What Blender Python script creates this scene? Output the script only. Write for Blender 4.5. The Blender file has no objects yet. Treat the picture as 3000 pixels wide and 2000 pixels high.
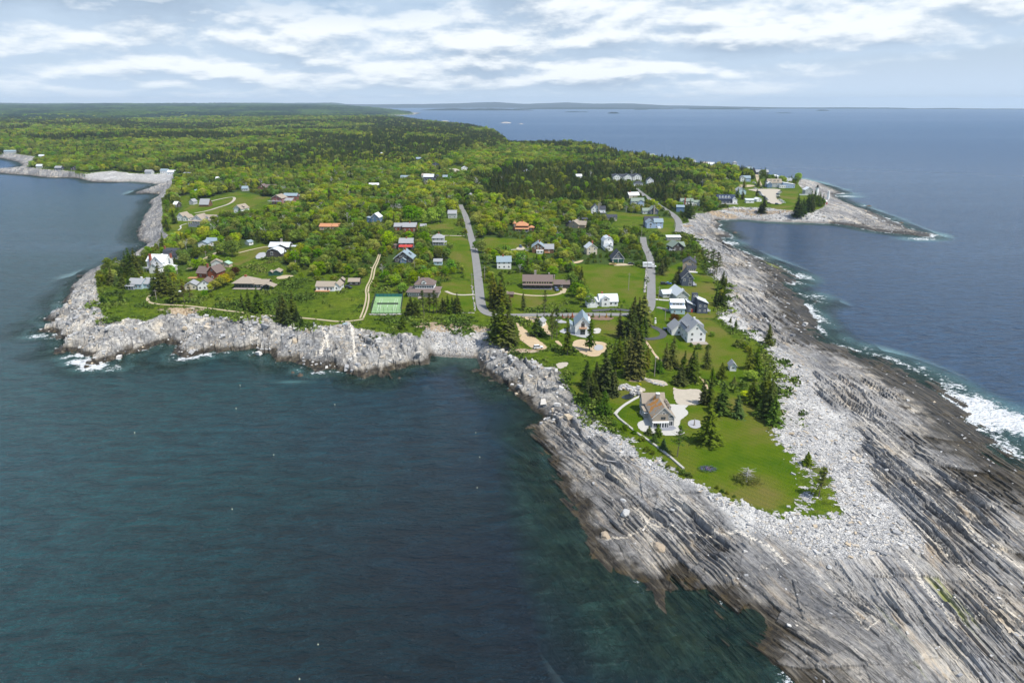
import bpy, math, random
import numpy as np
from mathutils import Vector, Matrix
R=math.radians
random.seed(7); rng=np.random.default_rng(7)
SC=bpy.context.scene; COL=SC.collection
# ---------------------------------------------------------------- camera, sky, sun
CH=115.0; F=2000.0; VH=303.0
PITCH=math.atan((1000-VH)/F); SP,CP=math.sin(PITCH),math.cos(PITCH)
cam=bpy.data.objects.new('camera',bpy.data.cameras.new('camera')); COL.objects.link(cam)
cam.location=(0,0,CH); cam.rotation_euler=(math.pi/2-PITCH,0,0)
cam.data.sensor_width=36; cam.data.lens=24; cam.data.clip_start=1; cam.data.clip_end=60000
SC.camera=cam
SC.view_settings.view_transform='Standard'; SC.view_settings.look='None'
SC.view_settings.exposure=0.35; SC.view_settings.gamma=1
SUN=Vector((0.44,-0.30,0.86)).normalized()
ELEV=math.asin(SUN.z); AZ=math.atan2(SUN.x,SUN.y)
sl=bpy.data.lights.new('sun','SUN'); sl.energy=4.1; sl.angle=R(0.5); sl.color=(1,0.945,0.85)
so=bpy.data.objects.new('sun',sl); COL.objects.link(so); so.location=(200,-100,400)
so.rotation_euler=SUN.to_track_quat('Z','Y').to_euler()
# ---------------------------------------------------------------- node helpers
T=None
def _set(n,i,v):
    if v is None: return
    s=n.inputs[i]
    if isinstance(v,bpy.types.NodeSocket): T.links.new(v,s)
    elif isinstance(v,(tuple,list)):
        v=tuple(v)
        if len(v)==3 and s.type=='RGBA': v=v+(1,)
        s.default_value=v
    elif s.type=='RGBA': s.default_value=(v,v,v,1)
    else: s.default_value=v
def NN(t,**kw):
    n=T.nodes.new('ShaderNode'+t)
    for k,v in kw.items(): setattr(n,k,v)
    return n
def M(op,a,b=None,clamp=False,c=None):
    n=NN('Math',operation=op,use_clamp=clamp); _set(n,0,a); _set(n,1,b); _set(n,2,c); return n.outputs[0]
def V(op,a,b=None,sc=None):
    n=NN('VectorMath',operation=op); _set(n,0,a); _set(n,1,b); _set(n,'Scale',sc) if sc is not None else None
    return n.outputs[1] if op in('LENGTH','DOT_PRODUCT') else n.outputs[0]
def MX(f,a,b,bt='MIX'):
    n=NN('Mix',data_type='RGBA',blend_type=bt); _set(n,0,f); _set(n,6,a); _set(n,7,b); return n.outputs[2]
def MR(v,a,b,c=0.,d=1.,smooth=True):
    n=NN('MapRange',interpolation_type='SMOOTHSTEP' if smooth else 'LINEAR')
    _set(n,0,v); _set(n,1,a); _set(n,2,b); _set(n,3,c); _set(n,4,d); return n.outputs[0]
def AT(name):
    n=NN('Attribute',attribute_name=name); return n.outputs['Fac']
def POS(): return NN('NewGeometry').outputs['Position']
def SEP(v): n=NN('SeparateXYZ'); _set(n,0,v); return n.outputs
def CMB(x,y,z): n=NN('CombineXYZ'); _set(n,0,x); _set(n,1,y); _set(n,2,z); return n.outputs[0]
def NO(v,s,det=3,ro=.55,dist=0,col=False):
    n=NN('TexNoise'); _set(n,'Vector',v); _set(n,'Scale',s); _set(n,'Detail',det); _set(n,'Roughness',ro); _set(n,'Distortion',dist)
    return n.outputs['Color' if col else 'Fac']
def VO(v,s,out='Color',feat='F1'):
    n=NN('TexVoronoi',feature=feat); _set(n,'Vector',v); _set(n,'Scale',s); return n.outputs[out]
def RA(f,st):
    n=NN('ValToRGB'); _set(n,0,f); e=n.color_ramp.elements
    while len(e)<len(st): e.new(.5)
    for i,(p,c) in enumerate(st): e[i].position=p; e[i].color=tuple(c)+(1,)
    return n.outputs[0]
def BW(c): n=NN('RGBToBW'); _set(n,0,c); return n.outputs[0]
def newmat(name):
    global T
    m=bpy.data.materials.new(name); m.use_nodes=True; T=m.node_tree; T.nodes.clear(); return m
def finish(col,rough=.8,bump=None,bs=.3,bd=.1,spec=.3,metal=0):
    b=NN('BsdfPrincipled'); _set(b,'Base Color',col); _set(b,'Roughness',rough); _set(b,'Specular IOR Level',spec); _set(b,'Metallic',metal)
    if bump is not None:
        q=NN('Bump'); _set(q,'Height',bump); _set(q,'Strength',bs); _set(q,'Distance',bd); _set(b,'Normal',q.outputs[0])
    o=NN('OutputMaterial'); T.links.new(b.outputs[0],o.inputs[0]); return b
# world
w=bpy.data.worlds.new('World'); SC.world=w; w.use_nodes=True; T=w.node_tree; T.nodes.clear()
g=NN('TexCoord').outputs['Generated']; gx,gy,gz=SEP(g)
zc=M('MAXIMUM',gz,0.004)
sky=NN('TexSky',sky_type='NISHITA',sun_disc=False,sun_elevation=ELEV,sun_rotation=AZ,altitude=100,air_density=1.0,dust_density=1.2,ozone_density=1.5)
_set(sky,0,CMB(gx,gy,zc))
az=M('ARCTAN2',gx,gy); el=M('ARCSINE',gz)          # radians
elw=M('POWER',M('MAXIMUM',el,0.0),0.75)
def cl(off,det=7):
    e_=M('ADD',elw,off); v=CMB(M('MULTIPLY',az,8.),M('MULTIPLY',e_,17.0),1.7)
    a=NO(v,.85,det,.57,.1); b=NO(CMB(M('MULTIPLY',az,3.),M('MULTIPLY',e_,10.0),7.9),1.0,4,.5)
    return M('ADD',M('MULTIPLY',a,.55),M('MULTIPLY',b,.52))
n0=cl(0.0); n1=cl(0.016)
# coverage: heavy to the left and high up, open blue low on the right
right=MR(az,0.18,0.55)
low=MR(el,0.075,0.018)
cov=M('SUBTRACT',M('SUBTRACT',0.25,M('MULTIPLY',right,M('ADD',M('MULTIPLY',low,0.30),0.03))),M('MULTIPLY',MR(el,0.02,0.0),0.05))
dens=MR(M('ADD',n0,cov),0.56,0.72)
lit=MR(M('SUBTRACT',n0,n1),-0.06,0.06)
dark=M('MULTIPLY',MR(az,0.06,-0.25),MR(el,0.085,0.135))
shade=M('SUBTRACT',lit,M('MULTIPLY',dark,0.95),clamp=True)
thick=MR(M('ADD',n0,cov),0.66,0.95)
ccol=MX(shade,MX(thick,(4.6,5.7,7.0),(3.0,3.9,5.1)),(7.9,8.3,8.6))
hz=MR(el,0.035,0.0)
base=MX(MR(el,0.12,0.0),MX(.4,sky.outputs[0],(2.3,3.5,5.9)),(5.0,6.1,7.5))
c1=MX(M('MULTIPLY',dens,MR(el,0.0,0.018,.45,.97)),base,ccol)
c2=MX(M('MULTIPLY',hz,0.55),c1,(5.3,6.3,7.4))
isup=MR(el,.16,.5)                                # overhead: broken cloud, mostly plain sky
c3=MX(isup,c2,MX(.38,sky.outputs[0],(4.9,5.1,5.3)))
c3=MX(M('MULTIPLY',MR(el,.22,.55),MR(el,1.25,.95)),c3,MX(1,c3,(.62,.82,1.1),'MULTIPLY'))
bg=NN('Background'); _set(bg,0,MX(MR(el,.16,.3),MX(1,c3,(.84,.84,.84),'MULTIPLY'),c3)); _set(bg,1,0.12)
o=NN('OutputWorld'); T.links.new(bg.outputs[0],o.inputs[0])
# ---------------------------------------------------------------- geometry of the view
def unproj(u,v,z=0.0):
    t=(v-1000)/F; dz=CH-z; Y=dz*(CP-t*SP)/(SP+t*CP); zc_=Y*CP+dz*SP
    return ((u-1500)/F*zc_,Y)
def sstep(a,b,x):
    t=np.clip((x-a)/(b-a),0,1); return t*t*(3-2*t)
def hsh(i,j,k=0):
    n=(i.astype(np.int64)*374761393+j.astype(np.int64)*668265263+k*974634777)&0x7fffffff
    n=((n^(n>>13))*1274126177)&0x7fffffff
    n=((n^(n>>16))*1911520717)&0x7fffffff
    return ((n^(n>>15))&0xffffff)/float(0xffffff)
def vn(x,y,k=0):
    xi=np.floor(x); yi=np.floor(y); fx=x-xi; fy=y-yi; fx=fx*fx*(3-2*fx); fy=fy*fy*(3-2*fy)
    a=hsh(xi,yi,k); b=hsh(xi+1,yi,k); c=hsh(xi,yi+1,k); d=hsh(xi+1,yi+1,k)
    return a+(b-a)*fx+(c-a)*fy+(a-b-c+d)*fx*fy
def fbm(x,y,k=0,o=4):
    r=0;a=.5
    for i in range(o): r=r+a*vn(x,y,k+i*17); x=x*2.03+3.1; y=y*2.03+1.7; a*=.5
    return r
def seg_dist(px,py,poly,closed=True):
    P=np.array(poly,float); Q=np.roll(P,-1,0) if closed else P[1:]; P=P if closed else P[:-1]
    best=np.full(px.shape,1e18)
    for (ax,ay),(bx,by) in zip(P,Q):
        dx,dy=bx-ax,by-ay; l=dx*dx+dy*dy
        if l<1e-9: continue
        t=np.clip(((px-ax)*dx+(py-ay)*dy)/l,0,1)
        d=(px-ax-t*dx)**2+(py-ay-t*dy)**2
        np.minimum(best,d,out=best)
    return np.sqrt(best)
def inside(px,py,poly):
    P=np.array(poly,float); r=np.zeros(px.shape,bool); j=len(P)-1
    for i in range(len(P)):
        xi,yi=P[i]; xj,yj=P[j]
        if yi!=yj:
            r^=((yi>py)!=(yj>py))&(px<(xj-xi)*(py-yi)/(yj-yi)+xi)
        j=i
    return r
def sdist(px,py,poly):
    d=seg_dist(px,py,poly); return np.where(inside(px,py,poly),d,-d)
def U(pts,z=0.0): return [unproj(a,b,z) for a,b in pts]
def zm(pts,x0,y0,k): return [(x0+a/k,y0+b/k) for a,b in pts]
# ---------------------------------------------------------------- coast (traced on the water plane)
west=[(2330,2010),(2297,2000),(2253,1942),(2208,1891),(2240,1840),(2221,1802),(2163,1776),(2112,1744),(2042,1719),(2004,1674),(1962,1680),(1956,1808),(1921,1776),
(1883,1700),(1844,1680),(1800,1655),(1755,1623),(1742,1566),(1710,1508),(1691,1470),(1653,1438),(1647,1400),(1623,1368),(1634,1337),(1612,1320),(1590,1280),(1567,1252),(1579,1238),
(1594,1222),(1589,1212),(1563,1207),(1553,1189),(1512,1166),(1477,1151),(1474,1128),(1454,1115),(1431,1095),(1415,1085),(1400,1058),(1398,1048),(1359,1048),(1300,1047),(1264,1042),(1261,1068),
(1228,1070),(1199,1070),(1175,1082),(1139,1088),(1121,1106),(1097,1094),(1062,1106),(1032,1100),(1014,1088),(978,1082),(931,1088),(883,1070),(853,1058),(800,1058),(794,1036),
(764,1042),(737,1040),(734,1025),(681,1028),(621,1028),(568,1046),(520,1055),(514,1034),(526,1011),(478,1005),(431,1017),(407,1034),(377,1034),(356,1073),(342,1070),(346,1055),(312,1064),
(276,1070),(246,1067),(252,1046),(222,1028),(175,1028),(181,1005),(175,978),(97,972),(145,955),(170,945),(115,939),(139,925),(193,910),(181,886),(205,850),(250,805),(300,791),(327,783),(380,750),(405,733),
(443,716),(407,705),(399,694),(410,664),(402,690),(411,661),(421,633),(446,604),(437,591),(466,575),(469,569),(430,567),(395,569),(402,562),(446,550),(466,540),(383,532),(351,534),
(271,535),(252,527),(223,521),(137,521),(96,515),(0,508),(-200,507),(-900,500),(-1600,520)]
sil=[(1229,350),(1270,355),(1338,360),(1389,365),(1433,375),(1460,382),(1481,396),(1495,406),(1508,409),(1559,409),(1593,406),(1644,408),(1695,409),(1746,414),(1780,421),(1814,430),(1848,435),(1900,440),
(1960,449),(2030,458),(2100,466),(2160,472),(2220,480),(2260,492),(2300,505)]
east=[(2347,523),(2398,536),(2440,552),(2468,566),(2440,570),(2468,590),(2500,602),(2551,619),(2580,632),(2620,650),(2670,672),(2725,685),(2730,695),(2680,690),(2620,684),(2560,676),(2500,664),(2450,656),(2380,653),
(2310,651),(2242,649),(2178,643),(2146,643),(2095,646),(2106,655),(2102,671),(2125,680),(2143,695),(2108,694),(2118,709),(2153,728),(2188,744),(2235,762),(2268,773),(2296,792),(2331,811),(2325,827),(2310,845),(2345,865),(2400,886),(2353,889),
(2368,930),(2395,942),(2380,953),(2410,984),(2430,1007),(2475,1018),(2525,1036),(2582,1045),(2644,1070),(2697,1095),(2758,1133),(2820,1179),(2850,1225),(2900,1255),(2927,1298),(3000,1351),(3150,1440),(3450,1600),(3500,2400),(2700,2400)]
far_back=[(-22000,700),(-22000,22000),(-4500,22000)]
COAST=U(west)+far_back+[unproj(1060,326,0),unproj(1180,327.5,0),unproj(1234,331,0),unproj(1215,336,0),unproj(1120,341,0)]+[ (a*1.012,b*1.012) for a,b in U(sil,20.)]+U(east)
POOL=U([(-300,470),(0,463),(50,474),(66,484),(40,497),(-300,492)])
# vegetation edge, traced at the height of the bank
ZG=7.5
veg_w=[(1991,655),(2019,652),(2016,636),(2038,623),(2064,623),(2102,617),(2146,606),(2242,607),(2306,616),(2363,626),(2411,607),(2424,591),(2400,572),(2354,559),(2338,537),(2345,521)]
veg=[(302,780),(283,827),(286,855),(291,885),(302,929),(341,951),(366,943),(405,943),(432,948),(454,940),(485,924),(488,915),(526,913),(573,907),(576,924),(609,932),(642,937),(725,932),(786,943),(805,954),(858,957),
(883,962),(938,968),(1010,957),(1029,954),(1038,968),(1104,979),(1145,987),(1201,982),(1231,998),(1242,971),(1311,957),(1353,951),(1361,984),(1380,978),(1394,967),(1423,962),(1437,998),(1468,1005),(1497,1012),(1492,1032),
(1524,1043),(1548,1050),(1579,1054),(1597,1070),(1624,1065),(1646,1085),(1660,1114),(1675,1146),(1687,1161),(1730,1192),(1753,1222),(1784,1249),(1849,1280),(1883,1330),(1929,1330),(1967,1364),(1983,1383),(2029,1398),
(2090,1429),(2155,1452),(2212,1475),(2251,1487),(2327,1487),(2355,1456),(2360,1431),(2383,1405),(2362,1374),(2329,1344),(2329,1323),(2301,1303),(2276,1278),(2263,1249),(2283,1229),(2291,1201),(2270,1163),(2277,1141),
(2272,1090),(2269,1049),(2242,1003),(2205,985),(2184,965),(2140,950),(2108,925),(2100,905),(2118,893),(2131,851),(2106,818),(2072,795),(2076,772),(2070,755),(2053,727),(2041,705),(2013,690),(2001,688),(1990,670)]
veg_left=[(420,760),(455,728),(485,715),(500,700),(480,685),(476,660),(478,630),(475,610),(475,590),(495,570),(505,548),(512,530),(505,512),(440,514),(380,512),(330,505),(250,512),(218,506),(130,500),(75,492),(100,485),(170,475),(140,470),(100,462),(40,453),(-40,452),(-400,455),(-1600,480)]
VEG=U(veg,ZG)+U(veg_w,ZG)+[(a*.99,b*.99) for a,b in U(sil[::-1],20.)]+[unproj(1120,339,10),unproj(1215,333,10),(-4300,21500),(-21500,21500),(-21500,1200)]+U(veg_left[::-1],ZG)
G2=U(zm([(1500,820),(1580,860),(1660,960),(1700,1100),(1740,1250),(1810,1360),(1700,1430),(1550,1440),(1400,1420),(1300,1390),(1120,1350),(1250,1330),(1400,1330),(1500,1260),(1500,1150),(1470,1060),(1500,950)],2000,1150,3.92),5.5)
LAWNS=[U(l,ZG) for l in [
 [(1700,1080),(1790,1090),(1800,1110),(1900,1105),(2100,1130),(2290,1200),(2270,1250),(2300,1300),(2330,1350),(2350,1450),(2250,1487),(2090,1429),(1985,1385),(1880,1300),(1800,1235),(1815,1195),(1740,1160),(1690,1150),(1670,1110)],
 [(1880,925),(2080,930),(2110,950),(2180,1010),(2200,1060),(2190,1110),(2080,1110),(1960,1060),(1900,1010),(1880,960)],
 [(1740,935),(1870,945),(1860,990),(1800,985),(1740,975)],
 [(1480,842),(1530,830),(1650,846),(1660,870),(1600,882),(1545,905),(1485,905)],
 [(1665,780),(1700,772),(1890,782),(1887,822),(1880,885),(1700,880),(1720,830)],
 [(1915,800),(2000,760),(2090,800),(2100,880),(2120,900),(2090,925),(1920,925)],
 [(1180,868),(1200,868),(1198,915),(1176,918)],
 [(1290,840),(1370,832),(1385,838),(1392,915),(1250,915),(1300,870)],
 [(1180,680),(1330,672),(1330,688),(1180,692)],[(1260,745),(1330,700),(1385,720),(1392,760),(1380,830),(1290,740)],
 [(500,650),(560,610),(600,600),(700,570),(800,590),(720,625),(640,650),(560,672),(520,690),(490,670)],
 [(2340,560),(2330,605),(2260,615),(2250,560)],[(1400,745),(1420,705),(1540,705),(1540,740)],
 [(1760,640),(1790,620),(1980,640),(1960,700),(1900,650)],[(620,760),(770,722),(800,740),(700,790)],
]]
DEBRIS=[U([(a*1.2755,b*1.2755) for a,b in [(1650,690),(1730,745),(1850,850),(1955,960),(2005,1080),(2110,1230),(2080,1290),(1930,1290),(1780,1240),(1620,1160),(1500,1095),(1440,1050),(1360,990),(1330,955),(1310,930),(1400,900),(1600,900),(1650,740)]],5.),
 U([(1250,975),(1400,972),(1425,990),(1404,1060),(1262,1052)],3.), U([(2050,625),(2200,608),(2400,630),(2440,652),(2240,655),(2150,650),(2110,640)],2.),
 U([(250,513),(440,513),(510,530),(505,545),(440,536),(250,528)],1.), U([(1990,660),(2040,690),(2090,760),(2130,850),(2160,930),(2220,980),(2160,980),(2060,900),(2060,800),(1990,700)],5.)]
SOIL=[(1311,968,16,4.5),(1270,975,10,4),(1400,975,10,4),(520,925,11,3.5),(560,925,9,3.5),(2110,625,22,7),(2170,617,22,7),(2240,622,25,7),(2290,622,15,6),(1530,1035,8,3),(2005,664,10,3),(1860,1120,3,2)]
# ---------------------------------------------------------------- distance fields on a coarse polar lattice
TH0,TH1=-R(53),R(53); NTH,NRR=560,900; LR0,LR1=math.log(55.),math.log(23000.)
_th=np.linspace(TH0,TH1,NTH); _lr=np.linspace(LR0,LR1,NRR)
_LR,_TH=np.meshgrid(_lr,_th,indexing='ij'); _X=np.exp(_LR)*np.sin(_TH); _Y=np.exp(_LR)*np.cos(_TH)
fc=sdist(_X,_Y,COAST); fc=np.minimum(fc,-sdist(_X,_Y,POOL))
fg=sdist(_X,_Y,VEG); fg=np.minimum(np.maximum(fg,sdist(_X,_Y,G2)),fc-1.0)
def multi(polys):
    m=None
    for p in polys:
        d=sdist(_X,_Y,p); m=d if m is None else np.maximum(m,d)
    return m
fl=multi(LAWNS); fd=multi(DEBRIS)
def look(fld,x,y):
    r=np.hypot(x,y); a=(np.arctan2(x,y)-TH0)/(TH1-TH0)*(NTH-1); b=(np.log(np.maximum(r,1.))-LR0)/(LR1-LR0)*(NRR-1)
    a=np.clip(a,0,NTH-1.001); b=np.clip(b,0,NRR-1.001); i=a.astype(int); j=b.astype(int); fa=a-i; fb=b-j
    return (fld[j,i]*(1-fa)+fld[j,i+1]*fa)*(1-fb)+(fld[j+1,i]*(1-fa)+fld[j+1,i+1]*fa)*fb
def slabs(s,t,w,L,k,tilt=.7,tone=False):
    a=s/w+1.3*vn(t/(L*2.3),s/(w*6),k)+.25*vn(t/(L*.5),s/w,k+1); i=np.floor(a); fr=a-i
    b=t/L+hsh(i,i*0,k+2)*9+.35*vn(s/w*.7,t/L*2,k+3); j=np.floor(b); fb=b-j
    if tone: return hsh(i,j,k+8)
    return (hsh(i,j,k+4)-.5)+tilt*(.5-fr)+(hsh(i,j,k+5)-.5)*(fb-.5)*.8
def soilmask(x,y):
    m=np.zeros(np.shape(x))
    for u,v,rx,ry in SOIL:
        cx,cy=unproj(u,v,ZG-2); m=np.maximum(m,np.exp(-(((x-cx)/rx)**2+((y-cy)/ry)**2)))
    return m
def strat(x,y):
    # bedding strikes away from the camera, leaning more on the western side
    ww=fbm(x/40,y/40,91,3)*10
    B=sstep(62,96,x+.12*(y-150)+ww-4)
    sA=x+.46*y; tA=y-.46*x; sB=x+.07*y; tB=y-.07*x
    return sA,tA,sB,tB,B
def terrain(x,y,detail=True,full=False):
    x=np.asarray(x,float); y=np.asarray(y,float); r=np.hypot(x,y)
    dc=look(fc,x,y); dg=look(fg,x,y); dd=look(fd,x,y)
    zg=6.2+3.0*sstep(30,-60,x)+1.0*sstep(500,650,y)
    cl_=sstep(60,10,x)*sstep(235,262,y)*sstep(480,400,y)*(1-sstep(-3,3,look(fd,x,y))*sstep(60,-20,x))
    n1=fbm(x/14,y/14,3,4)-.47
    dcn=dc+n1*4*sstep(60,20,np.abs(dc))
    gap=np.maximum(-dg,0); t=np.clip(dcn/(np.maximum(dcn,0)+gap+1e-3),0,1)
    f0=t**(.85+.6*sstep(90,130,x)*sstep(560,480,y)); f1=1-(1-t)**2.4
    z_rock=zg*(f0*(1-cl_)+f1*cl_)
    zsea=np.maximum(dcn*(.22-.10*sstep(240,180,y)*sstep(-10,10,x)),-7.5)
    zin=zg+np.minimum(np.maximum(dg,0)*.012,3)+.5*(fbm(x/60,y/60,11,3)-.45)*sstep(0,10,dg)
    big=sstep(900,2600,r)*(fbm(x/700,y/700,21,3)-.2)*38*sstep(0,350,dg)
    hills=sstep(3500,12500,r)*(58+62*(fbm(x/2600,y/2600,31,4)-.45)*1.6)*sstep(0,900,dg)
    zl=np.where(dg>0,zin+big+hills,z_rock)
    z=np.where(dcn>0,zl,zsea)
    if not detail: return z
    sA,tA,sB,tB,B=strat(x,y)
    rock=(1-sstep(-1.2,.6,dg+(vn(x/2.,y/2.,5)-.5)*2))*sstep(-26,-6,dcn)
    deb=sstep(-3,3,dd+(fbm(x/9,y/9,55,3)-.47)*16)
    amp=rock*(1-.86*deb)*sstep(2500,1200,r)
    cA=(slabs(sA,tA,5.2,17,100)*.75+slabs(sA,tA,1.7,9,110)*.42+slabs(sA,tA,.62,6,120)*.17)
    cB=(slabs(sB,tB,5.6,26,200)*.55+slabs(sB,tB,1.9,12,210)*.5+slabs(sB,tB,.7,7,220)*.2)
    cC=slabs(sA+5*vn(x/9,y/9,7),tA+4*vn(y/8,x/8,8),7.5,8,300,.5)*1.7+slabs(sA+2*vn(x/5,y/5,9),tA,2.6,5.5,310,.6)*.75+slabs(tA+sA*.4,sA,3.8,5,320,.5)*.55+(fbm(x/16,y/16,340,2)-.47)*4.5
    jt=slabs(tA*.86+sA*.5,sA*.86-tA*.5,13,22,400,.25)*.75+slabs(tA*.9-sA*.45,sA,5,6,410,.2)*.28
    c=(cA*(1-B)+cB*B)*(.35+1.5*sstep(.30,.62,fbm(x/17,y/26,430,3)))+jt; c=c*(1-cl_)+cC*cl_
    env=.35+.65*sstep(-.5,2.5,z)
    env=np.where(dcn<0,.7,env)
    z=z+c*amp*env*(.75+.9*fbm(x/22,y/22,66,2))
    z=z+rock*deb*(fbm(x/2.2,y/2.2,77,4)-.47)*.7
    far=sstep(3300,5200,r)*sstep(0,60,dg)
    z=z+far*(5+9*vn(x/28,y/60,88)+7*vn(x/13,y/25,89)+14*fbm(x/300,y/300,90,3))      # closed canopy of the distant woods
    if full:
        tn=[(slabs(a,b,w1,l1,k1,tone=True)*.45+slabs(a,b,w2,l2,k2,tone=True)*.35+slabs(a,b,w3,l3,k3,tone=True)*.2) for a,b,w1,l1,k1,w2,l2,k2,w3,l3,k3 in ((sA,tA,5.2,17,100,1.7,9,110,.62,6,120),(sB,tB,5.6,26,200,1.9,12,210,.7,7,220))]
        tc=slabs(sA+5*vn(x/9,y/9,7),tA+4*vn(y/8,x/8,8),7.5,8,300,tone=True)*.3+slabs(sA+2*vn(x/5,y/5,9),tA,2.6,4.5,310,tone=True)*.45+slabs(sA,tA,.9,3,330,tone=True)*.25
        return z,dc,dg,dd,B,sA,tA,sB,tB,rock,deb,far,(tn[0]*(1-B)+tn[1]*B)*(1-cl_)+tc*cl_,cl_
    return z
def H1(x,y): return float(terrain(np.array([x]),np.array([y]),detail=False)[0])
def P(u,v,dz=0):
    z=8.
    for _ in range(14):
        x,y=unproj(u,v,z+dz); z=.5*z+.5*H1(x,y)
    return Vector((x,y,H1(x,y)))
def PL(u,v):
    p=P(u,v)
    while v<640 and float(look(fc,np.array([p.x]),np.array([p.y]))[0])<9: v+=3; p=P(u,v)
    return p
def ztop(Y,vt):
    t=(vt-1000)/F; return CH-Y*(SP+t*CP)/(CP-t*SP)
def mpp(p): return (p.y*CP+(CH-p.z)*SP)/F
# ---------------------------------------------------------------- mesh helpers
def tag(o,label=None,cat=None,group=None,kind=None):
    if label:
        wds=label.split(); o['label']=' '.join(wds[:16])
    if cat: o['category']=cat
    if group: o['group']=group
    if kind: o['kind']=kind
    return o
def empty(name,loc,rz=0,sc=1):
    o=bpy.data.objects.new(name,None); COL.objects.link(o); o.location=loc; o.rotation_euler=(0,0,rz); o.scale=(sc,sc,sc) if not isinstance(sc,tuple) else sc
    o.empty_display_size=.5; return o
def link(name,me,parent=None,mat=None):
    if mat and not me.materials: me.materials.append(mat)
    o=bpy.data.objects.new(name,me); COL.objects.link(o)
    if parent: o.parent=parent
    return o
class MB:
    def __init__(s): s.v=[]; s.f=[]
    def add(s,vs,fs):
        b=len(s.v); s.v+= [tuple(v) for v in vs]; s.f+=[tuple(b+i for i in f) for f in fs]; return s
    def box(s,x0,x1,y0,y1,z0,z1):
        return s.add([(x0,y0,z0),(x1,y0,z0),(x1,y1,z0),(x0,y1,z0),(x0,y0,z1),(x1,y0,z1),(x1,y1,z1),(x0,y1,z1)],
            [(3,2,1,0),(4,5,6,7),(0,1,5,4),(1,2,6,5),(2,3,7,6),(3,0,4,7)])
    def ext(s,prof,ax,a,b):
        # closed profile (p,z) extruded along ax from a to b
        n=len(prof); vs=[((p,a,z) if ax=='y' else (a,p,z)) for p,z in prof]+[((p,b,z) if ax=='y' else (b,p,z)) for p,z in prof]
        fs=[tuple(range(n))[::-1],tuple(range(n,2*n))]+[(i,(i+1)%n,n+(i+1)%n,n+i) for i in range(n)]
        return s.add(vs,fs)
    def cone(s,x,y,z0,z1,r0,r1,n=8):
        vs=[(x+r0*math.cos(2*math.pi*i/n),y+r0*math.sin(2*math.pi*i/n),z0) for i in range(n)]+[(x+r1*math.cos(2*math.pi*i/n),y+r1*math.sin(2*math.pi*i/n),z1) for i in range(n)]
        return s.add(vs,[tuple(range(n))[::-1],tuple(range(n,2*n))]+[(i,(i+1)%n,n+(i+1)%n,n+i) for i in range(n)])
    def tube(s,a,b,ra,rb,n=5):
        a=Vector(a); b=Vector(b); d=(b-a); q=d.to_track_quat('Z','Y')
        vs=[a+q@Vector((ra*math.cos(6.2832*i/n),ra*math.sin(6.2832*i/n),0)) for i in range(n)]+[b+q@Vector((rb*math.cos(6.2832*i/n),rb*math.sin(6.2832*i/n),0)) for i in range(n)]
        return s.add(vs,[tuple(range(n))[::-1],tuple(range(n,2*n))]+[(i,(i+1)%n,n+(i+1)%n,n+i) for i in range(n)])
    def mesh(s,name):
        me=bpy.data.meshes.new(name); me.from_pydata(s.v,[],s.f); me.validate(); 
        import bmesh
        bm=bmesh.new(); bm.from_mesh(me); bmesh.ops.recalc_face_normals(bm,faces=bm.faces); bm.to_mesh(me); bm.free(); return me
    def build(s,name,mat,parent=None):
        return link(name,s.mesh(name),parent,mat)
def npmesh(name,verts,quads,smooth=None):
    me=bpy.data.meshes.new(name); nv=len(verts); nf=len(quads); k=quads.shape[1]
    me.vertices.add(nv); me.vertices.foreach_set('co',np.ascontiguousarray(verts,dtype=np.float32).ravel())
    me.loops.add(nf*k); me.loops.foreach_set('vertex_index',np.ascontiguousarray(quads,dtype=np.int32).ravel())
    me.polygons.add(nf); me.polygons.foreach_set('loop_start',np.arange(0,nf*k,k,dtype=np.int32))
    me.polygons.foreach_set('use_smooth',np.ones(nf,bool) if smooth is None else smooth)
    me.update(calc_edges=True); return me
def fattr(me,name,arr):
    a=me.attributes.new(name,'FLOAT','POINT'); a.data.foreach_set('value',np.ascontiguousarray(arr,dtype=np.float32))
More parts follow.
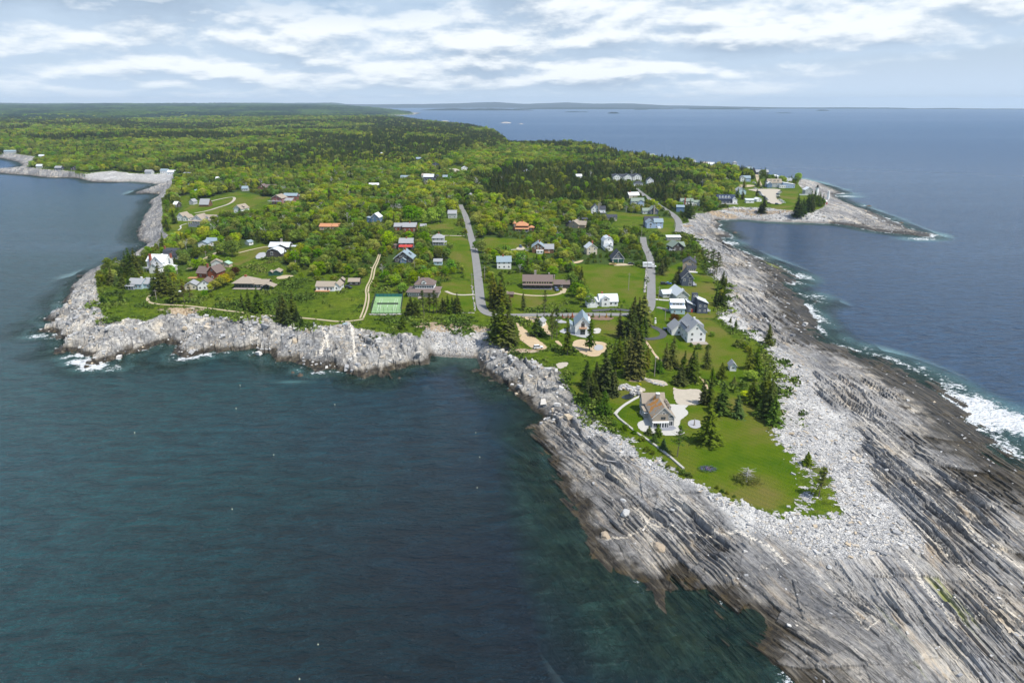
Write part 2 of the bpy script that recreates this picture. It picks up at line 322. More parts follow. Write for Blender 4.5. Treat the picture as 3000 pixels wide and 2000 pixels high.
# ---------------------------------------------------------------- ground material
def mat_ground():
    m=newmat('ground_cover')
    p=POS(); x,y,z=SEP(p); dg=AT('dg'); dc=AT('dc'); deb=AT('deb'); lw=AT('lawn'); B=AT('strB'); soil=AT('soil'); far=AT('far'); dike=AT('dike')
    tone=AT('tone'); pa=CMB(AT('sA'),M('MULTIPLY',AT('tA'),.13),M('MULTIPLY',z,.5)); pb=CMB(AT('sB'),M('MULTIPLY',AT('tB'),.09),M('MULTIPLY',z,.5))
    clf=AT('clf'); Bs=M('GREATER_THAN',M('ADD',B,M('MULTIPLY',M('SUBTRACT',NO(p,.35,3,.6),.5),.5)),.5); pv=MX(clf,MX(Bs,pa,pb),V('MULTIPLY',p,(.75,.4,.55)))
    l1=NO(pv,.9,5,.7); l2=NO(pv,.16,3,.55); l3=NO(p,.05,3,.5); l4=NO(p,1.6,5,.65)
    g1=RA(l1,[(.30,(.03,.03,.032)),(.41,(.16,.165,.175)),(.52,(.30,.305,.315)),(.66,(.50,.495,.48)),(.8,(.64,.62,.57))])
    g2=RA(l2,[(.32,(.14,.15,.165)),(.5,(.33,.335,.345)),(.66,(.56,.54,.50))])
    rock=MX(.4,g1,g2); rock=MX(1,rock,RA(tone,[(.15,(.34,.35,.38)),(.4,(.72,.74,.78)),(.6,(1.05,1.03,1.)),(.85,(1.45,1.38,1.26))]),'MULTIPLY')
    dkzone=MR(NO(p,.022,2,.5),.42,.62)                        # broad bodies of darker and paler stone
    rock=MX(M('MULTIPLY',dkzone,.6),rock,MX(1,rock,(.48,.50,.54),'MULTIPLY'))
    rock=MX(M('MULTIPLY',clf,MR(NO(p,.09,3,.6),.5,.6,0,.55)),rock,MX(1,rock,(.50,.45,.38),'MULTIPLY'))
    sp_=SEP(pv); ce=VO(CMB(M('MULTIPLY',sp_[0],1.),M('MULTIPLY',sp_[1],1.1),0.),.85,'Distance','DISTANCE_TO_EDGE'); ce2=VO(CMB(sp_[0],M('MULTIPLY',sp_[1],1.5),3.),2.4,'Distance','DISTANCE_TO_EDGE')
    lnk=M('MULTIPLY',M('MAXIMUM',MR(ce,.07,.015,0,.85),MR(ce2,.08,.02,0,.55)),M('SUBTRACT',1,clf)); rock=MX(M('MULTIPLY',lnk,MR(NO(p,.14,3,.6),.36,.5)),rock,(.03,.03,.03))
    tz=MR(NO(pv,.42,4,.6),.56,.66); rock=MX(M('MULTIPLY',tz,.42),rock,(.46,.38,.28))
    wv=MR(NO(CMB(M('MULTIPLY',SEP(pv)[0],1.6),M('MULTIPLY',SEP(pv)[1],.35),3.),.8,4,.6),.66,.70); rock=MX(M('MULTIPLY',wv,.7),rock,(.66,.63,.57))
    crk=VO(V('MULTIPLY',p,(.9,.7,.9)),.42,'Distance','DISTANCE_TO_EDGE'); rock=MX(M('MULTIPLY',clf,MR(crk,.06,.0,0,.8)),rock,(.035,.035,.035))
    rock=MX(M('MULTIPLY',clf,.85),rock,MX(1,rock,(1.14,1.13,1.08),'MULTIPLY'))
    bp=NO(p,.06,4,.65); rock=MX(M('MULTIPLY',MR(bp,.52,.64),M('SUBTRACT',1,clf)),rock,MX(1,rock,(1.35,1.27,1.12),'MULTIPLY'))
    rock=MX(1,rock,(1.24,1.2,1.13),'MULTIPLY')
    rock=MX(MR(B,0,1,.22,.0),rock,MX(1,rock,(.40,.42,.45),'MULTIPLY'))
    rock=MX(M('MULTIPLY',MR(NO(p,.03,4,.6),.5,.68),M('MULTIPLY',B,.7)),rock,MX(1,rock,(.58,.52,.44),'MULTIPLY'))
    rock=MX(M('MULTIPLY',MR(l4,.6,.72),.35),rock,(.55,.43,.30))
    rock=MX(M('MULTIPLY',MR(l4,.42,.33),.45),rock,(.05,.05,.05))
    vz=MX(1,VO(V('MULTIPLY',pv,(1,2.2,1)),.55),VO(p,.9))
    rock=MX(.22,rock,MX(BW(vz),(.12,.12,.13),(.62,.60,.56)))
    rock=MX(M('MULTIPLY',MR(M('ADD',dike,M('MULTIPLY',M('SUBTRACT',l4,.5),2.4)),.72,.95),.8),rock,(.74,.68,.58))
    # loose slabs and cobbles
    vs1=VO(V('MULTIPLY',p,(1,1,.3)),1.25); vs2=VO(V('MULTIPLY',p,(1,1,.3)),.5); ed=VO(p,1.25,'Distance','DISTANCE_TO_EDGE')
    st=MX(.4,RA(BW(vs1),[(.1,(.20,.20,.20)),(.35,(.38,.375,.36)),(.7,(.56,.545,.52)),(.9,(.60,.53,.41))]),RA(BW(vs2),[(.2,(.34,.34,.345)),(.8,(.64,.63,.61))]))
    st=MX(M('MULTIPLY',MR(ed,.10,.02),.75),st,(.09,.09,.09))
    st=MX(MR(NO(p,.045,3,.6),.54,.64,0,.85),st,(.56,.55,.52))   # finer shingle
    rk=MX(deb,rock,st)
    # wet, weedy zone near the water
    zz=M('ADD',z,M('MULTIPLY',M('SUBTRACT',NO(p,.12,4,.6),.5),2.6)); xr=MR(x,60,110)
    wet=MR(zz,M('ADD',M('ADD',1.35,M('MULTIPLY',clf,1.)),M('MULTIPLY',xr,.4)),M('ADD',M('ADD',.4,M('MULTIPLY',clf,.8)),M('MULTIPLY',xr,.3)))
    wcol=RA(NO(pv,.7,5,.7),[(.34,(.010,.009,.007)),(.48,(.042,.035,.024)),(.6,(.10,.085,.060)),(.74,(.24,.215,.17))])
    gold=M('MULTIPLY',MR(zz,.9,-.3),MR(NO(p,.3,3,.6),.5,.66)); wcol=MX(M('MULTIPLY',gold,.55),wcol,(.115,.080,.024))
    rk=MX(M('MULTIPLY',wet,M('SUBTRACT',1,M('MULTIPLY',deb,.45))),rk,wcol)
    damp=M('MULTIPLY',MR(zz,M('SUBTRACT',4.2,M('MULTIPLY',xr,.6)),1.7),M('SUBTRACT',.42,M('MULTIPLY',xr,.2))); rk=MX(damp,rk,MX(1,rk,(.55,.50,.43),'MULTIPLY'))
    pud=M('MULTIPLY',MR(NO(p,.07,3,.6),.62,.68),M('MULTIPLY',MR(z,3.6,1.6),MR(z,.3,.9))); rk=MX(M('MULTIPLY',pud,.8),rk,(.045,.036,.026))
    alg=M('MULTIPLY',MR(NO(pv,.11,3,.6),.66,.72),M('MULTIPLY',MR(z,4.2,2.5),xr)); rk=MX(M('MULTIPLY',alg,.75),rk,(.26,.30,.03))
    rk=MX(MR(z,-.5,-3.5),rk,(.035,.045,.03))
    # soil bank
    so_=MR(M('MULTIPLY',soil,M('ADD',.6,M('MULTIPLY',NO(p,.5,4,.6),.8))),.35,.5)
    # vegetation
    n1=NO(p,.035,4,.6); n2=NO(p,.35,4,.6); n3=NO(p,1.9,3,.65)
    mead=MX(.5,RA(n1,[(.32,(.050,.085,.010)),(.5,(.125,.190,.010)),(.68,(.21,.235,.022))]),RA(n2,[(.34,(.030,.055,.009)),(.5,(.115,.178,.010)),(.64,(.20,.26,.02))]))
    mead=MX(M('MULTIPLY',MR(n3,.38,.62),.5),MX(1,mead,(.5,.55,.5),'MULTIPLY'),mead)
    rusty=M('MULTIPLY',MR(NO(p,.11,3,.6),.6,.7),.4); mead=MX(rusty,mead,(.12,.095,.05))
    ln=NO(p,.045,4,.6)
    lawn=RA(ln,[(.32,(.048,.105,.003)),(.45,(.082,.132,.005)),(.55,(.110,.135,.016)),(.68,(.145,.135,.035))])
    stripe=NN('TexWave',wave_type='BANDS',bands_direction='DIAGONAL'); _set(stripe,0,p); _set(stripe,1,.21); _set(stripe,2,.8); _set(stripe,3,2); _set(stripe,4,.6)
    lawn=MX(M('MULTIPLY',stripe.outputs['Fac'],.34),lawn,MX(1,lawn,(1.45,1.3,1.1),'MULTIPLY'))
    lawn=MX(MR(n3,.3,.7,0,.28),lawn,MX(1,lawn,(.6,.62,.55),'MULTIPLY'))
    vg=MX(MR(M('ADD',lw,M('MULTIPLY',M('SUBTRACT',n2,.5),4)),-1,1),mead,lawn)
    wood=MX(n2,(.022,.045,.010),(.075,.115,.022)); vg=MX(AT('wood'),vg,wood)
    fcn=NO(p,.0021,4,.6); fst=NO(V('MULTIPLY',p,(.033,.012,.033)),1.,3,.7)
    fcol=MX(MR(fst,.38,.62),MX(MR(fcn,.45,.55),(.006,.018,.012),(.020,.048,.012)),MX(MR(fcn,.45,.55),(.016,.038,.022),(.060,.105,.024)))
    vg=MX(far,vg,fcol)
    e=M('ADD',dg,M('MULTIPLY',M('SUBTRACT',NO(p,.32,5,.65),.5),M('ADD',3.2,M('MULTIPLY',deb,17.))))
    e=M('ADD',e,M('MULTIPLY',M('SUBTRACT',NO(p,1.1,3,.6),.5),2.2))
    vf=M('MULTIPLY',MR(e,-.35,.25),M('SUBTRACT',1,so_))
    soc=RA(NO(p,.8,4,.65),[(.35,(.16,.11,.065)),(.5,(.34,.26,.17)),(.68,(.47,.40,.30))])
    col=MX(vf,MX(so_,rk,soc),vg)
    # scattered cobbles washed on to the eastern grass
    hb=M('MULTIPLY',MX(.5,l1,l4),1.); hb=M('SUBTRACT',hb,M('MULTIPLY',lnk,.35)); hb=MX(deb,hb,M('MULTIPLY',ed,1.5)); hb=MX(vf,hb,M('MULTIPLY',n3,1.6))
    finish(col,MR(M('MULTIPLY',wet,M('SUBTRACT',1,vf)),0,1,.92,.42),hb,.75,.55,MR(vf,0,1,.22,.04))
    return m
def mat_sea():
    m=newmat('sea_water')
    p=POS(); x,y,z=SEP(p); dep=AT('depth'); dc=AT('dc'); foam=AT('foam'); r=V('LENGTH',CMB(x,y,0))
    n1=NO(V('MULTIPLY',p,(.5,1.25,1)),.20,5,.62,.3); n2=NO(V('MULTIPLY',p,(.7,1.2,1)),.75,4,.6,.2); n3=NO(V('MULTIPLY',p,(.35,1,1)),.035,3,.5)
    big=NO(V('MULTIPLY',p,(.5,1,1)),.006,3,.55); slick=NO(V('MULTIPLY',p,(.2,1,1)),.0011,4,.6,.6)
    deep=MX(MR(big,.38,.62),(.003,.024,.034),(.004,.017,.038))
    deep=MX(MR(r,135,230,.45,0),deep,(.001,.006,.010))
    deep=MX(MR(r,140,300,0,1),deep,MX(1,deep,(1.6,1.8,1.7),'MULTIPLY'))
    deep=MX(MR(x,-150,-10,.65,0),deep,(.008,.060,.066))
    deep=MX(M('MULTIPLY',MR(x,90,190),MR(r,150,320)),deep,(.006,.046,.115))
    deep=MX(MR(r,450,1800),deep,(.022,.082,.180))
    deep=MX(MR(slick,.5,.62,0,.35),deep,(.085,.155,.26))
    shal=MX(MR(NO(p,.12,4,.6),.44,.62),(.010,.042,.042),(.028,.080,.070))
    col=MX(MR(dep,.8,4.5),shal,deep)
    col=MX(M('MULTIPLY',MR(M('ADD',M('MULTIPLY',n1,.6),M('MULTIPLY',n2,.4)),.40,.60),.75),MX(1,col,(.62,.64,.66),'MULTIPLY'),MX(1,col,(1.7,1.6,1.5),'MULTIPLY'))  # crests painted lighter, troughs darker: light through the waves put into base colour
    fn=NO(V('MULTIPLY',p,(1,1,1)),.42,6,.68,.6); ff=NO(p,2.2,4,.7)
    line=M('MULTIPLY',MR(dc,-5.5,-.6),MR(dep,1.8,.2)); fo=M('ADD',foam,M('MULTIPLY',line,.28))
    fm=MR(M('ADD',M('MULTIPLY',fn,.8),M('MULTIPLY',ff,.35)),M('SUBTRACT',.96,M('MULTIPLY',fo,.46)),M('SUBTRACT',1.04,M('MULTIPLY',fo,.46)))
    fm=M('MULTIPLY',fm,MR(fo,.03,.12))
    milk=M('MULTIPLY',MR(foam,.12,.7),.55); col=MX(milk,col,(.13,.30,.30))
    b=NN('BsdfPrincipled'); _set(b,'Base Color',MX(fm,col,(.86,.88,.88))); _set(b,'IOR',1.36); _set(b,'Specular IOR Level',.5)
    rough=MX(fm,MR(r,150,2500,.16,.36),.9); _set(b,'Roughness',rough)
    rg=M('SUBTRACT',1,M('ABSOLUTE',M('SUBTRACT',M('MULTIPLY',n1,2),1)))
    hgt=M('ADD',M('ADD',M('MULTIPLY',rg,.9),M('MULTIPLY',n2,.45)),M('MULTIPLY',n3,1.0))
    q=NN('Bump'); _set(q,'Height',hgt); _set(q,'Strength',MR(r,150,6000,1.0,.6)); _set(q,'Distance',4.6); _set(b,'Normal',q.outputs[0])
    tr=NN('BsdfTransparent'); _set(tr,0,(.55,.74,.72))
    al=M('ADD',MR(dep,.0,4.2,.18,1.,False),fm,clamp=True)
    ms=NN('MixShader'); _set(ms,0,al); T.links.new(tr.outputs[0],ms.inputs[1]); T.links.new(b.outputs[0],ms.inputs[2])
    o=NN('OutputMaterial'); T.links.new(ms.outputs[0],o.inputs[0]); return m
# ---------------------------------------------------------------- open ground inside the woods
CLEAR=[U([(a*1.2755,b*1.2755) for a,b in l],ZG) for l in [
 [(225,700),(232,665),(290,665),(345,680),(420,690),(470,700),(545,705),(640,715),(720,735),(830,735),(1000,745),(1110,735),(1130,745),(1110,765),(960,780),(860,780),(700,765),(560,735),(440,725),(300,750),(250,740)],
 [(430,690),(480,660),(530,620),(560,600),(640,610),(680,645),(720,655),(830,665),(850,690),(835,740),(720,742),(640,720),(545,710)],
 [(845,670),(940,670),(1020,652),(1090,652),(1095,720),(1000,740),(845,740)],
 [(1150,655),(1200,650),(1310,650),(1340,668),(1330,690),(1200,722),(1140,720)],
 [(1308,612),(1360,605),(1490,610),(1480,700),(1350,705),(1345,680),(1370,650)],
 [(1120,722),(1350,705),(1440,700),(1500,700),(1520,640),(1560,610),(1640,615),(1665,740),(1790,800),(1830,960),(1950,1200),(1750,1200),(1400,960),(1300,850),(1180,800)],
 [(1400,520),(1430,495),(1500,490),(1560,540),(1560,575),(1490,540),(1400,530)],
 [(1670,480),(1700,425),(1840,425),(1920,450),(1860,490),(1690,492)],
 [(390,545),(400,500),(430,475),(530,448),(600,470),(705,462),(690,480),(560,510),(470,520),(430,555)],
 [(985,560),(1000,545),(1060,530),(1085,600),(1088,650),(1060,620),(1010,590)],
 [(910,515),(1050,512),(1050,540),(940,545)],[(1110,592),(1130,562),(1235,575),(1245,592),(1130,598)],
 [(590,600),(640,575),(720,562),(700,590),(600,612)],[(1690,440),(1690,415),(1760,410),(1760,440)],
 [(560,480),(560,472),(700,470),(640,490)],[(1050,385),(1075,400),(1060,415),(990,410)],[(410,455),(440,455),(450,480),(420,480)],
]]
def in_clear(x,y):
    m=np.zeros(np.shape(x),bool)
    for c in CLEAR: m|=inside(x,y,c)
    return m
DIKES=[(U([(1745,1560),(1820,1575),(1870,1555),(1905,1540),(1960,1550),(2000,1570),(2080,1575),(2160,1575),(2250,1620),(2300,1660)],2.),1.0),
 (U([(1860,1490),(1880,1510),(1910,1560)],2.),1.8),(U([(2350,1650),(2400,1700),(2480,1790),(2540,1850),(2570,1830)],2.),.35),
 (U([(1028,960),(1036,1000),(1042,1050),(1052,1095)],6.),1.1),(U([(948,975),(962,1010)],7.),1.4),(U([(960,1000),(940,1030)],5.),1.6),
 (U([(2650,1520),(2750,1600),(2850,1690),(3000,1820)],3.),1.2),(U([(2640,1640),(2740,1760),(2800,1830)],3.),1.0),(U([(2700,1450),(2850,1560),(3000,1650)],3.),1.3),
 (U([(2400,1250),(2500,1330),(2560,1400)],3.),1.),(U([(2130,940),(2200,990),(2290,1060),(2400,1150)],3.),.9),(U([(2420,582),(2500,605),(2570,633)],4.),1.6),(U([(2560,1250),(2700,1370),(2840,1500)],2.),.7)]
def build_ground():
    dth=R(106)/1520; ths=np.linspace(TH0,TH1,1521)
    rs=[72.]
    while rs[-1]<22500:
        r=rs[-1]; k=.00125 if r<270 else .0026 if r<900 else .006 if r<3500 else .013
        rs.append(r*(1+k))
    rs=np.array(rs); nr,nt=len(rs),len(ths)
    RR,TT=np.meshgrid(rs,ths,indexing='ij'); X=RR*np.sin(TT); Y=RR*np.cos(TT)
    dc=look(fc,X,Y); keep=dc>-30
    q=keep[:-1,:-1]|keep[1:,:-1]|keep[:-1,1:]|keep[1:,1:]
    idx=np.arange(nr*nt).reshape(nr,nt)
    quads=np.stack([idx[:-1,:-1][q],idx[:-1,1:][q],idx[1:,1:][q],idx[1:,:-1][q]],1)
    used=np.zeros(nr*nt,bool); used[quads.ravel()]=True; remap=np.cumsum(used)-1; quads=remap[quads]
    x=X.ravel()[used]; y=Y.ravel()[used]
    z,dc,dg,dd,B,sA,tA,sB,tB,rock,deb,far,tone,clf=terrain(x,y,full=True)
    sm=(dg[quads[:,0]]>.5)
    me=npmesh('ground',np.stack([x,y,z],1),quads,sm)
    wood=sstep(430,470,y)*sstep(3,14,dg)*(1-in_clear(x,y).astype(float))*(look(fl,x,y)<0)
    dk=np.zeros(len(x))
    for pl,wd in DIKES:
        d=seg_dist(x,y,pl,False); dk=np.maximum(dk,np.clip(1-d/(wd*2),0,1)*(d<wd*2)) if wd>.3 else dk
    for n,a in (('dg',dg),('dc',dc),('strB',B),('sA',sA),('tA',tA),('sB',sB),('tB',tB),('deb',deb),('lawn',look(fl,x,y)),('far',far),('tone',tone),('clf',clf),('wood',wood),('soil',soilmask(x,y)),('dike',dk)): fattr(me,n,a)
    o=link('ground',me,None,mat_ground()); tag(o,kind='structure')
    print('ground verts',len(x))
FOAM=[(110,985,9,3,1.0),(150,990,6,2,.9),(250,1035,6,4,1.2),(230,1060,8,3,1.2),(270,1075,10,3.5,1.2),(330,1080,8,2.5,.9),(200,1045,7,3,.9),(560,1050,9,3,.9),(610,1040,8,3,.9),(660,1035,7,3,.7),(730,1035,3,3,.7),(440,1020,9,4,.6),(480,1008,5,3,.5),
 (800,1062,5,2,.5),(870,1085,5,3,.7),(930,1095,8,2.5,.8),(860,1118,9,1.2,.6),(985,1090,6,1.5,.7),(1060,1110,4,2,.5),(170,960,8,3,.6),(1600,1350,3,5,.5),(1585,1315,2,3,.5),(1690,1480,3,2,.5),(1885,1745,1.5,4,.42),(1860,1690,3,3,.5),(1700,1570,4,4,.4),(2110,1770,3,2,.45),(2300,1990,4,3,.6),(2240,1975,3,3,.4),(2450,1985,8,3,.5),
 (2930,1225,16,9,1.3),(2860,1180,12,8,1.2),(2800,1130,9,7,.9),(2980,1245,14,8,1.2),(2770,1110,8,6,.8),(2700,1078,8,6,.8),(2620,1040,8,5,.6),(2540,1020,7,5,.8),(2480,995,5,6,.7),(2400,930,6,10,1.),(2390,910,5,9,.9),(2395,868,10,6,.9),(2430,876,6,4,.5),(2355,810,9,9,1.),(2340,830,12,5,.8),(2310,795,8,7,.6),(2230,755,14,6,.8),(2180,735,8,6,.6),(2140,712,13,8,1.),(2145,700,6,4,.8),
 (2120,645,14,2,.6),(2155,682,5,4,.5),(2480,575,22,8,1.),(2450,567,30,7,1.),(2530,603,10,7,.9),(2510,598,10,5,.7),(2600,640,18,7,.8),(2625,652,15,6,.8),(2620,680,28,4,.9),(2700,700,22,6,1.),(2740,690,14,7,.9),(2560,674,25,3,.5),(2970,1310,10,8,.8),(2480,555,10,5,.7),(1440,654,3,3,.1),(300,533,20,3,.2)]
def build_sea():
    ths=np.linspace(TH0,TH1,900); rs=[60.]
    while rs[-1]<19600:
        r=rs[-1]; rs.append(r*(1+(.003 if r<700 else .008 if r<2500 else .02)))
    rs=np.array(rs); nr,nt=len(rs),len(ths); RR,TT=np.meshgrid(rs,ths,indexing='ij'); x=(RR*np.sin(TT)).ravel(); y=(RR*np.cos(TT)).ravel()
    idx=np.arange(nr*nt).reshape(nr,nt)
    dc=look(fc,x,y); q=np.stack([idx[:-1,:-1],idx[:-1,1:],idx[1:,1:],idx[1:,:-1]],-1).reshape(-1,4)
    q=q[dc[q[:,0]]<60]
    me=npmesh('sea',np.stack([x,y,np.zeros_like(x)],1),q)
    z=terrain(x,y); fo=np.zeros(len(x))
    for u,v,rx,ry,a in FOAM:
        cx,cy=unproj(u,v,0); rx*=1.1; fo=np.maximum(fo,a*np.exp(-((x-cx)/rx)**2-((y-cy)/(ry*2.2))**2))
    ex=np.maximum(sstep(120,170,x)*sstep(900,700,y),.8*sstep(-75,-120,x)*sstep(500,400,y)); ex=np.maximum(ex,.35*sstep(0,-40,x)*sstep(480,380,y)); ex=np.maximum(ex,.34*sstep(290,200,y))
    fo=np.maximum(fo,ex*(.35+.75*fbm(x/11,y/11,301,3))*np.exp(-((dc+3)/(3.5+3*fbm(x/20,y/20,302,2)))**2))
    fattr(me,'depth',-z); fattr(me,'dc',dc); fattr(me,'foam',fo)
    tag(link('sea',me,None,mat_sea()),kind='structure')
# ---------------------------------------------------------------- foliage materials
def mat_leaf(name,base,var=.35,trans=.25,hue=.05):
    m=newmat(name); oi=NN('ObjectInfo'); p=POS()
    rnd=oi.outputs['Random']; n=NO(p,.45,3,.6); nn=NO(p,2.6,2,.5)
    c=MX(1,base,oi.outputs['Color'],'MULTIPLY')
    c=MX(1,c,MX(rnd,(1-var,1-var,1-var),(1+var,1+var*.8,1+var*.4)),'MULTIPLY')
    big=NO(p,.016,3,.55); c=MX(1,c,MX(MR(big,.38,.62),(.62,.72,.85),(1.22,1.16,.9)),'MULTIPLY')
    hs=NN('HueSaturation'); _set(hs,0,MR(M('FRACT',M('MULTIPLY',rnd,7.31)),0,1,.5-hue,.5+hue*.6,False)); _set(hs,1,MR(M('FRACT',M('MULTIPLY',rnd,3.7)),0,1,.8,1.1,False)); _set(hs,2,1.); _set(hs,4,c); c=hs.outputs[0]
    c=MX(MR(n,.35,.65),MX(1,c,(.72,.74,.70),'MULTIPLY'),MX(1,c,(1.2,1.18,1.1),'MULTIPLY'))
    c=MX(MR(nn,.4,.65,0,.4),c,MX(1,c,(.6,.62,.6),'MULTIPLY'))
    d=NN('BsdfDiffuse'); _set(d,0,c); t=NN('BsdfTranslucent'); _set(t,0,MX(1,c,(1.25,1.3,.6),'MULTIPLY'))
    ms=NN('MixShader'); _set(ms,0,trans); T.links.new(d.outputs[0],ms.inputs[1]); T.links.new(t.outputs[0],ms.inputs[2])
    o=NN('OutputMaterial'); T.links.new(ms.outputs[0],o.inputs[0]); return m
def mat_plain(name,c,rough=.8,var=.12,scale=1.5,spec=.3,bands=0,metal=0,stain=None):
    m=newmat(name); co=NN('TexCoord').outputs['Object']
    n=NO(co,scale,4,.6); col=MX(n,tuple(a*(1-var) for a in c),tuple(min(1,a*(1+var)) for a in c))
    h=None
    if bands:
        wv=NN('TexWave',wave_type='BANDS',bands_direction='Z'); _set(wv,0,co); _set(wv,1,bands); _set(wv,2,.4); _set(wv,3,1.5)
        col=MX(MR(wv.outputs['Fac'],.25,0.,0,.35),col,MX(1,col,(.5,.5,.52),'MULTIPLY')); h=wv.outputs['Fac']
    if stain: col=MX(M('MULTIPLY',MR(NO(co,.35,5,.6),.50,.55),.9),col,stain)
    finish(col,rough,h,.3,.05,spec,metal); return m
LEAF=mat_leaf('spruce_needles',(.088,.128,.024),.34,.24,.04)
LEAFB=mat_leaf('broad_leaves',(.235,.345,.030),.38,.34,.05)
LEAFS=mat_leaf('shrub_leaves',(.145,.21,.022),.32,.24,.05)
BARK=mat_plain('bark',(.14,.115,.095),.9,.4,6); BARE=mat_plain('bare_wood',(.44,.42,.40),.9,.3,4)
def quadsmesh(name,Q,mat):
    Q=np.array(Q,float).reshape(-1,3); n=len(Q)//4
    me=npmesh(name,Q,np.arange(n*4).reshape(n,4),np.zeros(n,bool)); me.materials.append(mat); return me
def leafq(c,nrm,s,asp=.6,rs=random):
    n=Vector(nrm).normalized(); a=n.orthogonal().normalized(); a=Matrix.Rotation(rs.random()*6.28,3,n)@a; b=n.cross(a)
    c=Vector(c); a=a*s; b=b*s*asp
    return [c-a-b*.3,c-b+a*.2,c+a+b*.3,c+b-a*.2]
def spruce_mesh(name,seed,width=.2,base=.07,dens=1.,droop=.28,gap=.0,power=.85,whorls=24):
    rs=random.Random(seed); Q=[]; nw=whorls
    for i in range(nw):
        f=i/(nw-1); z=base+(1-base)*f*.985; rad=width*((1-f)**power)*(rs.uniform(.72,1.12))+.012
        nb=max(4,int((9 if f<.7 else 6)*dens))
        for k in range(nb):
            if rs.random()<gap: continue
            th=rs.random()*6.28; rr=rad*rs.uniform(.65,1.12); ns=4 if rr>.07 else 3 if rr>.04 else 2
            for j in range(ns):
                q=(j+.75)/ns; x=math.cos(th)*rr*q; y=math.sin(th)*rr*q; zz=z-droop*rr*q+rs.uniform(-.008,.008)
                s=(.019+.020*(1-f))*rs.uniform(.8,1.3)*(1.15-.4*q)
                Q+=leafq((x,y,zz),(math.cos(th)*.5+rs.uniform(-.5,.5),math.sin(th)*.5+rs.uniform(-.5,.5),rs.uniform(.5,1.2)),s*1.25,.62,rs)
    for j in range(4): Q+=leafq((0,0,.97+.01*j),(rs.uniform(-1,1),rs.uniform(-1,1),.1),.016,.5,rs)
    return quadsmesh(name,Q,LEAF)
def pine_mesh(name,seed,base=.4,width=.17,n=26):
    rs=random.Random(seed); Q=[]
    for i in range(n):
        f=(i+rs.random())/n; z=base+(1-base)*f; th=rs.random()*6.28; R_=width*(1.1-f*.85)*rs.uniform(.35,1.15)
        cx,cy=math.cos(th)*R_*.62,math.sin(th)*R_*.62; sr=R_*.5+.02
        for j in range(22):
            a=rs.random()*6.28; q=sr*math.sqrt(rs.random())
            Q+=leafq((cx+q*math.cos(a),cy+q*math.sin(a),z+rs.uniform(-.018,.018)),(rs.uniform(-.7,.7),rs.uniform(-.7,.7),1),.021*rs.uniform(.7,1.3),.6,rs)
    return quadsmesh(name,Q,LEAF)
def broad_mesh(name,seed,wx=.42,lobes=17,leaves=75,low=.22,mat=None,s=.034,open_=.0):
    rs=random.Random(seed); Q=[]
    for i in range(lobes):
        th=i*2.4+rs.uniform(-.4,.4); f=(i+.5)/lobes; z=low+.12+(.86-low-.12)*f+rs.uniform(-.04,.04)
        prof=math.sin(min(1,max(.12,(z-low+.08)/(1.02-low)))*math.pi)**.6; R_=wx*.62*prof*rs.uniform(.45,1.05)
        cx,cy=math.cos(th)*R_,math.sin(th)*R_; lr=wx*rs.uniform(.26,.42)
        for j in range(leaves):
            d=Vector((rs.gauss(0,1),rs.gauss(0,1),rs.gauss(.25,1))).normalized(); q=lr*rs.uniform(.72,1.06)*(1+.12*math.sin(7*d.x+3*i))
            if rs.random()<open_: continue
            Q+=leafq((cx+d.x*q,cy+d.y*q,min(1,z+d.z*q*.72)),(d.x+rs.uniform(-.6,.6),d.y+rs.uniform(-.6,.6),d.z+rs.uniform(-.3,.7)),s*rs.uniform(.6,1.35),.7,rs)
    return quadsmesh(name,Q,mat or LEAFB)
def trunk_mesh(name,h=.9,r=.014,mat=None,limbs=0,seed=0,lo=.3):
    b=MB(); rs=random.Random(seed); b.cone(0,0,-.06,h*.5,r,r*.68,6); b.cone(0,0,h*.5,h,r*.68,r*.15,6)
    for i in range(limbs):
        z=lo+(h-lo)*i/limbs; th=i*2.4; L=rs.uniform(.12,.26); b.tube((0,0,z),(math.cos(th)*L,math.sin(th)*L,z+L*rs.uniform(.3,.9)),r*.5,r*.15,4)
    me=b.mesh(name); me.materials.append(mat or BARK); return me
def dead_mesh(name,seed):
    b=MB(); rs=random.Random(seed); b.cone(0,0,-.04,.55,.018,.012,6)
    def br(a,d,L,r,k):
        e=a+d*L; b.tube(a,e,r,r*.6,4)
        if k:
            for _ in range(3): br(a+d*L*rs.uniform(.45,1),(d+Vector((rs.gauss(0,.5),rs.gauss(0,.5),rs.gauss(.1,.4)))).normalized(),L*rs.uniform(.5,.8),r*.6,k-1)
    for i in range(7): br(Vector((0,0,.25+.05*i)),Vector((math.cos(i*2.4)*.6,math.sin(i*2.4)*.6,rs.uniform(.6,1.3))).normalized(),.22,.009,2)
    me=b.mesh(name); me.materials.append(BARE); return me
SPR=[spruce_mesh('crown',1,.20),spruce_mesh('crown',2,.17,.10,.9,.2,.12),spruce_mesh('crown',3,.24,.03,1.2,.35),spruce_mesh('crown',4,.15,.16,.8,.25,.25,.7)]
PIN=[pine_mesh('crown',11),pine_mesh('crown',12,.3,.2,30),pine_mesh('crown',13,.5,.14,20)]
WID=[spruce_mesh('crown',21,.36,.02,1.7,.3,0,.75,20),broad_mesh('crown',22,.42,15,80,.1,LEAF,.04)]
BRO=[broad_mesh('crown',31),broad_mesh('crown',32,.5,20,75,.18),broad_mesh('crown',33,.36,15,70,.2,None,.036,.2),broad_mesh('crown',34,.45,22,60,.15,None,.037,.1)]
SHR=[broad_mesh('bush',41,.6,10,60,-.1,LEAFS,.06),broad_mesh('bush',42,.75,12,60,-.15,LEAFS,.065),broad_mesh('bush',43,.5,9,55,-.05,LEAFS,.06)]
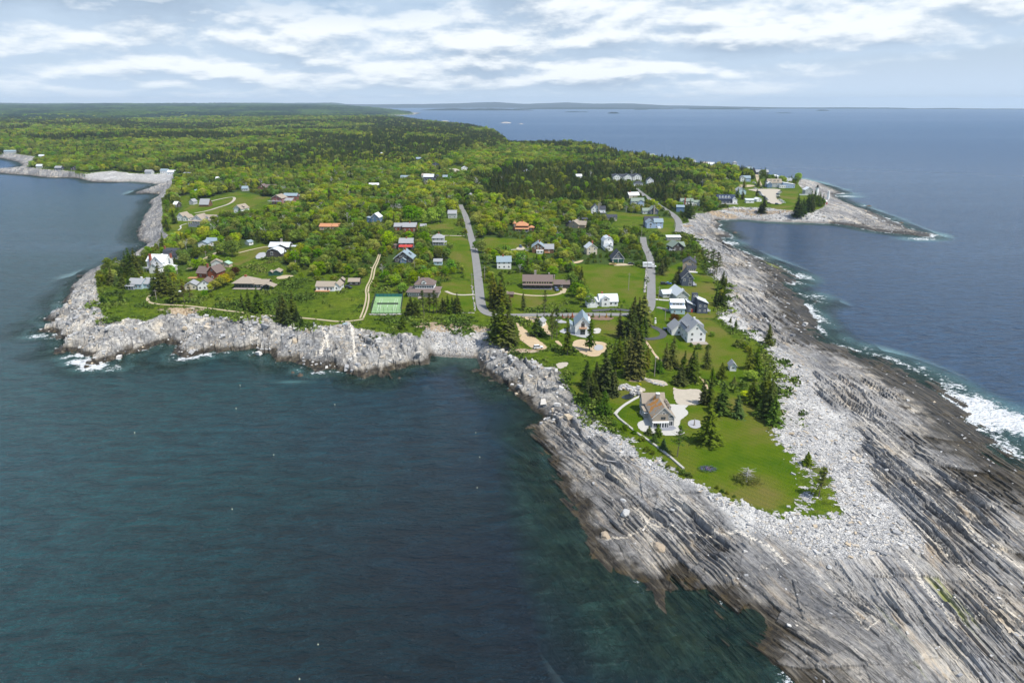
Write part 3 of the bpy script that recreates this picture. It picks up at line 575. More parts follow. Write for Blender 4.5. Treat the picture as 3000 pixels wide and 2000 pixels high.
TRK=trunk_mesh('trunk',.93,.014,None,0); TRKP=trunk_mesh('trunk',.95,.013,None,14,3,.35); TRKB=trunk_mesh('trunk',.62,.02,None,8,5,.22)
DEAD=[dead_mesh('branches',51),dead_mesh('branches',52)]
DTR=trunk_mesh('trunk',.3,.016,BARE)
KIND={'s':(SPR,TRK,'spruce_tree','spruce'),'p':(PIN,TRKP,'pine_tree','pine'),'w':(WID,TRK,'spruce_tree','spruce'),'b':(BRO,TRKB,'broadleaf_tree','tree')}
def tree(kind,x,y,h,label,group=None,var=None,col=(1,1,1),wf=1.,z=None,lean=0):
    meshes,tr,name,cat=KIND[kind]; me=meshes[(var if var is not None else random.randrange(99))%len(meshes)]
    if z is None: z=H1(x,y)
    e=empty(name,(x,y,z-.1),random.random()*6.28,(h*wf*random.uniform(.88,1.15),h*wf*random.uniform(.88,1.15),h)); tag(e,label,cat,group)
    c=link('crown',me,e); c.color=tuple(col)+(1,)
    link('trunk',tr,e)
    e.rotation_euler.x=random.uniform(-.05,.05); e.rotation_euler.y=random.uniform(-.05,.05)
    return c
ORD=['first','second','third','fourth','fifth','sixth','seventh','eighth','ninth','tenth','eleventh','twelfth','thirteenth','fourteenth']
def cluster(kind,place,lst,col=(1,1,1),noun=None):
    lst=sorted(lst); n=len(lst)
    noun=noun or {'s':'spruce','p':'pine','w':'broad spruce','b':'leafy tree'}[kind]
    pl=noun if noun.endswith('spruce') else noun+'s'
    for i,t in enumerate(lst):
        u,vb,vt=t[:3]; wf=(t[3] if len(t)>3 else 1.)*(1.2 if kind=='s' else 1.); var=t[4] if len(t)>4 else None
        p=PL(u,vb); h=min(22 if vb>530 else 9.+(vb*7%5),max(2,ztop(p.y,vt)-p.z))
        if kind=='b': h*=.93
        size='tall' if h>13 else 'small' if h<6 else 'mid-sized'
        if n==1: lab=f'{size} {noun} {place}'
        else: lab=f'{ORD[i]} from the left of the {n} {pl} {place}'
        tree(kind,p.x,p.y,h,lab,None,var,col,wf,p.z)
        if kind in 'spwb': HAND.append((p.x,p.y))
HAND=[]
cluster('s','on the lawn right of the gravel circle',[(2077,1300,1170,1.25,2)],(1,1.05,1))
cluster('s','beside the gravel parking area of the shingled house',[(2060,1184,1108,1.1,1),(2079,1184,1103,1.0,0)])
cluster('s','behind the tall lawn spruce, bluish green',[(2113,1209,1122,1.35,2)],(.95,1.1,1.5))
cluster('s','standing alone in mid lawn east of the shingled house',[(2161,1220,1157,1.5,2)],(1,1.15,.9))
cluster('s','in the clump at the stony east edge of the lawn',[(2221,1217,1168,1.5,2),(2265,1240,1158,1.5,2),(2250,1222,1130,1.3,0),(2203,1182,1108,1.3,2),(2240,1190,1090,1.2,0),(2256,1205,1105,1.2,0),(2236,1160,1075,1.1,1)],(1,1.1,.8))
cluster('s','half hidden in the brush below the garden shed',[(2150,1125,1100,1.6,2)])
cluster('b','with bright green dome beside the garden shed brush',[(2200,1113,1080,1.6,1),(2182,1165,1140,1.5,0)],(1.1,1.15,.8))
cluster('w','behind the garden shed by the east stones',[(2195,1082,1010,.9,0),(2214,1082,1013,1.,0)],(1.1,1.1,.9))
cluster('s','in front of the garden shed track',[(2087,1116,1072,1.2,3),(2113,1107,1062,1.5,2)],(1.1,1.15,.9))
cluster('w','south of the white dormered house',[(2069,1077,1008,.95,0),(1965,1075,983,1.,0)],(1.1,1.05,.8))
cluster('s','in the grove behind the shingled house',[(2030,1118,1025,1.3,0),(1993,1127,1068,1.5,2),(2001,1085,1026,1.2,1),(2018,1100,1040,1.3,0),(2040,1090,1030,1.2,1),(1950,1078,1003,1.2,1)])
cluster('s','right of the lamp pole by the grove',[(1930,1090,1045,1.5,2)],(.9,1.1,1.3))
cluster('s','in the long grove right of the dirt yard',[(1880,1098,1020,1.,1),(1847,1105,988,1.1,0),(1864,1103,972,1.1,1),(1810,1080,983,1.1,1),(1829,1072,980,1.,1),(1798,1060,1000,1.1,1),(1893,1090,1010,.9,3),(1838,1060,970,1.,0),(1875,1050,960,1.,1),(1858,1030,950,1.,0)],(1.25,1.15,.85))
cluster('s','in the grove where the lane meets the dark drive',[(1816,987,908,1.2,1),(1839,993,900,1.2,1),(1858,985,900,1.2,0),(1868,950,868,1.3,1),(1882,955,862,1.4,0),(1895,945,880,1.2,1),(1855,930,868,1.2,0),(1875,1000,930,1.2,1),(1890,985,915,1.1,0)],(1.25,1.15,.85))
cluster('s','in the dark grove left of the quarry pond',[(1716,1130,1056,1.4,0),(1747,1118,1058,1.3,0),(1772,1152,1020,1.1,1),(1788,1155,1065,1.2,0),(1735,1150,1085,1.3,0),(1760,1140,1070,1.2,1),(1714,1184,1140,1.7,2),(1800,1160,1080,1.,0),(1725,1165,1100,1.3,0),(1745,1170,1110,1.3,2)])
cluster('w','with low skirts at the seaward end of the dark grove',[(1768,1212,1138,1.15,0)],(.95,1.1,1.1))
cluster('s','between the dirt yard and the rocky ledge',[(1663,1039,945,1.1,3),(1727,1028,925,.9,3)],(1.2,1.1,.8))
cluster('p','with bare lower trunks beside the sandy drive',[(1617,995,915,1.,0),(1631,989,895,1.,1)],(1.3,1.2,.9))
cluster('s','in front of the little white shed',[(1573,983,920,1.5,2)],(1,1.1,.8))
cluster('p','slender, beside the road behind the white shed',[(1593,940,848,.8,2)],(1.1,1.,.9))
cluster('s','thin and greyish in the striped lawn below the long brown house',[(1533,908,850,1.1,3)],(1.5,1.3,1.3))
cluster('s','in the dark clump between cove and road',[(1452,1000,905,1.5,0),(1474,1006,882,1.3,1),(1492,992,900,1.4,0),(1462,985,900,1.4,2),(1484,1010,915,1.5,2),(1470,975,880,1.3,0),(1500,998,930,1.3,0)])
cluster('s','in the column beside the bend of the road',[(1463,912,822,1.3,1),(1450,905,815,1.3,0),(1480,905,835,1.3,1),(1445,880,800,1.2,0),(1470,890,790,1.2,1),(1492,900,860,1.3,1)],(1.35,1.2,.85))
cluster('s','alone on the banded eastern rocks',[(2251,1009,948,1.3,2)])
cluster('s','small, at the top of the eastern cobble beach',[(2156,961,935,1.4,2),(2139,945,926,1.4,2)])
cluster('s','at the shore edge beside the dark blue house',[(2116,850,793,1.4,0),(2106,897,850,1.3,0),(2115,899,846,1.3,2),(2096,890,852,1.2,1),(2124,840,805,1.2,1)])
cluster('p','ragged at the shore behind the tan house',[(2088,808,730,1.1,0),(2099,805,738,1.1,1),(2082,795,745,1.1,1),(2107,800,750,1.,2),(2072,770,735,1.2,1),(2056,760,725,1.2,1),(2040,748,715,1.3,1),(2092,830,775,1.,0)],(1.2,1.1,.8))
cluster('s','against the left wall of the dark slate house',[(1987,824,783,1.5,0),(1979,830,795,1.5,2)])
cluster('s','grey green, behind the box truck',[(1936,805,760,1.6,0),(1948,795,745,1.2,1)],(1.5,1.3,1.2))
cluster('s','low and round on cobbles beyond the lawn tip',[(2365,1362,1322,1.8,2)],(1,1.2,.9))
cluster('p','ragged at the end of the grassy spit',[(2398,1455,1367,1.5,1)],(1.1,1.1,.8))
cluster('p','with a bare trunk on the lawn before the terrace',[(1984,1337,1247,1.2,0)],(1.1,1.2,.9))
cluster('s','in front of the grey deck of the shingled house',[(1928,1277,1240,1.5,0),(1943,1316,1283,1.6,2),(1901,1272,1245,1.8,2),(1917,1296,1268,1.8,2)],(.95,1.15,1.05))
cluster('s','alone in the brush between cove and tennis court',[(1181,963,914,1.3,0)])
cluster('s','in front of the brown hipped house',[(1204,926,869,1.6,0),(1220,924,873,1.4,0),(1195,922,885,1.5,2)])
cluster('p','in front of the brown hipped house',[(1243,926,850,1.,0),(1259,915,858,1.1,1),(1270,917,850,1.1,1),(1279,918,862,1.1,1)],(1.,.95,.7))
cluster('s','in the row at the foot of the small road lawn',[(1297,915,871,1.5,0),(1314,918,863,1.2,1),(1326,916,868,1.3,0),(1343,918,856,1.2,1),(1306,918,876,1.3,1),(1334,917,872,1.3,0)])
cluster('s','on the cliff top beside the seaside path',[(836,942,866,1.3,0),(860,938,850,1.1,1),(823,930,858,.7,3),(846,946,885,1.3,2),(815,938,885,1.,1),(872,944,895,1.2,0)])
cluster('s','small, right of the cliff top clump',[(886,955,926,1.5,2)])
cluster('s','sparse, in the meadow behind the cliff scar',[(710,905,853,.9,3),(728,908,845,.9,1),(757,917,840,1.2,0),(767,908,860,.9,3),(749,905,865,1.1,0)])
cluster('p','reddish, beside the curve of the seaside path',[(541,889,836,1.2,0),(558,889,833,1.2,1)],(1.9,.95,.7))
cluster('s','big and dark behind the curve of the seaside path',[(471,867,768,1.2,0),(510,889,799,1.1,1),(490,862,790,1.3,0),(458,860,800,1.2,0),(482,845,795,1.3,1),(520,870,815,1.1,1),(448,848,805,1.2,0)])
cluster('s','round and low in the headland grass',[(303,888,866,2.2,2),(355,880,858,2.4,2)],(.8,1,1))
cluster('s','in the grove left of the white farmhouse',[(388,806,724,1.1,1),(399,808,726,1.1,0),(410,802,736,.9,1),(372,800,735,1.1,1),(380,812,755,1.2,0),(362,808,762,1.2,1),(395,822,770,1.2,0),(352,800,768,1.2,1)],(1.1,1.05,.8))
cluster('s','along the west shore of the headland',[(319,832,790,1.6,2),(331,834,783,1.4,0),(345,836,800,1.5,2),(308,820,795,1.6,2),(334,790,763,1.3,1),(362,842,800,1.5,2),(378,846,805,1.4,0)],(1,1.05,.85))
cluster('s','beside the two white gabled houses on the west shore',[(512,655,613,1.3,0),(497,600,580,1.6,1),(488,598,578,1.6,0),(505,596,577,1.5,1),(488,665,640,1.5,2)])
cluster('s','on the point beside the lighthouse parking',[(2336,636,562,1.3,0),(2330,632,590,1.4,2),(2350,640,580,1.4,0),(2362,622,566,1.3,0),(2372,615,560,1.3,1),(2382,606,556,1.4,0),(2392,600,562,1.3,1),(2400,605,560,1.,0),(2378,618,570,1.3,0),(2408,602,566,1.,1),(2346,615,585,1.3,1)])
cluster('s','in front of the parking lot cliff',[(2234,625,574,1.4,0),(2226,622,590,1.3,2)])
cluster('s','above the cove beach, dark, right of the blue shed',[(2020,640,585,1.5,0),(2010,632,590,1.4,0),(2030,632,598,1.4,1)])
cluster('s','around the parking lot and inn',[(2153,548,523,1.3,0),(2180,550,518,1.2,0),(2221,548,518,1.3,0),(2276,547,524,1.3,0),(2217,575,550,1.3,1),(2245,545,510,1.4,0),(2175,585,553,1.4,1),(2160,580,550,1.4,0)])
cluster('s','on the skyline behind the lighthouse inn',[(2311,520,490,1.3,0),(2318,520,488,1.3,1),(2342,520,503,1.5,2),(2296,518,493,1.3,1),(2005,460,441,1.3,0),(2020,464,446,1.3,0),(2060,468,452,1.3,1),(2110,474,452,1.3,0),(2120,478,454,1.3,1),(2135,484,460,1.3,1),(2180,490,473,1.3,0),(2228,498,478,1.3,1),(2240,502,484,1.3,0),(2272,510,490,1.3,1)])
cluster('b','with bright yellow green dome left of the red porch house',[(1141,727,668,.95,1)],(1.15,1.15,.7))
cluster('b','bright green, between the red porch house and the pale hip roofed house',[(1243,722,672,.95,1)],(1.05,1.1,.7))
cluster('b','below the pale hip roofed house',[(1254,738,702,1.1,0)],(.9,1,.9))
cluster('b','alone in the lawn left of the main road',[(1317,742,706,1.15,0)],(.95,1.05,.9))
cluster('b','right of the main road opposite that lawn',[(1411,740,695,1.1,1),(1393,735,700,1.,2)],(1,1.1,.8))
cluster('b','broad and spreading, between the long white house and the dark barn',[(681,752,697,1.3,1),(660,745,705,1.2,1)],(.85,1,.7))
cluster('b','right of the white farmhouse',[(582,762,716,1.1,0),(530,765,722,1.,2),(542,768,725,1.,0),(499,806,770,1.2,1),(508,808,775,1.,0)],(.8,.95,.8))
cluster('b','with dark purple leaves beside the yellow green hedge',[(692,806,778,1.4,1)],(.45,.16,.7))
cluster('b','with dark purple leaves by the pale blue shed roofed house',[(1974,947,914,1.2,1)],(.85,.22,.9))
cluster('b','trimmed into the yellow green hedge below the red log house',[(630,850,816,1.3,0),(645,842,806,1.4,1),(660,835,796,1.4,0),(674,826,789,1.3,1),(617,856,826,1.3,2)],(1.25,.95,.5))
cluster('b','round crowned, left of the top of the main road',[(1205,655,594,1.3,1),(1235,650,605,1.2,0),(1265,655,610,1.2,3),(1290,650,600,1.2,1),(1345,590,543,1.2,0)],(.85,.95,.8))
cluster('b','broad crowned, above the tan roofed house',[(1612,650,611,1.5,1),(1440,640,600,1.4,3)],(1.1,1.,.7))
cluster('b','left of the wide striped field',[(1690,868,820,1.3,3),(1702,890,830,1.,2),(1670,840,790,1.2,3),(1715,880,835,1.1,0),(1728,900,850,1.,2)],(.75,.85,.9))
cluster('b','in the hedge beside the sandy double track',[(1075,760,735,1.2,0),(1122,745,715,1.2,2),(1240,860,820,1.2,1),(1180,858,825,1.3,3),(1150,840,800,1.2,0)],(.75,.9,.9))
def bushes(place,lst,col=(1,1,1),adj='green'):
    lst=sorted(lst); n=len(lst)
    for i,(u,v,w) in enumerate(lst):
        p=P(u,v); s=w*mpp(p)/1.2
        o=link('bush',SHR[i%3],None); o.location=(p.x,p.y,p.z-.1*s); o.scale=(s,s,s*.8); o.rotation_euler=(0,0,i*1.7); o.color=tuple(col)+(1,)
        tag(o,(f'{ORD[i]} from the left of the {n} {adj} bushes {place}' if n>1 else f'{adj} bush {place}'),'bush')
bushes('beside the quarry pond',[(1873,1130,16)],(3.4,2.6,.3),'yellow flowering')
bushes('below the tan roofed cottage',[(620,870,26),(640,878,24),(600,862,24),(585,872,20),(655,882,22),(668,885,20)],(.8,1,.9),'dense rounded')
bushes('by the terrace of the white dormered house',[(1990,968,18),(2000,985,14),(2045,1022,30),(2025,1015,20),(2075,1020,20)],(.9,1,.9),'low garden')
bushes('on the spit side of the seawall',[(1860,1270,30),(1880,1290,28),(1895,1320,26),(1912,1330,22),(1945,1350,16),(1958,1368,14),(2000,1388,30),(2018,1396,26),(1830,1258,28),(1800,1245,26),(1985,1376,18)],(1.,1.05,.9),'low wild')
bushes('along the lawn edge facing the foreground ledge',[(2100,1430,18),(2115,1440,16),(2130,1446,18),(2150,1455,14)],(.8,.8,.9),'scrubby')
bushes('in front of the white gambrel house',[(1785,884,16),(1800,886,14),(1815,886,14),(1828,884,12)],(.9,1,.8),'clipped')
bushes('in the yard above the striped lawn',[(1627,848,16),(1642,850,16)],(.7,.85,.8),'dark')
bushes('left of the rocks by the little shed on the east field',[(2085,985,26),(2165,1015,40),(2180,1020,34),(2190,1030,30)],(1.2,1.2,.8),'bright wild')
# ---------------------------------------------------------------- buildings
M_=dict(
 white=mat_plain('white_clapboard',(.80,.80,.78),.7,.05,3,bands=3.2), cream=mat_plain('cream_siding',(.62,.55,.42),.7,.06,3,bands=3.2),
 tan=mat_plain('tan_siding',(.50,.38,.27),.7,.06,3,bands=3.2), grey=mat_plain('grey_shingle',(.33,.32,.30),.85,.25,2.5,bands=3), lgrey=mat_plain('pale_grey_siding',(.46,.48,.47),.8,.1,3,bands=3),
 slate=mat_plain('slate_blue_siding',(.085,.10,.135),.75,.15,3,bands=3), dark=mat_plain('dark_shingle',(.075,.065,.06),.85,.3,3,bands=3), brown=mat_plain('brown_shingle',(.17,.095,.05),.85,.25,3,bands=3),
 red=mat_plain('red_wood',(.27,.075,.035),.8,.2,3,bands=2), blue=mat_plain('pale_blue_siding',(.36,.46,.62),.7,.06,3,bands=3), mblue=mat_plain('blue_siding',(.13,.22,.34),.7,.1,3,bands=3), aqua=mat_plain('aqua_siding',(.42,.55,.60),.7,.06,3,bands=3),
 green=mat_plain('dark_green_boards',(.03,.10,.07),.7,.1,3,bands=2), teal=mat_plain('dark_teal_boards',(.05,.08,.085),.7,.15,3,bands=2), stone=mat_plain('field_stone',(.33,.29,.25),.9,.45,2.2), pink=mat_plain('dusty_red_siding',(.33,.13,.11),.8,.1,3,bands=3),
 rtan=mat_plain('tan_shingle_roof',(.33,.28,.22),.9,.2,2,bands=4), rrust=mat_plain('lichen_stained_roof',(.33,.28,.22),.9,.2,2,bands=4,stain=(.50,.21,.035)), rbrown=mat_plain('brown_shingle_roof',(.17,.13,.115),.9,.2,2,bands=4), rgrey=mat_plain('grey_shingle_roof',(.32,.33,.34),.9,.15,2,bands=4),
 rpale=mat_plain('pale_metal_roof',(.56,.59,.60),.5,.08,1,spec=.5), rdark=mat_plain('charcoal_roof',(.055,.06,.075),.85,.2,2,bands=4), rblue=mat_plain('blue_grey_roof',(.25,.32,.36),.85,.12,2,bands=4), rgreen=mat_plain('grey_green_roof',(.22,.27,.22),.85,.15,2,bands=4),
 rorange=mat_plain('orange_shingle_roof',(.50,.24,.12),.9,.15,2,bands=4), rred=mat_plain('red_metal_roof',(.45,.06,.05),.6,.1,1), rlgreen=mat_plain('pale_green_roof',(.33,.48,.37),.6,.1,1), rwhite=mat_plain('white_metal_roof',(.74,.76,.76),.5,.05,1,spec=.5), rnavy=mat_plain('navy_roof',(.03,.045,.085),.8,.15,2,bands=4),
 brick=mat_plain('red_brick',(.32,.10,.06),.9,.3,4,bands=6), frame=mat_plain('white_trim',(.82,.82,.80),.6,.03,2), dframe=mat_plain('dark_trim',(.10,.10,.10),.6,.05,2), glass=mat_plain('window_glass',(.025,.032,.04),.08,.2,1,spec=.8), deck=mat_plain('new_wood_deck',(.45,.24,.11),.8,.15,3), gdeck=mat_plain('grey_deck_boards',(.24,.25,.28),.8,.1,3),
 yellow=mat_plain('yellow_shutter',(.75,.66,.30),.7,.05,2), steel=mat_plain('steel',(.35,.36,.37),.5,.1,2,metal=.6), rust=mat_plain('door_red',(.40,.05,.04),.7,.1,2), black=mat_plain('black_rubber',(.02,.02,.02),.8,.1,3), wood=mat_plain('grey_weathered_wood',(.34,.30,.26),.9,.25,5), orange=mat_plain('orange_paint',(.75,.25,.04),.7,.1,2),
 asph=mat_plain('asphalt',(.215,.212,.205),.92,.2,.35), dasph=mat_plain('fresh_asphalt',(.075,.078,.085),.92,.12,.5), gravel=mat_plain('pale_gravel',(.42,.375,.30),.95,.22,.8), sand=mat_plain('bare_sandy_soil',(.47,.36,.225),.95,.25,.4), dirt=mat_plain('beaten_track',(.42,.35,.23),.95,.25,.6), ggravel=mat_plain('grey_gravel',(.36,.365,.375),.95,.2,1.2), mulch=mat_plain('mulch',(.20,.13,.09),.95,.3,1.2), pave=mat_plain('pale_paving',(.46,.45,.41),.9,.12,1.2),
 court=mat_plain('court_green',(.22,.36,.16),.9,.12,.25), net=mat_plain('net_cord',(.05,.06,.06),.8,.1,3))
_wc={}
def cached(key,fn,mat):
    if key not in _wc:
        b=MB(); fn(b); me=b.mesh(key[0]); me.materials.append(M_[mat]); _wc[key]=me
    return _wc[key]
def window(root,x,y,z,w,h,face,frame='frame',mull=1):
    # unit faces -Y
    w=round(w,1); h=round(h,1)
    def fr(b):
        t=.11
        b.box(-w/2-t,w/2+t,-.07,.02,-h/2-t,-h/2); b.box(-w/2-t,w/2+t,-.07,.02,h/2,h/2+t); b.box(-w/2-t,-w/2,-.07,.02,-h/2,h/2); b.box(w/2,w/2+t,-.07,.02,-h/2,h/2)
        if mull: b.box(-.035,.035,-.065,.02,-h/2,h/2)
    o=link('window',cached(('window',w,h,frame,mull),fr,frame),root); o.location=(x,y,z); o.rotation_euler=(0,0,{'S':0,'E':math.pi/2,'W':-math.pi/2,'N':math.pi}[face])
    g=link('pane',cached(('pane',w,h),lambda b:b.box(-w/2,w/2,-.04,.01,-h/2,h/2),'glass'),o)
    return o
def door(root,x,y,z,w,h,face,mat='frame'):
    o=link('door',cached(('door',w,h,mat),lambda b:(b.box(-w/2,w/2,-.06,.02,0,h),b.box(-w/2+.15,w/2-.15,-.08,-.05,h*.5,h*.9)),mat),root)
    o.location=(x,y,z); o.rotation_euler=(0,0,{'S':0,'E':math.pi/2,'W':-math.pi/2,'N':math.pi}[face]); return o
def block(root,x,y,w,d,h,roof='g',ax='y',rise=2.4,wall='white',rm='rgrey',win=(2,2,2),fl=1,z0=0,over=.4,frame='frame',ww=1.0,wh=1.25,trim=False,gw=True,sub=False):
    W=M_[wall]; RM=M_[rm]; y1=y+d; cx=x; cy=y+d/2; xa,xb=x-w/2,x+w/2
    th=.18; off=.03
    if roof in('g','m','s','t'):
        span=w if ax=='y' else d; c=cx if ax=='y' else cy; a,b=(y,y1) if ax=='y' else (xa,xb); hs=span/2
        if roof=='g': pr=[(-hs,h),(0,h+rise),(hs,h)]
        elif roof=='m': pr=[(-hs,h),(-hs*.68,h+rise*.62),(0,h+rise),(hs*.68,h+rise*.62),(hs,h)]
        elif roof=='s': pr=[(-hs,h),(hs,h+rise)] if ax=='x' else [(-hs,h+rise),(hs,h)]
        else: pr=[(-hs,h),(-hs*.25,h+rise),(hs,h-rise*.2)]
        base=-2.
        mb=MB().ext([(c-hs,z0+base)]+[(c+p,z0+q) for p,q in pr]+[(c+hs,z0+base)],ax,a,b); mb.build('wall',W,root)
        # roof sheet: outline pushed out along the slope
        k0=(pr[1][1]-pr[0][1])/(pr[1][0]-pr[0][0]); k1=(pr[-1][1]-pr[-2][1])/(pr[-1][0]-pr[-2][0])
        top=[(pr[0][0]-over,pr[0][1]-k0*over)]+list(pr[1:-1])+[(pr[-1][0]+over,pr[-1][1]+k1*over)]
        prof=[(c+p,z0+q+off) for p,q in top]+[(c+p,z0+q+off+th) for p,q in top[::-1]]
        ro=MB().ext(prof,ax,a-over,b+over).build('roof',RM,root)
        if trim and ax=='y':
            tp=[(c+p*.995,z0+q-.22) for p,q in top]+[(c+p*.995,z0+q+off-.01) for p,q in top[::-1]]
            MB().ext(tp,'y',a-over+.02,a-over+.16).build('fascia',M_['frame'],ro)
    elif roof=='h':
        MB().box(xa,xb,y,y1,z0-2,z0+h).build('wall',W,root)
        e=over; m=min(w,d)/2; X0,X1,Y0,Y1=xa-e,xb+e,y-e,y1+e
        if w>=d: rg=[(X0+m,cy),(X1-m,cy)]
        else: rg=[(cx,Y0+m),(cx,Y1-m)]
        zb=z0+h; mb=MB(); 
        vs=[(X0,Y0,zb+.01),(X1,Y0,zb+.01),(X1,Y1,zb+.01),(X0,Y1,zb+.01),(X0,Y0,zb+.18),(X1,Y0,zb+.18),(X1,Y1,zb+.18),(X0,Y1,zb+.18),(rg[0][0],rg[0][1],zb+rise),(rg[1][0],rg[1][1],zb+rise)]
        fs=[(3,2,1,0),(0,1,5,4),(1,2,6,5),(2,3,7,6),(3,0,4,7)]
        fs+= [(4,5,9,8),(5,6,9),(6,7,8,9),(7,4,8)] if w>=d else [(4,5,8),(5,6,9,8),(6,7,9),(7,4,8,9)]
        mb.add(vs,fs); ro=mb.build('roof',RM,root)
    else:
        MB().box(xa,xb,y,y1,z0-2,z0+h).build('wall',W,root); ro=MB().box(xa-.2,xb+.2,y-.2,y1+.2,z0+h+.005,z0+h+.25).build('roof',RM,root)
    for f in range(fl):
        zz=z0+1.55+2.7*f
        if zz+wh/2>z0+h+.15 and f>0: continue
        for fc,n in zip('SEW',win):
            L=w if fc=='S' else d
            for i in range(n):
                t=(i+.5)/n*L-L/2
                if fc=='S': window(root,cx+t,y,zz,ww,wh,'S',frame)
                elif fc=='E': window(root,xb,cy+t,zz,ww,wh,'E',frame)
                else: window(root,xa,cy+t,zz,ww,wh,'W',frame)
    if gw and ax=='y' and roof in 'gm' and rise>2: window(root,cx,y,z0+h+rise*.34,.9,1.,'S',frame)
    return ro
def chimney(parent,x,y,z0,z1,mat='brick',s=.9):
    b=MB().box(x-s/2,x+s/2,y-s/2,y+s/2,z0,z1-.2); b.box(x-s/2-.08,x+s/2+.08,y-s/2-.08,y+s/2+.08,z1-.197,z1); return b.build('chimney',M_[mat],parent)
def deck(root,x0,x1,y0,y1,z,mat='deck',rail=True,post=1.8):
    b=MB().box(x0,x1,y0,y1,z-.15,z)
    n=max(2,int((x1-x0)/post)+1)
    for i in range(n):
        xx=x0+.08+(x1-x0-.16)*i/(n-1); b.box(xx-.06,xx+.06,y0+.02,y0+.14,-1.5,z-.152)
    d=b.build('deck',M_[mat],root)
    if rail:
        r=MB()
        for i in range(n):
            xx=x0+.08+(x1-x0-.16)*i/(n-1); r.box(xx-.05,xx+.05,y0+.03,y0+.13,z+.002,z+.95)
        r.box(x0,x1,y0+.04,y0+.12,z+.952,z+1.03); r.box(x0,x1,y0+.05,y0+.11,z+.45,z+.5); r.build('railing',M_['frame' if mat!='deck' else mat],d)
    return d
def porch(root,x0,x1,y0,y1,h,rm='rgrey',post='frame',n=4,fl=.3,floor='gdeck'):
    MB().box(x0,x1,y0,y1,-1,fl).build('porch_floor',M_[floor],root)
    b=MB()
    for i in range(n):
        xx=x0+.12+(x1-x0-.24)*i/(n-1); b.box(xx-.09,xx+.09,y0+.05,y0+.23,fl+.002,h)
    b.build('porch_posts',M_[post],root)
    MB().ext([(y0-.3,h+.02),(y1,h+.62),(y1,h+.78),(y0-.3,h+.18)],'x',x0-.3,x1+.3).build('porch_roof',M_[rm],root)
def dormer(root,x,y,z,w,h,d=2.2,wall='white',rm='rgrey'):
    if isinstance(d,str): wall,rm,d=d,wall,2.2
    MB().ext([(x-w/2,z),(x-w/2,z+h),(x,z+h+w*.4),(x+w/2,z+h),(x+w/2,z)],'y',y,y+d).build('dormer',M_[wall],root)
    e=.2; MB().ext([(x-w/2-e,z+h-e*.8+.03),(x,z+h+w*.4+.03),(x+w/2+e,z+h-e*.8+.03),(x+w/2+e,z+h-e*.8+.15),(x,z+h+w*.4+.17),(x-w/2-e,z+h-e*.8+.15)],'y',y-e,y+d).build('dormer_roof',M_[rm],root)
    window(root,x,y,z+h*.55,w*.5,h*.7,'S')
HOUSES=[]; HL=[]
def house(name,label,cat,u,v,blocks,ang=0,sc=1.,chim=(),dz=0):
    p=PL(u,v); e=empty(name,(p.x,p.y,p.z+dz),R(ang)+math.atan2(-p.x,p.y)*.0,sc); tag(e,label,cat)
    ros=[]
    mw=0
    for b in blocks:
        b=dict(b); a=b.pop('a'); ros.append(block(e,*a,**b)); mw=max(mw,abs(a[0])+a[2]/2,a[1]+a[3])
    for (i,x,y,z,mt) in chim: chimney(ros[i],x,y,max(0,z-3.),z,mt)
    HOUSES.append((p.x,p.y+mw*.4,mw*sc+2.5)); HL.append(label); return e
def B(x,y,w,d,h,roof='g',ax='y',rise=2.4,wall='white',rm='rgrey',win=(2,2,2),fl=1,**k):
    return dict(a=(x,y,w,d,h),roof=roof,ax=ax,rise=rise,wall=wall,rm=rm,win=win,fl=fl,**k)
HS='house'
# main shingled house on the point
e=house('shingled_house','large tan shingled house with orange lichen on its roof, on the point lawn',HS,1942,1249,[
 B(0,0,9.5,14,4.6,'g','y',4.6,'grey','rtan',(0,2,0),1,trim=True,over=.5),
 B(-1.,14.3,10,6,5.0,'g','x',3.4,'grey','rtan',(0,0,2),2,over=.4),
 B(-5.6,8.5,2.,5,3.4,'f','y',0,'grey','rtan',(0,0,1),1)],2,.82)
MB().ext([(-5.22,4.375),(-.15,9.285),(-.15,9.325),(-5.22,4.415)],'y',-.3,13.6).build('lichen_roof_slope',M_['rrust'],e)
MB().box(-4.75,1.9,-.32,-.04,2.75,5.9).build('shingle_bay',M_['rtan'],e)
for xx in (-.75,.25): window(e,xx,-.34,4.1,.8,1.1,'S','dframe',0)
MB().box(-4.9,2.2,-1.6,-.35,2.45,2.72).build('porch_roof',M_['frame'],e)
b=MB()
for xx in (-4.75,-2.3,-1.,.2,1.3,2.1): b.box(xx-.1,xx+.1,-1.5,-1.3,0,2.448)
b.build('porch_posts',M_['frame'],e)
for xx in (-1.6,-.4,.75,1.7): window(e,xx,-1.25,1.25,.85,2.,'S','frame',0)
window(e,-3.5,-.06,1.35,1.9,1.9,'S')
for xx in (2.7,3.6): window(e,xx+.1,-.05,4.75,.75,1.3,'S')
window(e,3.2,-.05,1.5,1.8,2.0,'S'); 
MB().box(2.2,4.7,-1.6,-.05,-1,.35).build('steps',M_['gdeck'],e)
chimney(e,-.2,11.4,5,10.6,'stone',1.5); MB().box(-1.0,.6,10.6,12.2,10.62,10.85).build('chimney_cap',M_['frame'],e)
for yy in (4,7,10): dormer(e,3.6,yy,5.2,.9,2.2,'grey','rtan')
MB().add([(-5,-1.5,.18),(-4.9,-.4,.18),(4.9,-.4,.18),(5.6,-1.8,.18),(3.2,-4.1,.18),(-.6,-4.1,.18),(-3.,-3.1,.18)],[tuple(range(7))[::-1]]).build('patio_deck',M_['gdeck'],e)
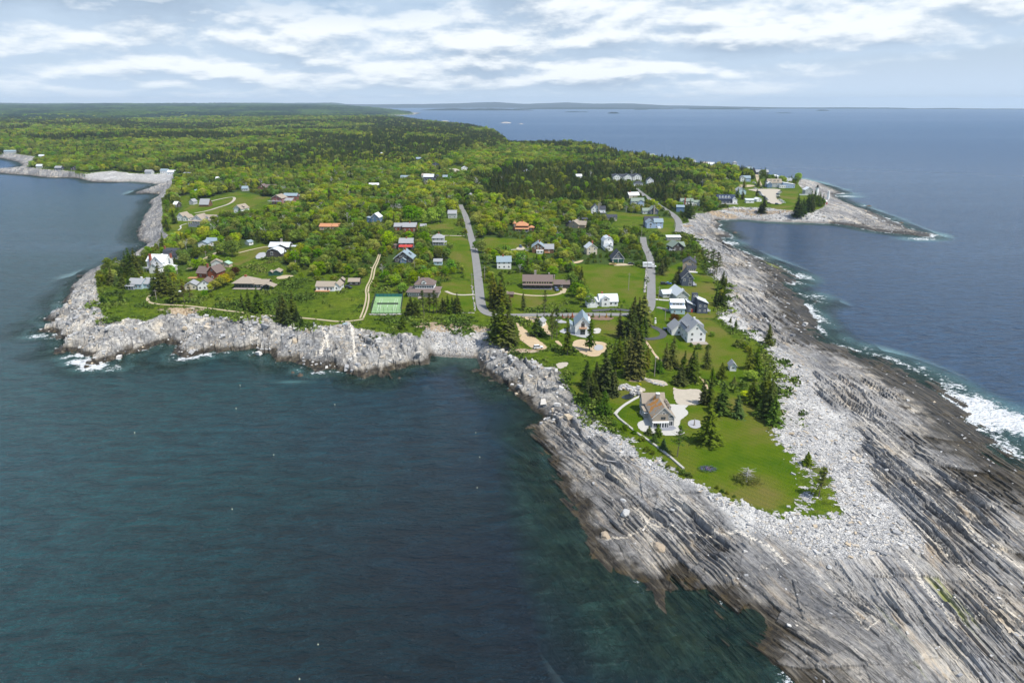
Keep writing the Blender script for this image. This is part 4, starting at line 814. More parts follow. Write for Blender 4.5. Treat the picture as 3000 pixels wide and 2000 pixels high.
# white dormered house
e=house('white_house','white house with steep grey roof and a row of small side dormers',HS,2039,1003,[
 B(0,0,8.8,15,5.6,'g','y',4.4,'white','rgrey',(2,3,3),2,trim=True,over=.5),
 B(-5.2,11,7,8,3.0,'g','y',3.2,'white','rgrey',(1,0,2),1,trim=True)],4)
for yy in (3,5.5,8,10.5): dormer(e,-3.4,yy,6.2,1.1,.9,'slate','rgrey')
MB().ext([(.4,8.9),(4.7,7.4),(4.7,5.5),(.4,5.5)],'y',4,13).build('shed_dormer',M_['rgrey'],e); chimney(e,.2,6,9,10.9,'white',.8)
MB().box(-2.5,5,-3.4,-.02,-1,.3).build('terrace',M_['stone'],e)
e=house('gabled_house','tall white house being finished, with a small orange balcony on its gable, beside the dirt yard',HS,1707,981,[
 B(0,0,7.6,12,5.2,'g','y',4.2,'white','rblue',(0,2,2),2,trim=True,over=.5), B(-4.9,4,2.4,6,3,'s','y',1.4,'white','rblue',(0,0,1),1)],-3)
window(e,0,-.03,1.5,2.2,2.4,'S','dframe'); window(e,0,-.03,5.2,1.5,2.1,'S','dframe')
MB().box(-1.9,1.9,-1.2,-.02,3.5,3.7).build('balcony',M_['deck'],e); b=MB()
for xx in (-1.8,-.9,0,.9,1.8): b.box(xx-.04,xx+.04,-1.18,-1.1,3.702,4.6)
b.box(-1.9,1.9,-1.19,-1.1,4.602,4.7); b.build('railing',M_['deck'],e)
MB().ext([(-.2,7.),(3.9,6.2),(3.9,4.9),(-.2,4.9)],'y',3.5,11).build('shed_dormer',M_['white'],e)
house('shed','little white clapboard shed behind a spruce on the sandy lane','shed',1580,956,[B(0,0,3.6,4.2,2.5,'g','y',1.4,'white','rgrey',(1,1,1),1,gw=False)],-25)
house('garden_shed','small white gable shed alone on the wide eastern lawn','shed',2147,1087,[B(0,0,2.7,4.2,2.3,'g','y',1.5,'white','rgrey',(1,0,1),1,gw=False,wh=.8)],-6)
# grey modern with tower
e=house('tower_house','slate blue modern house with pale roofs and a small square tower',HS,2048,918,[
 B(1.6,0,5.4,8,5.8,'s','y',2.2,'slate','rpale',(2,2,0),2,ww=.8,wh=.8), B(-4.2,1.5,4.2,7,4.0,'s','y',1.8,'slate','rpale',(1,0,2),1), B(-1.9,4.5,2.8,2.8,9.6,'f','y',0,'slate','rdark',(0,0,0),1)],-3)
for xx in (-2.5,-1.5): window(e,xx+.1,4.47,8.6,.7,.9,'S')
door(e,-3.6,1.47,0,1,2.1,'S','rust'); deck(e,4.3,6,0,7,1.2,'gdeck')
e=house('beach_cottage','pale aqua cottage with white shed roofs stepped over a clerestory',HS,1986,920,[
 B(0,0,7.4,7,3.2,'s','x',1.1,'aqua','rwhite',(2,1,1),1,ww=.8,wh=1.2), B(0,3.4,7.2,3.6,5.6,'s','x',.8,'blue','rwhite',(0,0,0),1)],-4)
for xx in (-1.9,0,1.9): window(e,xx,3.36,4.7,1.5,.9,'S')
e=house('grey_cottage','light grey gable house with pale roof and a low left wing',HS,1999,881,[
 B(0,0,7.2,13,3.4,'g','y',3.0,'lgrey','rpale',(2,2,0),1,trim=True,over=.6), B(-6.2,7,6,7,2.6,'g','x',1.6,'lgrey','rpale',(1,0,1),1)],8)
dormer(e,2.3,5,3.9,1.2,1.2,'slate','rpale')
e=house('slate_gable_house','dark slate house with white trimmed gable and tall white windows, near the shore',HS,2013,838,[
 B(0,0,7,9.5,5.4,'g','y',3.8,'slate','rdark',(0,2,1),2,trim=True,over=.5)],-5)
window(e,-1.9,-.03,3.9,1,1.2,'S'); window(e,1.8,-.03,4.2,1.5,2.1,'S'); window(e,1.8,-.03,1.3,1.6,1.8,'S'); deck(e,3.6,5.6,-1.4,8,.9,'gdeck')
e=house('tan_house','tan two storey house with charcoal roof and a glazed porch facing the camera',HS,2018,793,[
 B(0,0,8.6,9.5,5.4,'g','y',2.6,'tan','rdark',(2,2,3),2,over=.4,ww=.8)],-14)
block(e,1.6,-3.2,6,3.18,2.5,'s','x',1.1,'tan','rdark',(0,1,0),1)
for xx in (-.4,.9,2.2,3.5): window(e,xx,-3.23,1.5,1.0,1.1,'S')
MB().box(-1.8,5.8,-5.,-3.25,-1,.25).build('terrace',M_['frame'],e); chimney(e,3.4,7,6,8.6,'stone')
house('green_roofed_house','dark timber house with grey green roof among shore trees',HS,1985,735,[B(0,0,8.5,10,3.6,'g','y',3.2,'dark','rgreen',(2,1,1),1,over=.8),B(3,4,9,6,3,'g','x',2.6,'dark','rgreen',(1,1,0),1,over=.7)],12)
house('long_shed','long low building with pale flat roof behind the green roofed house',HS,1974,705,[B(0,0,11.5,5,2.8,'s','x',.7,'grey','rwhite',(3,1,1),1)],0)
# carriage house
e=house('carriage_house','dark blue carriage house with white trimmed gable and two green garage doors',HS,1811,769,[
 B(0,0,8.2,9,3.3,'g','y',5.,'slate','rdark',(0,1,1),1,trim=True,over=.7,gw=False)],3)
for xx in (-1.9,1.9): door(e,xx,-.03,0,2.9,2.5,'S','green')
MB().box(-4.2,4.2,-.2,-.03,2.7,3.05).build('trim_band',M_['frame'],e); window(e,0,-.03,4.6,1.8,1.4,'S'); window(e,0,-.03,7.,.7,.7,'S',mull=0)
b=MB()
for xx in (-4.,-.12,3.8): b.box(xx,xx+.24,-.16,-.03,0,2.698)
b.build('door_trim',M_['frame'],e)
# white gambrel
e=house('gambrel_house','white gambrel house with garage wing beside the dark loop drive',HS,1764,901,[
 B(-5.6,0,5.6,7,3.0,'m','y',3.1,'white','rpale',(0,0,1),1,over=.3), B(4.2,2.5,10.5,8,2.9,'m','x',3.2,'white','rpale',(4,2,0),1,over=.3), B(-1.4,2.8,4,6,2.8,'g','x',1.6,'white','rpale',(1,0,0),1)],4)
block(e,2.2,1.6,4.4,3,4.6,'g','y',1.3,'white','rpale',(1,0,0),1,gw=False,over=.25); window(e,2.2,1.57,4.2,1.6,1.,'S')
door(e,-5.6,-.04,0,2.7,2.2,'S'); chimney(e,1,7,4.5,7.3)
# long dark house
e=house('long_house','long dark timber house with grey brown roof, tall stone chimney and yellow shutters',HS,1575,847,[
 B(0,1.6,18,8.5,4.6,'g','x',3.,'dark','rbrown',(0,1,1),1,over=.5), B(14.8,2.6,9.6,6,2.6,'g','x',2.0,'dark','rbrown',(1,0,0),1,over=.4)],-2)
for i in range(5):
    xx=-6.3+i*3.1; window(e,xx,1.56,3.7,.8,1.,'S','yellow',0); 
    MB().box(xx-1.0,xx-.55,1.5,1.58,3.2,4.2).build('shutter',M_['yellow'],e); MB().box(xx+.55,xx+1.0,1.5,1.58,3.2,4.2).build('shutter',M_['yellow'],e)
    window(e,xx,1.56,1.4,1.6,1.2,'S','dframe')
porch(e,-9,9,-.4,1.58,2.5,'rbrown','dframe',8); chimney(e,-1.5,6.5,5,10.2,'stone',1.4); chimney(e,7,6.5,5,8.8,'stone'); chimney(e,10.3,6,3,7.6,'stone',.7)
house('low_shed','low grey brown shed in the striped lawn near the road bend','shed',1492,871,[B(0,0,5,3.4,1.9,'g','x',.9,'brown','rbrown',(0,0,0),1)],0)
e=house('grey_roofed_house','white house with blue grey roof and red chimney, half hidden right of the main road',HS,1477,788,[B(0,0,9.6,8,5.,'g','x',3.,'white','rblue',(3,2,2),2,over=.4)],3); chimney(e,-.5,4,6,9.2)
e=house('shingle_cottage','brown shingle cottage with blue grey gable and orange wood deck',HS,1588,742,[
 B(-3,0,9.2,9,4.8,'g','y',3.3,'brown','rblue',(0,1,2),2,trim=True,over=.5),B(5.2,1,7.2,7,3.2,'g','x',3.,'brown','rgrey',(1,1,0),1,over=.3)],-3)
for xx in (-5.4,-3,-.6): window(e,xx,-.03,4.2,1,1.3,'S')
block(e,-1.6,-2.2,5.2,2.18,2.3,'f','y',0,'white','frame',(2,0,0),1); deck(e,1.8,6,-1.5,.9,.8,'deck'); chimney(e,-2.2,4.5,6,9.3)
e=house('turret_house','brown house with orange roofs and a small corner turret',HS,1527,678,[B(0,1.5,11,9,4.6,'h','y',3.2,'brown','rorange',(4,2,2),1,over=.7),B(8.6,4,4.6,5,2.6,'h','y',1.8,'brown','rorange',(1,0,0),1)],-4)
MB().cone(-6,2,-1,6.6,1.5,1.5,8).build('turret',M_['brown'],e); MB().cone(-6,2,6.6,9.2,1.9,.05,8).build('turret_roof',M_['rorange'],e); window(e,-6,.5,5,.9,1.3,'S'); porch(e,-5,6.5,-1.6,1.48,2.2,'rorange','frame',5); chimney(e,.5,6,6,9)
house('hip_roofed_bungalow','tan brown roofed house with crossing gables deep in green trees',HS,1680,668,[B(0,0,9,11,3.4,'g','y',3,'tan','rtan',(1,1,1),1,over=.8),B(4,3,12,7,3.2,'g','x',2.6,'tan','rtan',(1,1,0),1,over=.8),B(-6,4,5,6,3,'g','y',2,'dark','rdark',(1,0,1),1)],-20)
house('small_outbuilding','small grey roofed outbuilding right of the tan roofed house','shed',1713,650,[B(0,0,5,4,2.4,'g','x',1.3,'dark','rdark',(1,0,0),1)],0)
e=house('tall_white_house','tall narrow white house sunk in trees left of the side road',HS,1782,730,[B(0,0,7.5,9,6.5,'m','y',3.,'white','rpale',(2,2,2),2),B(-1,-7,6,6.9,3,'g','y',2.2,'white','rpale',(1,1,1),1)],6); chimney(e,1,4,8,10.6)
e=house('hidden_tan_house','cream house with red chimney behind greyish trees',HS,1734,746,[B(0,0,8,8,5,'g','y',3.2,'cream','rpale',(2,1,2),2,trim=True)],10); chimney(e,1.5,5,6,9.6)
# upper right
e=house('seaview_house','white house with charcoal roof, stone chimney and side porch at the wood edge',HS,1748,626,[B(-1.5,0,8,10,5,'g','y',4,'white','rdark',(2,1,2),2,trim=True),B(5,2,8,7,4.2,'g','x',2.8,'white','rdark',(2,1,0),2)],-3); deck(e,3,9.5,-1.8,1.9,1.2,'gdeck'); chimney(e,1.8,-.6,0,10,'stone',1.2)
house('low_grey_house','low cream house with dark roof below the seaview house',HS,1790,646,[B(0,0,11,7,3,'g','x',2.3,'cream','rdark',(3,1,1),1),B(3.6,-2.5,4,2.6,2.6,'g','y',1.5,'cream','rdark',(1,0,0),1,gw=False)],-6)
e=house('field_house','dark blue grey house with stone chimney on the open field by the road',HS,1911,628,[B(1.5,0,9,8,4.2,'g','y',3.6,'slate','rgreen',(2,1,2),2,trim=True),B(-5.5,2,8,6,3.4,'g','x',2.4,'lgrey','rgreen',(2,0,1),1)],5); chimney(e,1.5,-.6,0,9.2,'stone',1.3)
e=house('blue_house','pale blue double gabled house in front of its dark roofed wing',HS,1917,669,[B(-3.6,0,7,9,5,'g','y',2.6,'blue','rblue',(1,1,2),1,trim=True),B(4,1.2,8,8,5.4,'g','x',2.8,'blue','rblue',(2,2,0),2),B(-.5,10,13,8,5,'g','x',3.6,'slate','rdark',(2,1,1),1)],0); window(e,-3.6,-.03,3.6,1.8,1.6,'S')
MB().box(3,6,-1.2,1.18,-1,1.1).build('steps',M_['frame'],e)
e=house('motel','long white motel with three gables and dark roofs in the woods','motel',1832,529,[B(-12,0,12,14,5.4,'g','y',3.6,'white','rdark',(4,1,1),2),B(4,1,12,14,5.4,'g','y',3.6,'white','rdark',(4,1,1),2),B(18,2,12,14,5.4,'g','y',3.6,'white','rdark',(4,1,1),2),B(3,7,42,9,5,'g','x',3,'lgrey','rdark',(0,0,0),1)],3)
house('small_white_house','small white two gabled house right of the motel',HS,1905,541,[B(0,0,9,9,6,'g','y',3.5,'white','rdark',(2,1,1),2)],0)
house('motel_office','low white house with dark roof just below the motel',HS,1871,545,[B(0,0,12,8,3.5,'h','x',2.5,'white','rdark',(3,1,1),1)],0)
e=house('white_roofed_house','white roofed house left of the shore road in dark woods',HS,1858,581,[B(0,0,13,9,3.6,'g','x',3,'cream','rwhite',(3,1,1),1)],15); chimney(e,-4,4,5,8)
house('porch_house','white house with grey green roof left of the shore road',HS,1868,603,[B(0,0,14,9,5,'g','x',3,'white','rgreen',(4,1,1),2),B(3,-3.5,6,3.5,4.8,'g','y',1.8,'blue','rgreen',(2,0,0),1)],0)
e=house('long_white_house','long white house with grey roofs and red brick chimney above the cove beach',HS,2015,603,[B(-1,0,14,8,5,'g','x',2.6,'white','rgreen',(4,1,2),2),B(9,1,8,7,3.6,'g','x',2,'white','rgreen',(2,1,0),1)],-2); chimney(e,-3.5,-.3,0,9,'brick',1.2)
house('blue_shed_house','small deep blue building with shed roof beside the shore road','shed',1993,621,[B(0,0,8,6,5,'s','x',1.2,'mblue','rblue',(1,1,1),1)],-8)
e=house('inn','navy roofed inn with four white arched dormers above the cove','inn',2127,597,[B(0,0,20,11,5,'g','x',4.6,'slate','rnavy',(5,2,2),1),B(9,-3,5,7,5,'g','y',2.2,'white','rpale',(1,1,0),1)],-3)
for xx in (-7,-3.6,-.2,3.2): dormer(e,xx,.8,6,2.2,1.6,2.6,'white','rpale')
MB().box(-10,12,-6,-3.2,-1.5,1).build('patio',M_['pave'],e)
house('gable_cottage','white cottage with broad grey roof left of the big parking lot',HS,2173,570,[B(0,0,11,11,4.6,'g','y',3.4,'aqua','rgrey',(2,1,1),1)],8)
house('white_annex','low white shed roofed building between inn and parking lot','shed',2197,595,[B(0,0,9,6,3.2,'s','x',1,'white','rpale',(1,1,0),1)],-3)
house('white_storehouse','small white gable building at the left edge of the parking lot','shed',2224,591,[B(0,0,6.5,7,2.6,'g','y',1.6,'white','rwhite',(1,1,0),1)],15)
e=house('restaurant','big tan roofed restaurant with blue and white wings behind the parking lot','restaurant',2276,550,[B(-3,1,19,11,6.5,'g','x',4.4,'lgrey','rtan',(4,1,1),2),B(-11,-3,6,6,5.6,'g','y',2.4,'mblue','frame',(1,1,1),2,trim=True),B(15,-2,16,11,4.6,'s','y',2.4,'blue','rwhite',(5,2,0),1,trim=True),B(6,-4,8,6,4.,'f','x',0,'white','rblue',(3,0,0),1)],-2)
for xx in (-8,-3,2): dormer(e,xx,2,7.4,2.2,1.8,2.6,'cream','rtan')
house('twin_gable_cottage','blue and white cottage with dark gables north of the inn',HS,2182,532,[B(-4,-2,6,8,5,'g','y',3,'white','rgrey',(1,1,1),2,trim=True),B(2,0,12,8,5,'g','x',3,'blue','rblue',(3,1,0),2)],-2)
house('small_pavilion','tiny cream pavilion on the grass left of the twin gable cottage','pavilion',2129,533,[B(0,0,5,5,4,'g','y',2,'cream','rtan',(1,1,1),1)],0)
e=house('lookout_house','house with a lookout storey on the skyline among spruces',HS,2153,484,[B(0,0,14,10,6,'h','x',2.5,'lgrey','rgrey',(4,1,1),2),B(0,2,6,6,11,'h','x',2.5,'lgrey','rgrey',(2,0,0),1)],0)
house('skyline_gable_house','dark gable house on the skyline left of two more roofs',HS,2197,493,[B(0,0,16,10,4,'g','y',4.2,'dark','rbrown',(3,1,1),1)],-4)
house('wide_skyline_house','wide grey house with low gables on the skyline',HS,2233,497,[B(0,0,20,9,4,'g','x',3.2,'slate','rgrey',(4,1,1),1),B(-3,-3,8,5,4,'g','y',2.6,'lgrey','rgrey',(2,0,0),1)],0)
house('white_hip_house','white hip roofed house near the point woods',HS,2271,509,[B(0,0,14,10,4.6,'h','x',2.8,'white','rpale',(4,1,1),1)],0)
house('point_house','white house with bay windows, last before the rocky point',HS,2299,521,[B(-2,0,9,9,5,'g','y',3,'tan','rtan',(2,1,1),2),B(6,-1,8,7,4.6,'f','x',0,'white','rwhite',(3,1,0),2)],0)
for i,(u,v,w,wl,rf,t) in enumerate([(2029,461,12,'lgrey','rgrey','leftmost of the far roofs peeking over the point ridge'),(2070,470,16,'tan','rtan','tan far roof peeking over the point ridge'),(2084,474,11,'white','rpale','white far roof on the ridge behind the point woods'),(1909,462,13,'lgrey','rgrey','small pale roof inside the dark ridge woods'),(2196,503,10,'slate','rblue','blue grey low roof below the skyline gable house')]):
    house('ridge_house',t,HS,u,v,[B(0,0,w,9,4.4,'g','x',3.2,wl,rf,(3,1,1),1)],0)
# lighthouse group
p=P(2392,572); e=empty('lighthouse',p); tag(e,'white round lighthouse tower with black lantern on the rocky point','lighthouse')
MB().cone(0,0,-1,9.5,2.6,1.7,20).build('tower',M_['white'],e); MB().cone(0,0,9.5,9.9,2.4,2.4,16).build('gallery',M_['black'],e); g_=MB().cone(0,0,9.9,11.7,1.15,1.15,10).build('lantern',M_['glass'],e); MB().cone(0,0,11.7,12.9,1.5,.12,10).build('lantern_roof',M_['black'],g_)
house('keepers_house','pale keeper house beside the lighthouse behind spruces',HS,2369,570,[B(0,0,9,9,5.6,'g','y',3.2,'lgrey','rwhite',(2,1,1),2),B(-9,-8,11,.4,1.2,'f','x',0,'white','frame',(0,0,0),0)],0)
p=P(2425,584); e=empty('bell_tower',p); tag(e,'square white tapering bell tower under repair on the rocks right of the lighthouse','tower')
MB().cone(0,0,-1,9.5,2.0,1.0,4).build('tower',M_['white'],e); MB().cone(0,0,9.5,10.4,1.3,.3,4).build('roof',M_['white'],e)
p=P(2419,598); e=empty('bell_house',p,0); tag(e,'little red brick bell house with white pointed roof on the point','shed')
MB().box(-1.8,1.8,0,3.4,-1,2.6).build('wall',M_['rust'],e); MB().cone(0,1.7,2.6,4.6,3.,.2,4).build('roof',M_['white'],e); door(e,0,-.03,0,1,1.9,'S')
# centre left
e=house('red_porch_house','dark house with grey roof and a bright red porch roof',HS,1190,730,[B(0,0,10.4,8,4.8,'g','x',2.8,'dark','rgrey',(3,1,1),2)],0)
MB().ext([(-3.2,2.1),(-.02,3.3),(-.02,3.5),(-3.2,2.3)],'x',-5.2,5.2).build('porch_roof',M_['rred'],e); porch_b=MB()
for xx in (-5,-1.7,1.7,5): porch_b.box(xx-.09,xx+.09,-3.05,-2.9,-.5,2.1)
porch_b.build('porch_posts',M_['frame'],e); chimney(e,0,4,5,8.6); block(e,-8,2,5.4,6,2.4,'f','x',0,'brown','rbrown',(1,0,1),1)
house('twin_cabin','reddish brown cabin with grey roof, left of its larger twin',HS,1167,676,[B(0,0,7,7,3.6,'g','x',2.4,'red','rgrey',(2,0,1),1)],0)
e=house('large_cabin','larger reddish brown cabin with grey roof above the mown strip',HS,1200,679,[B(0,0,11.5,8,4.2,'g','x',2.8,'red','rgrey',(3,1,0),1)],0); chimney(e,0,4,5,8.2)
house('field_shed','small brown shed with grey roof at the left end of the mown strip','shed',1240,672,[B(0,0,5,4.5,2.8,'g','x',1.5,'brown','rgrey',(1,0,0),1)],0)
e=house('porch_cottage','pale grey hip roofed house with white railed wraparound porch',HS,1283,717,[B(0,0,9,9,5,'h','x',3,'lgrey','rgrey',(3,1,1),2)],0); porch(e,-3.5,6.8,-2.6,-.02,2.4,'rgrey','frame',6); chimney(e,.5,4.5,6,9)
house('toolshed','small pale shed with grey roof in the trees left of the main road','shed',1283,777,[B(0,0,5.6,4.5,2.6,'g','x',1.4,'aqua','rgrey',(1,0,0),1)],0)
e=house('craftsman_cottage','dark shingle cottage with wide pale blue grey front gable',HS,1182,769,[B(0,0,12.5,10,3.2,'g','y',4.6,'dark','rblue',(0,1,1),1,trim=True,over=.8,gw=False)],-4)
for xx in (-1.9,0,1.9): window(e,xx,-.03,4.6,1.1,1.5,'S')
window(e,-4.4,-.03,1.5,1.8,1.5,'S'); window(e,4.4,-.03,1.5,1.8,1.5,'S'); block(e,0,-2,4,1.98,2.2,'g','y',1.2,'mblue','rblue',(2,0,0),1,gw=False,ww=.7); chimney(e,.4,6,6,9.2); dormer(e,3.9,3,4.7,2,1.1,'slate','rblue')
e=house('hipped_house','big brown hipped house with a white windowed upper storey above the tennis lawn',HS,1239,871,[B(0,0,17.5,12,3,'h','x',2.2,'stone','rbrown',(5,2,2),1,over=.9),B(.6,3,11,8,6.6,'h','x',3.4,'white','rbrown',(0,2,2),2,over=.6)],-2)
for i in range(8): window(e,-4.2+i*1.35,2.96,5.4,1.0,1.1,'S')
dormer(e,.4,2.5,7.2,2.6,1.3,3,'white','rbrown'); MB().box(-8.7,-1.5,-.25,-.02,1.2,2.6).build('sun_porch',M_['frame'],e)
for i in range(6): window(e,-8+i*1.2,-.27,1.9,.85,1.,'S',mull=0)
chimney(e,-2.8,6,8,10.6,'stone'); MB().box(-2.4,-.2,-3.6,-.3,-1.2,.6).build('stone_steps',M_['stone'],e)
e=house('deck_cottage','white cottage with tan roof and an orange wood deck in the meadow',HS,953,853,[B(0,0,11,7,3.,'g','x',2.1,'white','rtan',(3,1,1),1,over=.4),B(6.4,1.5,4,8,2.9,'g','y',2,'white','rtan',(1,2,0),1)],-3); deck(e,-5.6,3,-2.4,-.02,.5,'deck',False); door(e,1.6,-.03,.3,1.,2.,'S','dframe')
house('gable_hut','tiny dark gabled hut behind the deck cottage','shed',1001,832,[B(0,0,3,3.4,2.4,'g','y',1.3,'dark','rtan',(0,0,0),1)],0)
house('garage','dark garage with brown roof beside the parked black car','garage',1037,836,[B(0,0,6.6,5,2.4,'g','x',1.5,'dark','rtan',(2,0,0),1,wh=.8)],0)
e=house('pavilion_cottage','low cottage with sweeping tan hip roof and dark glass walls above the cliff meadow',HS,728,845,[B(-3,0,11,10,3.2,'h','x',3.2,'teal','rtan',(0,1,2),1,over=1.2),B(6.5,1,10,6.5,2.8,'g','x',1.9,'teal','rtan',(4,1,0),1,over=.7)],-3); chimney(e,-3,5,4,7.2,'brick',1.2)
for i in range(5): window(e,-7+i*1.9,-.03,1.5,1.4,1.8,'S','dframe')
deck(e,-8.6,8,-3,-.02,.35,'wood',False)
e=house('gazebo','open dark green gazebo with grey brown roof right of the low cottage','gazebo',784,851,[],-3); b=MB()
for xx in (-3.4,-1.1,1.1,3.4):
    for yy in (0,4.5): b.box(xx-.1,xx+.1,yy-.1,yy+.1,-1,2.7)
b.box(-3.5,3.5,-.02,.06,.0,.9); b.build('posts',M_['teal'],e); MB().box(-3.6,3.6,-.1,4.7,-1,-.02+.0).build('floor',M_['wood'],e)
MB().ext([(-4.3,2.5),(0,4.2),(4.3,2.5),(4.3,2.3),(0,4.),(-4.3,2.3)],'y',-.8,5.3).build('roof',M_['rtan'],e)
house('green_hut','small green hut with grey roof, left one of the pair','shed',793,808,[B(0,0,2.6,3,2.2,'g','y',1,'green','rtan',(0,0,0),1,gw=False)],0)
house('green_garage','green garage with white edged doors and grey roof, right one of the pair','garage',811,807,[B(0,0,5,5,2.5,'g','y',1.2,'green','rtan',(0,0,0),1,gw=False,trim=True)],0)
e=house('log_house','red brown log house with dark roof and a tall right gable',HS,607,817,[B(-3,1.5,10,8,3.4,'g','x',3.2,'red','rbrown',(2,0,2),1,over=.6),B(4,0,6.4,9,4.6,'g','y',3.4,'red','rbrown',(1,2,1),1,over=.6)],-12); chimney(e,-2,5,5,8.6)
house('wood_porch','small orange wood deck beside the red log house','deck',562,818,[B(0,0,5,3,.5,'f','x',0,'tan','deck',(0,0,0),0)],0)
house('stone_chimney_cottage','small tan roofed cottage with stone chimney behind the red log house',HS,636,782,[B(0,0,7,5,2.8,'g','y',2,'lgrey','rtan',(1,1,1),1)],20)
house('green_roof_shed','tan shed with pale green roof behind the red log house','shed',660,783,[B(0,0,6,4,2.4,'g','y',1.3,'tan','rlgreen',(1,0,0),1)],-10)
house('hedge_house','white house with brown gable hidden below the yellow green hedge',HS,601,850,[B(0,0,8,9,3.4,'g','y',2.8,'white','rbrown',(3,1,1),1),B(-8.5,2,7,7,2.6,'g','y',2,'cream','rgrey',(2,0,1),1)],8)
e=house('blue_cottage','pale blue seaside cottage with light grey roof, nearest the headland',HS,407,847,[B(-2.5,0,9,8,3.2,'g','x',2.4,'aqua','rgrey',(4,1,1),1),B(4.6,2,6,9,3,'g','x',2.6,'aqua','rgrey',(1,1,0),1)],-8); chimney(e,0,4,4,6.6,'white'); porch(e,-7.4,-2,-1.8,-.02,2,'rgrey','frame',4)
e=house('farmhouse','very large white farmhouse with white metal roofs and two red chimneys',HS,461,797,[B(-3,4,13,9,6.4,'g','x',3.6,'white','rwhite',(0,1,2),2,over=.4),B(-1,1.5,8,8,6.2,'g','y',4,'white','rwhite',(2,1,1),2,trim=True,over=.4),B(.5,-4,6.5,6,3.8,'g','y',2.8,'white','rgrey',(1,1,2),1,trim=True),B(7,2,6,5,3,'s','y',1,'white','rwhite',(1,1,0),1)],-8); chimney(e,-6,3.6,0,11.2,'brick',1.3); chimney(e,6,8,8,11,'brick',1.)
deck(e,-9.6,-3.2,-.5,3.9,2.4,'gdeck'); 
e=house('grey_gambrel','dark grey shingled gambrel house just behind the white farmhouse',HS,500,760,[B(0,0,11,8,3.4,'m','x',4,'grey','rdark',(3,1,1),1)],-8); dormer(e,1.5,.5,4,2.6,1.4,2,'dark','rdark'); chimney(e,-5.2,3,4,9)
house('boathouse_white','long white house with blue grey roof and a front gable on the west side',HS,612,722,[B(3,2,13,7,3.8,'g','x',2,'white','rblue',(4,1,1),1),B(-3,-3,8,6,3,'g','y',1.6,'white','rblue',(1,1,1),1,gw=False)],-6)
house('gate_shed','small white shed with blue grey roof near the long dirt drive','shed',724,718,[B(0,0,5,4,2.4,'g','y',1.2,'white','rblue',(0,1,1),1,gw=False)],-30)
e=house('pale_roof_house','dark shingle house with wide pale metal roof and stone chimney',HS,822,735,[B(-1,0,15,8,3.2,'g','x',2.6,'dark','rpale',(4,1,1),1,over=.6),B(9,1.5,4,5,3,'f','x',0,'dark','rpale',(0,0,0),1),B(1,-1.5,9,5,3.2,'g','y',1.8,'dark','rpale',(2,0,0),1,gw=False)],-4); chimney(e,-1,6,4,8,'stone',1.3)
e=house('dark_barn','dark gambrel barn with pale metal roof and tall white window',HS,802,754,[B(0,0,11,9,2.9,'m','y',3.4,'dark','rpale',(0,1,1),1,gw=False,over=.4)],-5); window(e,-1.2,-.03,2.9,1.6,2.2,'S')
e=house('orange_roofed_house','low house with rusty orange roof hidden by trees above the white deadwood',HS,966,674,[B(-4,0,10,8,3,'g','x',2,'tan','rorange',(2,1,1),1),B(6,1,8,7,3,'g','x',2,'tan','rorange',(2,1,1),1)],-4)
# upper left
e=house('verandah_house','big white house with tan gables and a long raised verandah on the west lawn',HS,586,664,[B(-2,0,12,10,6,'g','y',4.4,'white','rtan',(4,2,2),2,trim=True,over=.7),B(7,3,13,9,6,'g','x',3.8,'white','rtan',(3,2,0),2,over=.6)],-14); porch(e,-9.5,4.5,-3,-.02,5.,'rtan','frame',7,2.6); deck(e,-9.5,4.5,-3,-.02,2.6,'gdeck'); dormer(e,6,3.4,6.4,3,1.5,3,'white','rtan'); dormer(e,11,3.4,6.4,3,1.5,3,'white','rtan')
house('l_shaped_cottage','white cottage with two tan gables left of the verandah house',HS,536,647,[B(-2.5,0,7,10,4,'g','y',3.2,'white','rtan',(2,1,2),1,trim=True),B(4,-1,6,8,3,'g','y',2.4,'white','rtan',(2,2,0),1,trim=True)],-14)
e=house('gable_cottage_white','white gabled cottage with dark sided right wall right of the curving drive',HS,697,625,[B(0,0,9,12,4.6,'g','y',3.6,'white','rtan',(2,3,1),1,trim=True,over=.6)],-18); dormer(e,3,4,5,2.4,1.4,2,'dark','rtan')
house('old_barn','old brown barn with big grey roof beside the curving drive','barn',598,606,[B(0,0,10,9,2.6,'g','x',5.2,'brown','rgrey',(0,0,0),1)],-3)
e=house('red_verandah_house','dusty red two storey house with raised white verandah at the wood edge',HS,812,598,[B(0,0,12,11,6.6,'g','y',3.2,'pink','rtan',(3,2,2),2,trim=True,over=.8),B(10,4,11,9,3.4,'g','x',2.4,'pink','rgrey',(2,1,0),1)],-12); deck(e,-9,7,-3,-.02,3.2,'gdeck')
house('blue_grey_garage','pale roofed garage behind the red verandah house','garage',850,582,[B(0,0,16,9,3.2,'g','x',2.4,'pink','rblue',(2,1,0),1)],-4)
house('red_shed','small dusty red shed right of the red verandah house','shed',875,585,[B(0,0,5,5,3,'g','y',1.8,'pink','rgrey',(0,0,0),1)],0)
house('weathered_cabin','weathered brown cabin with crossing gables in dark trees above the red house',HS,776,559,[B(-4,0,10,9,4,'g','y',4,'brown','rbrown',(2,1,1),1),B(6,3,13,8,4,'g','x',3,'brown','rbrown',(2,1,0),1)],-6)
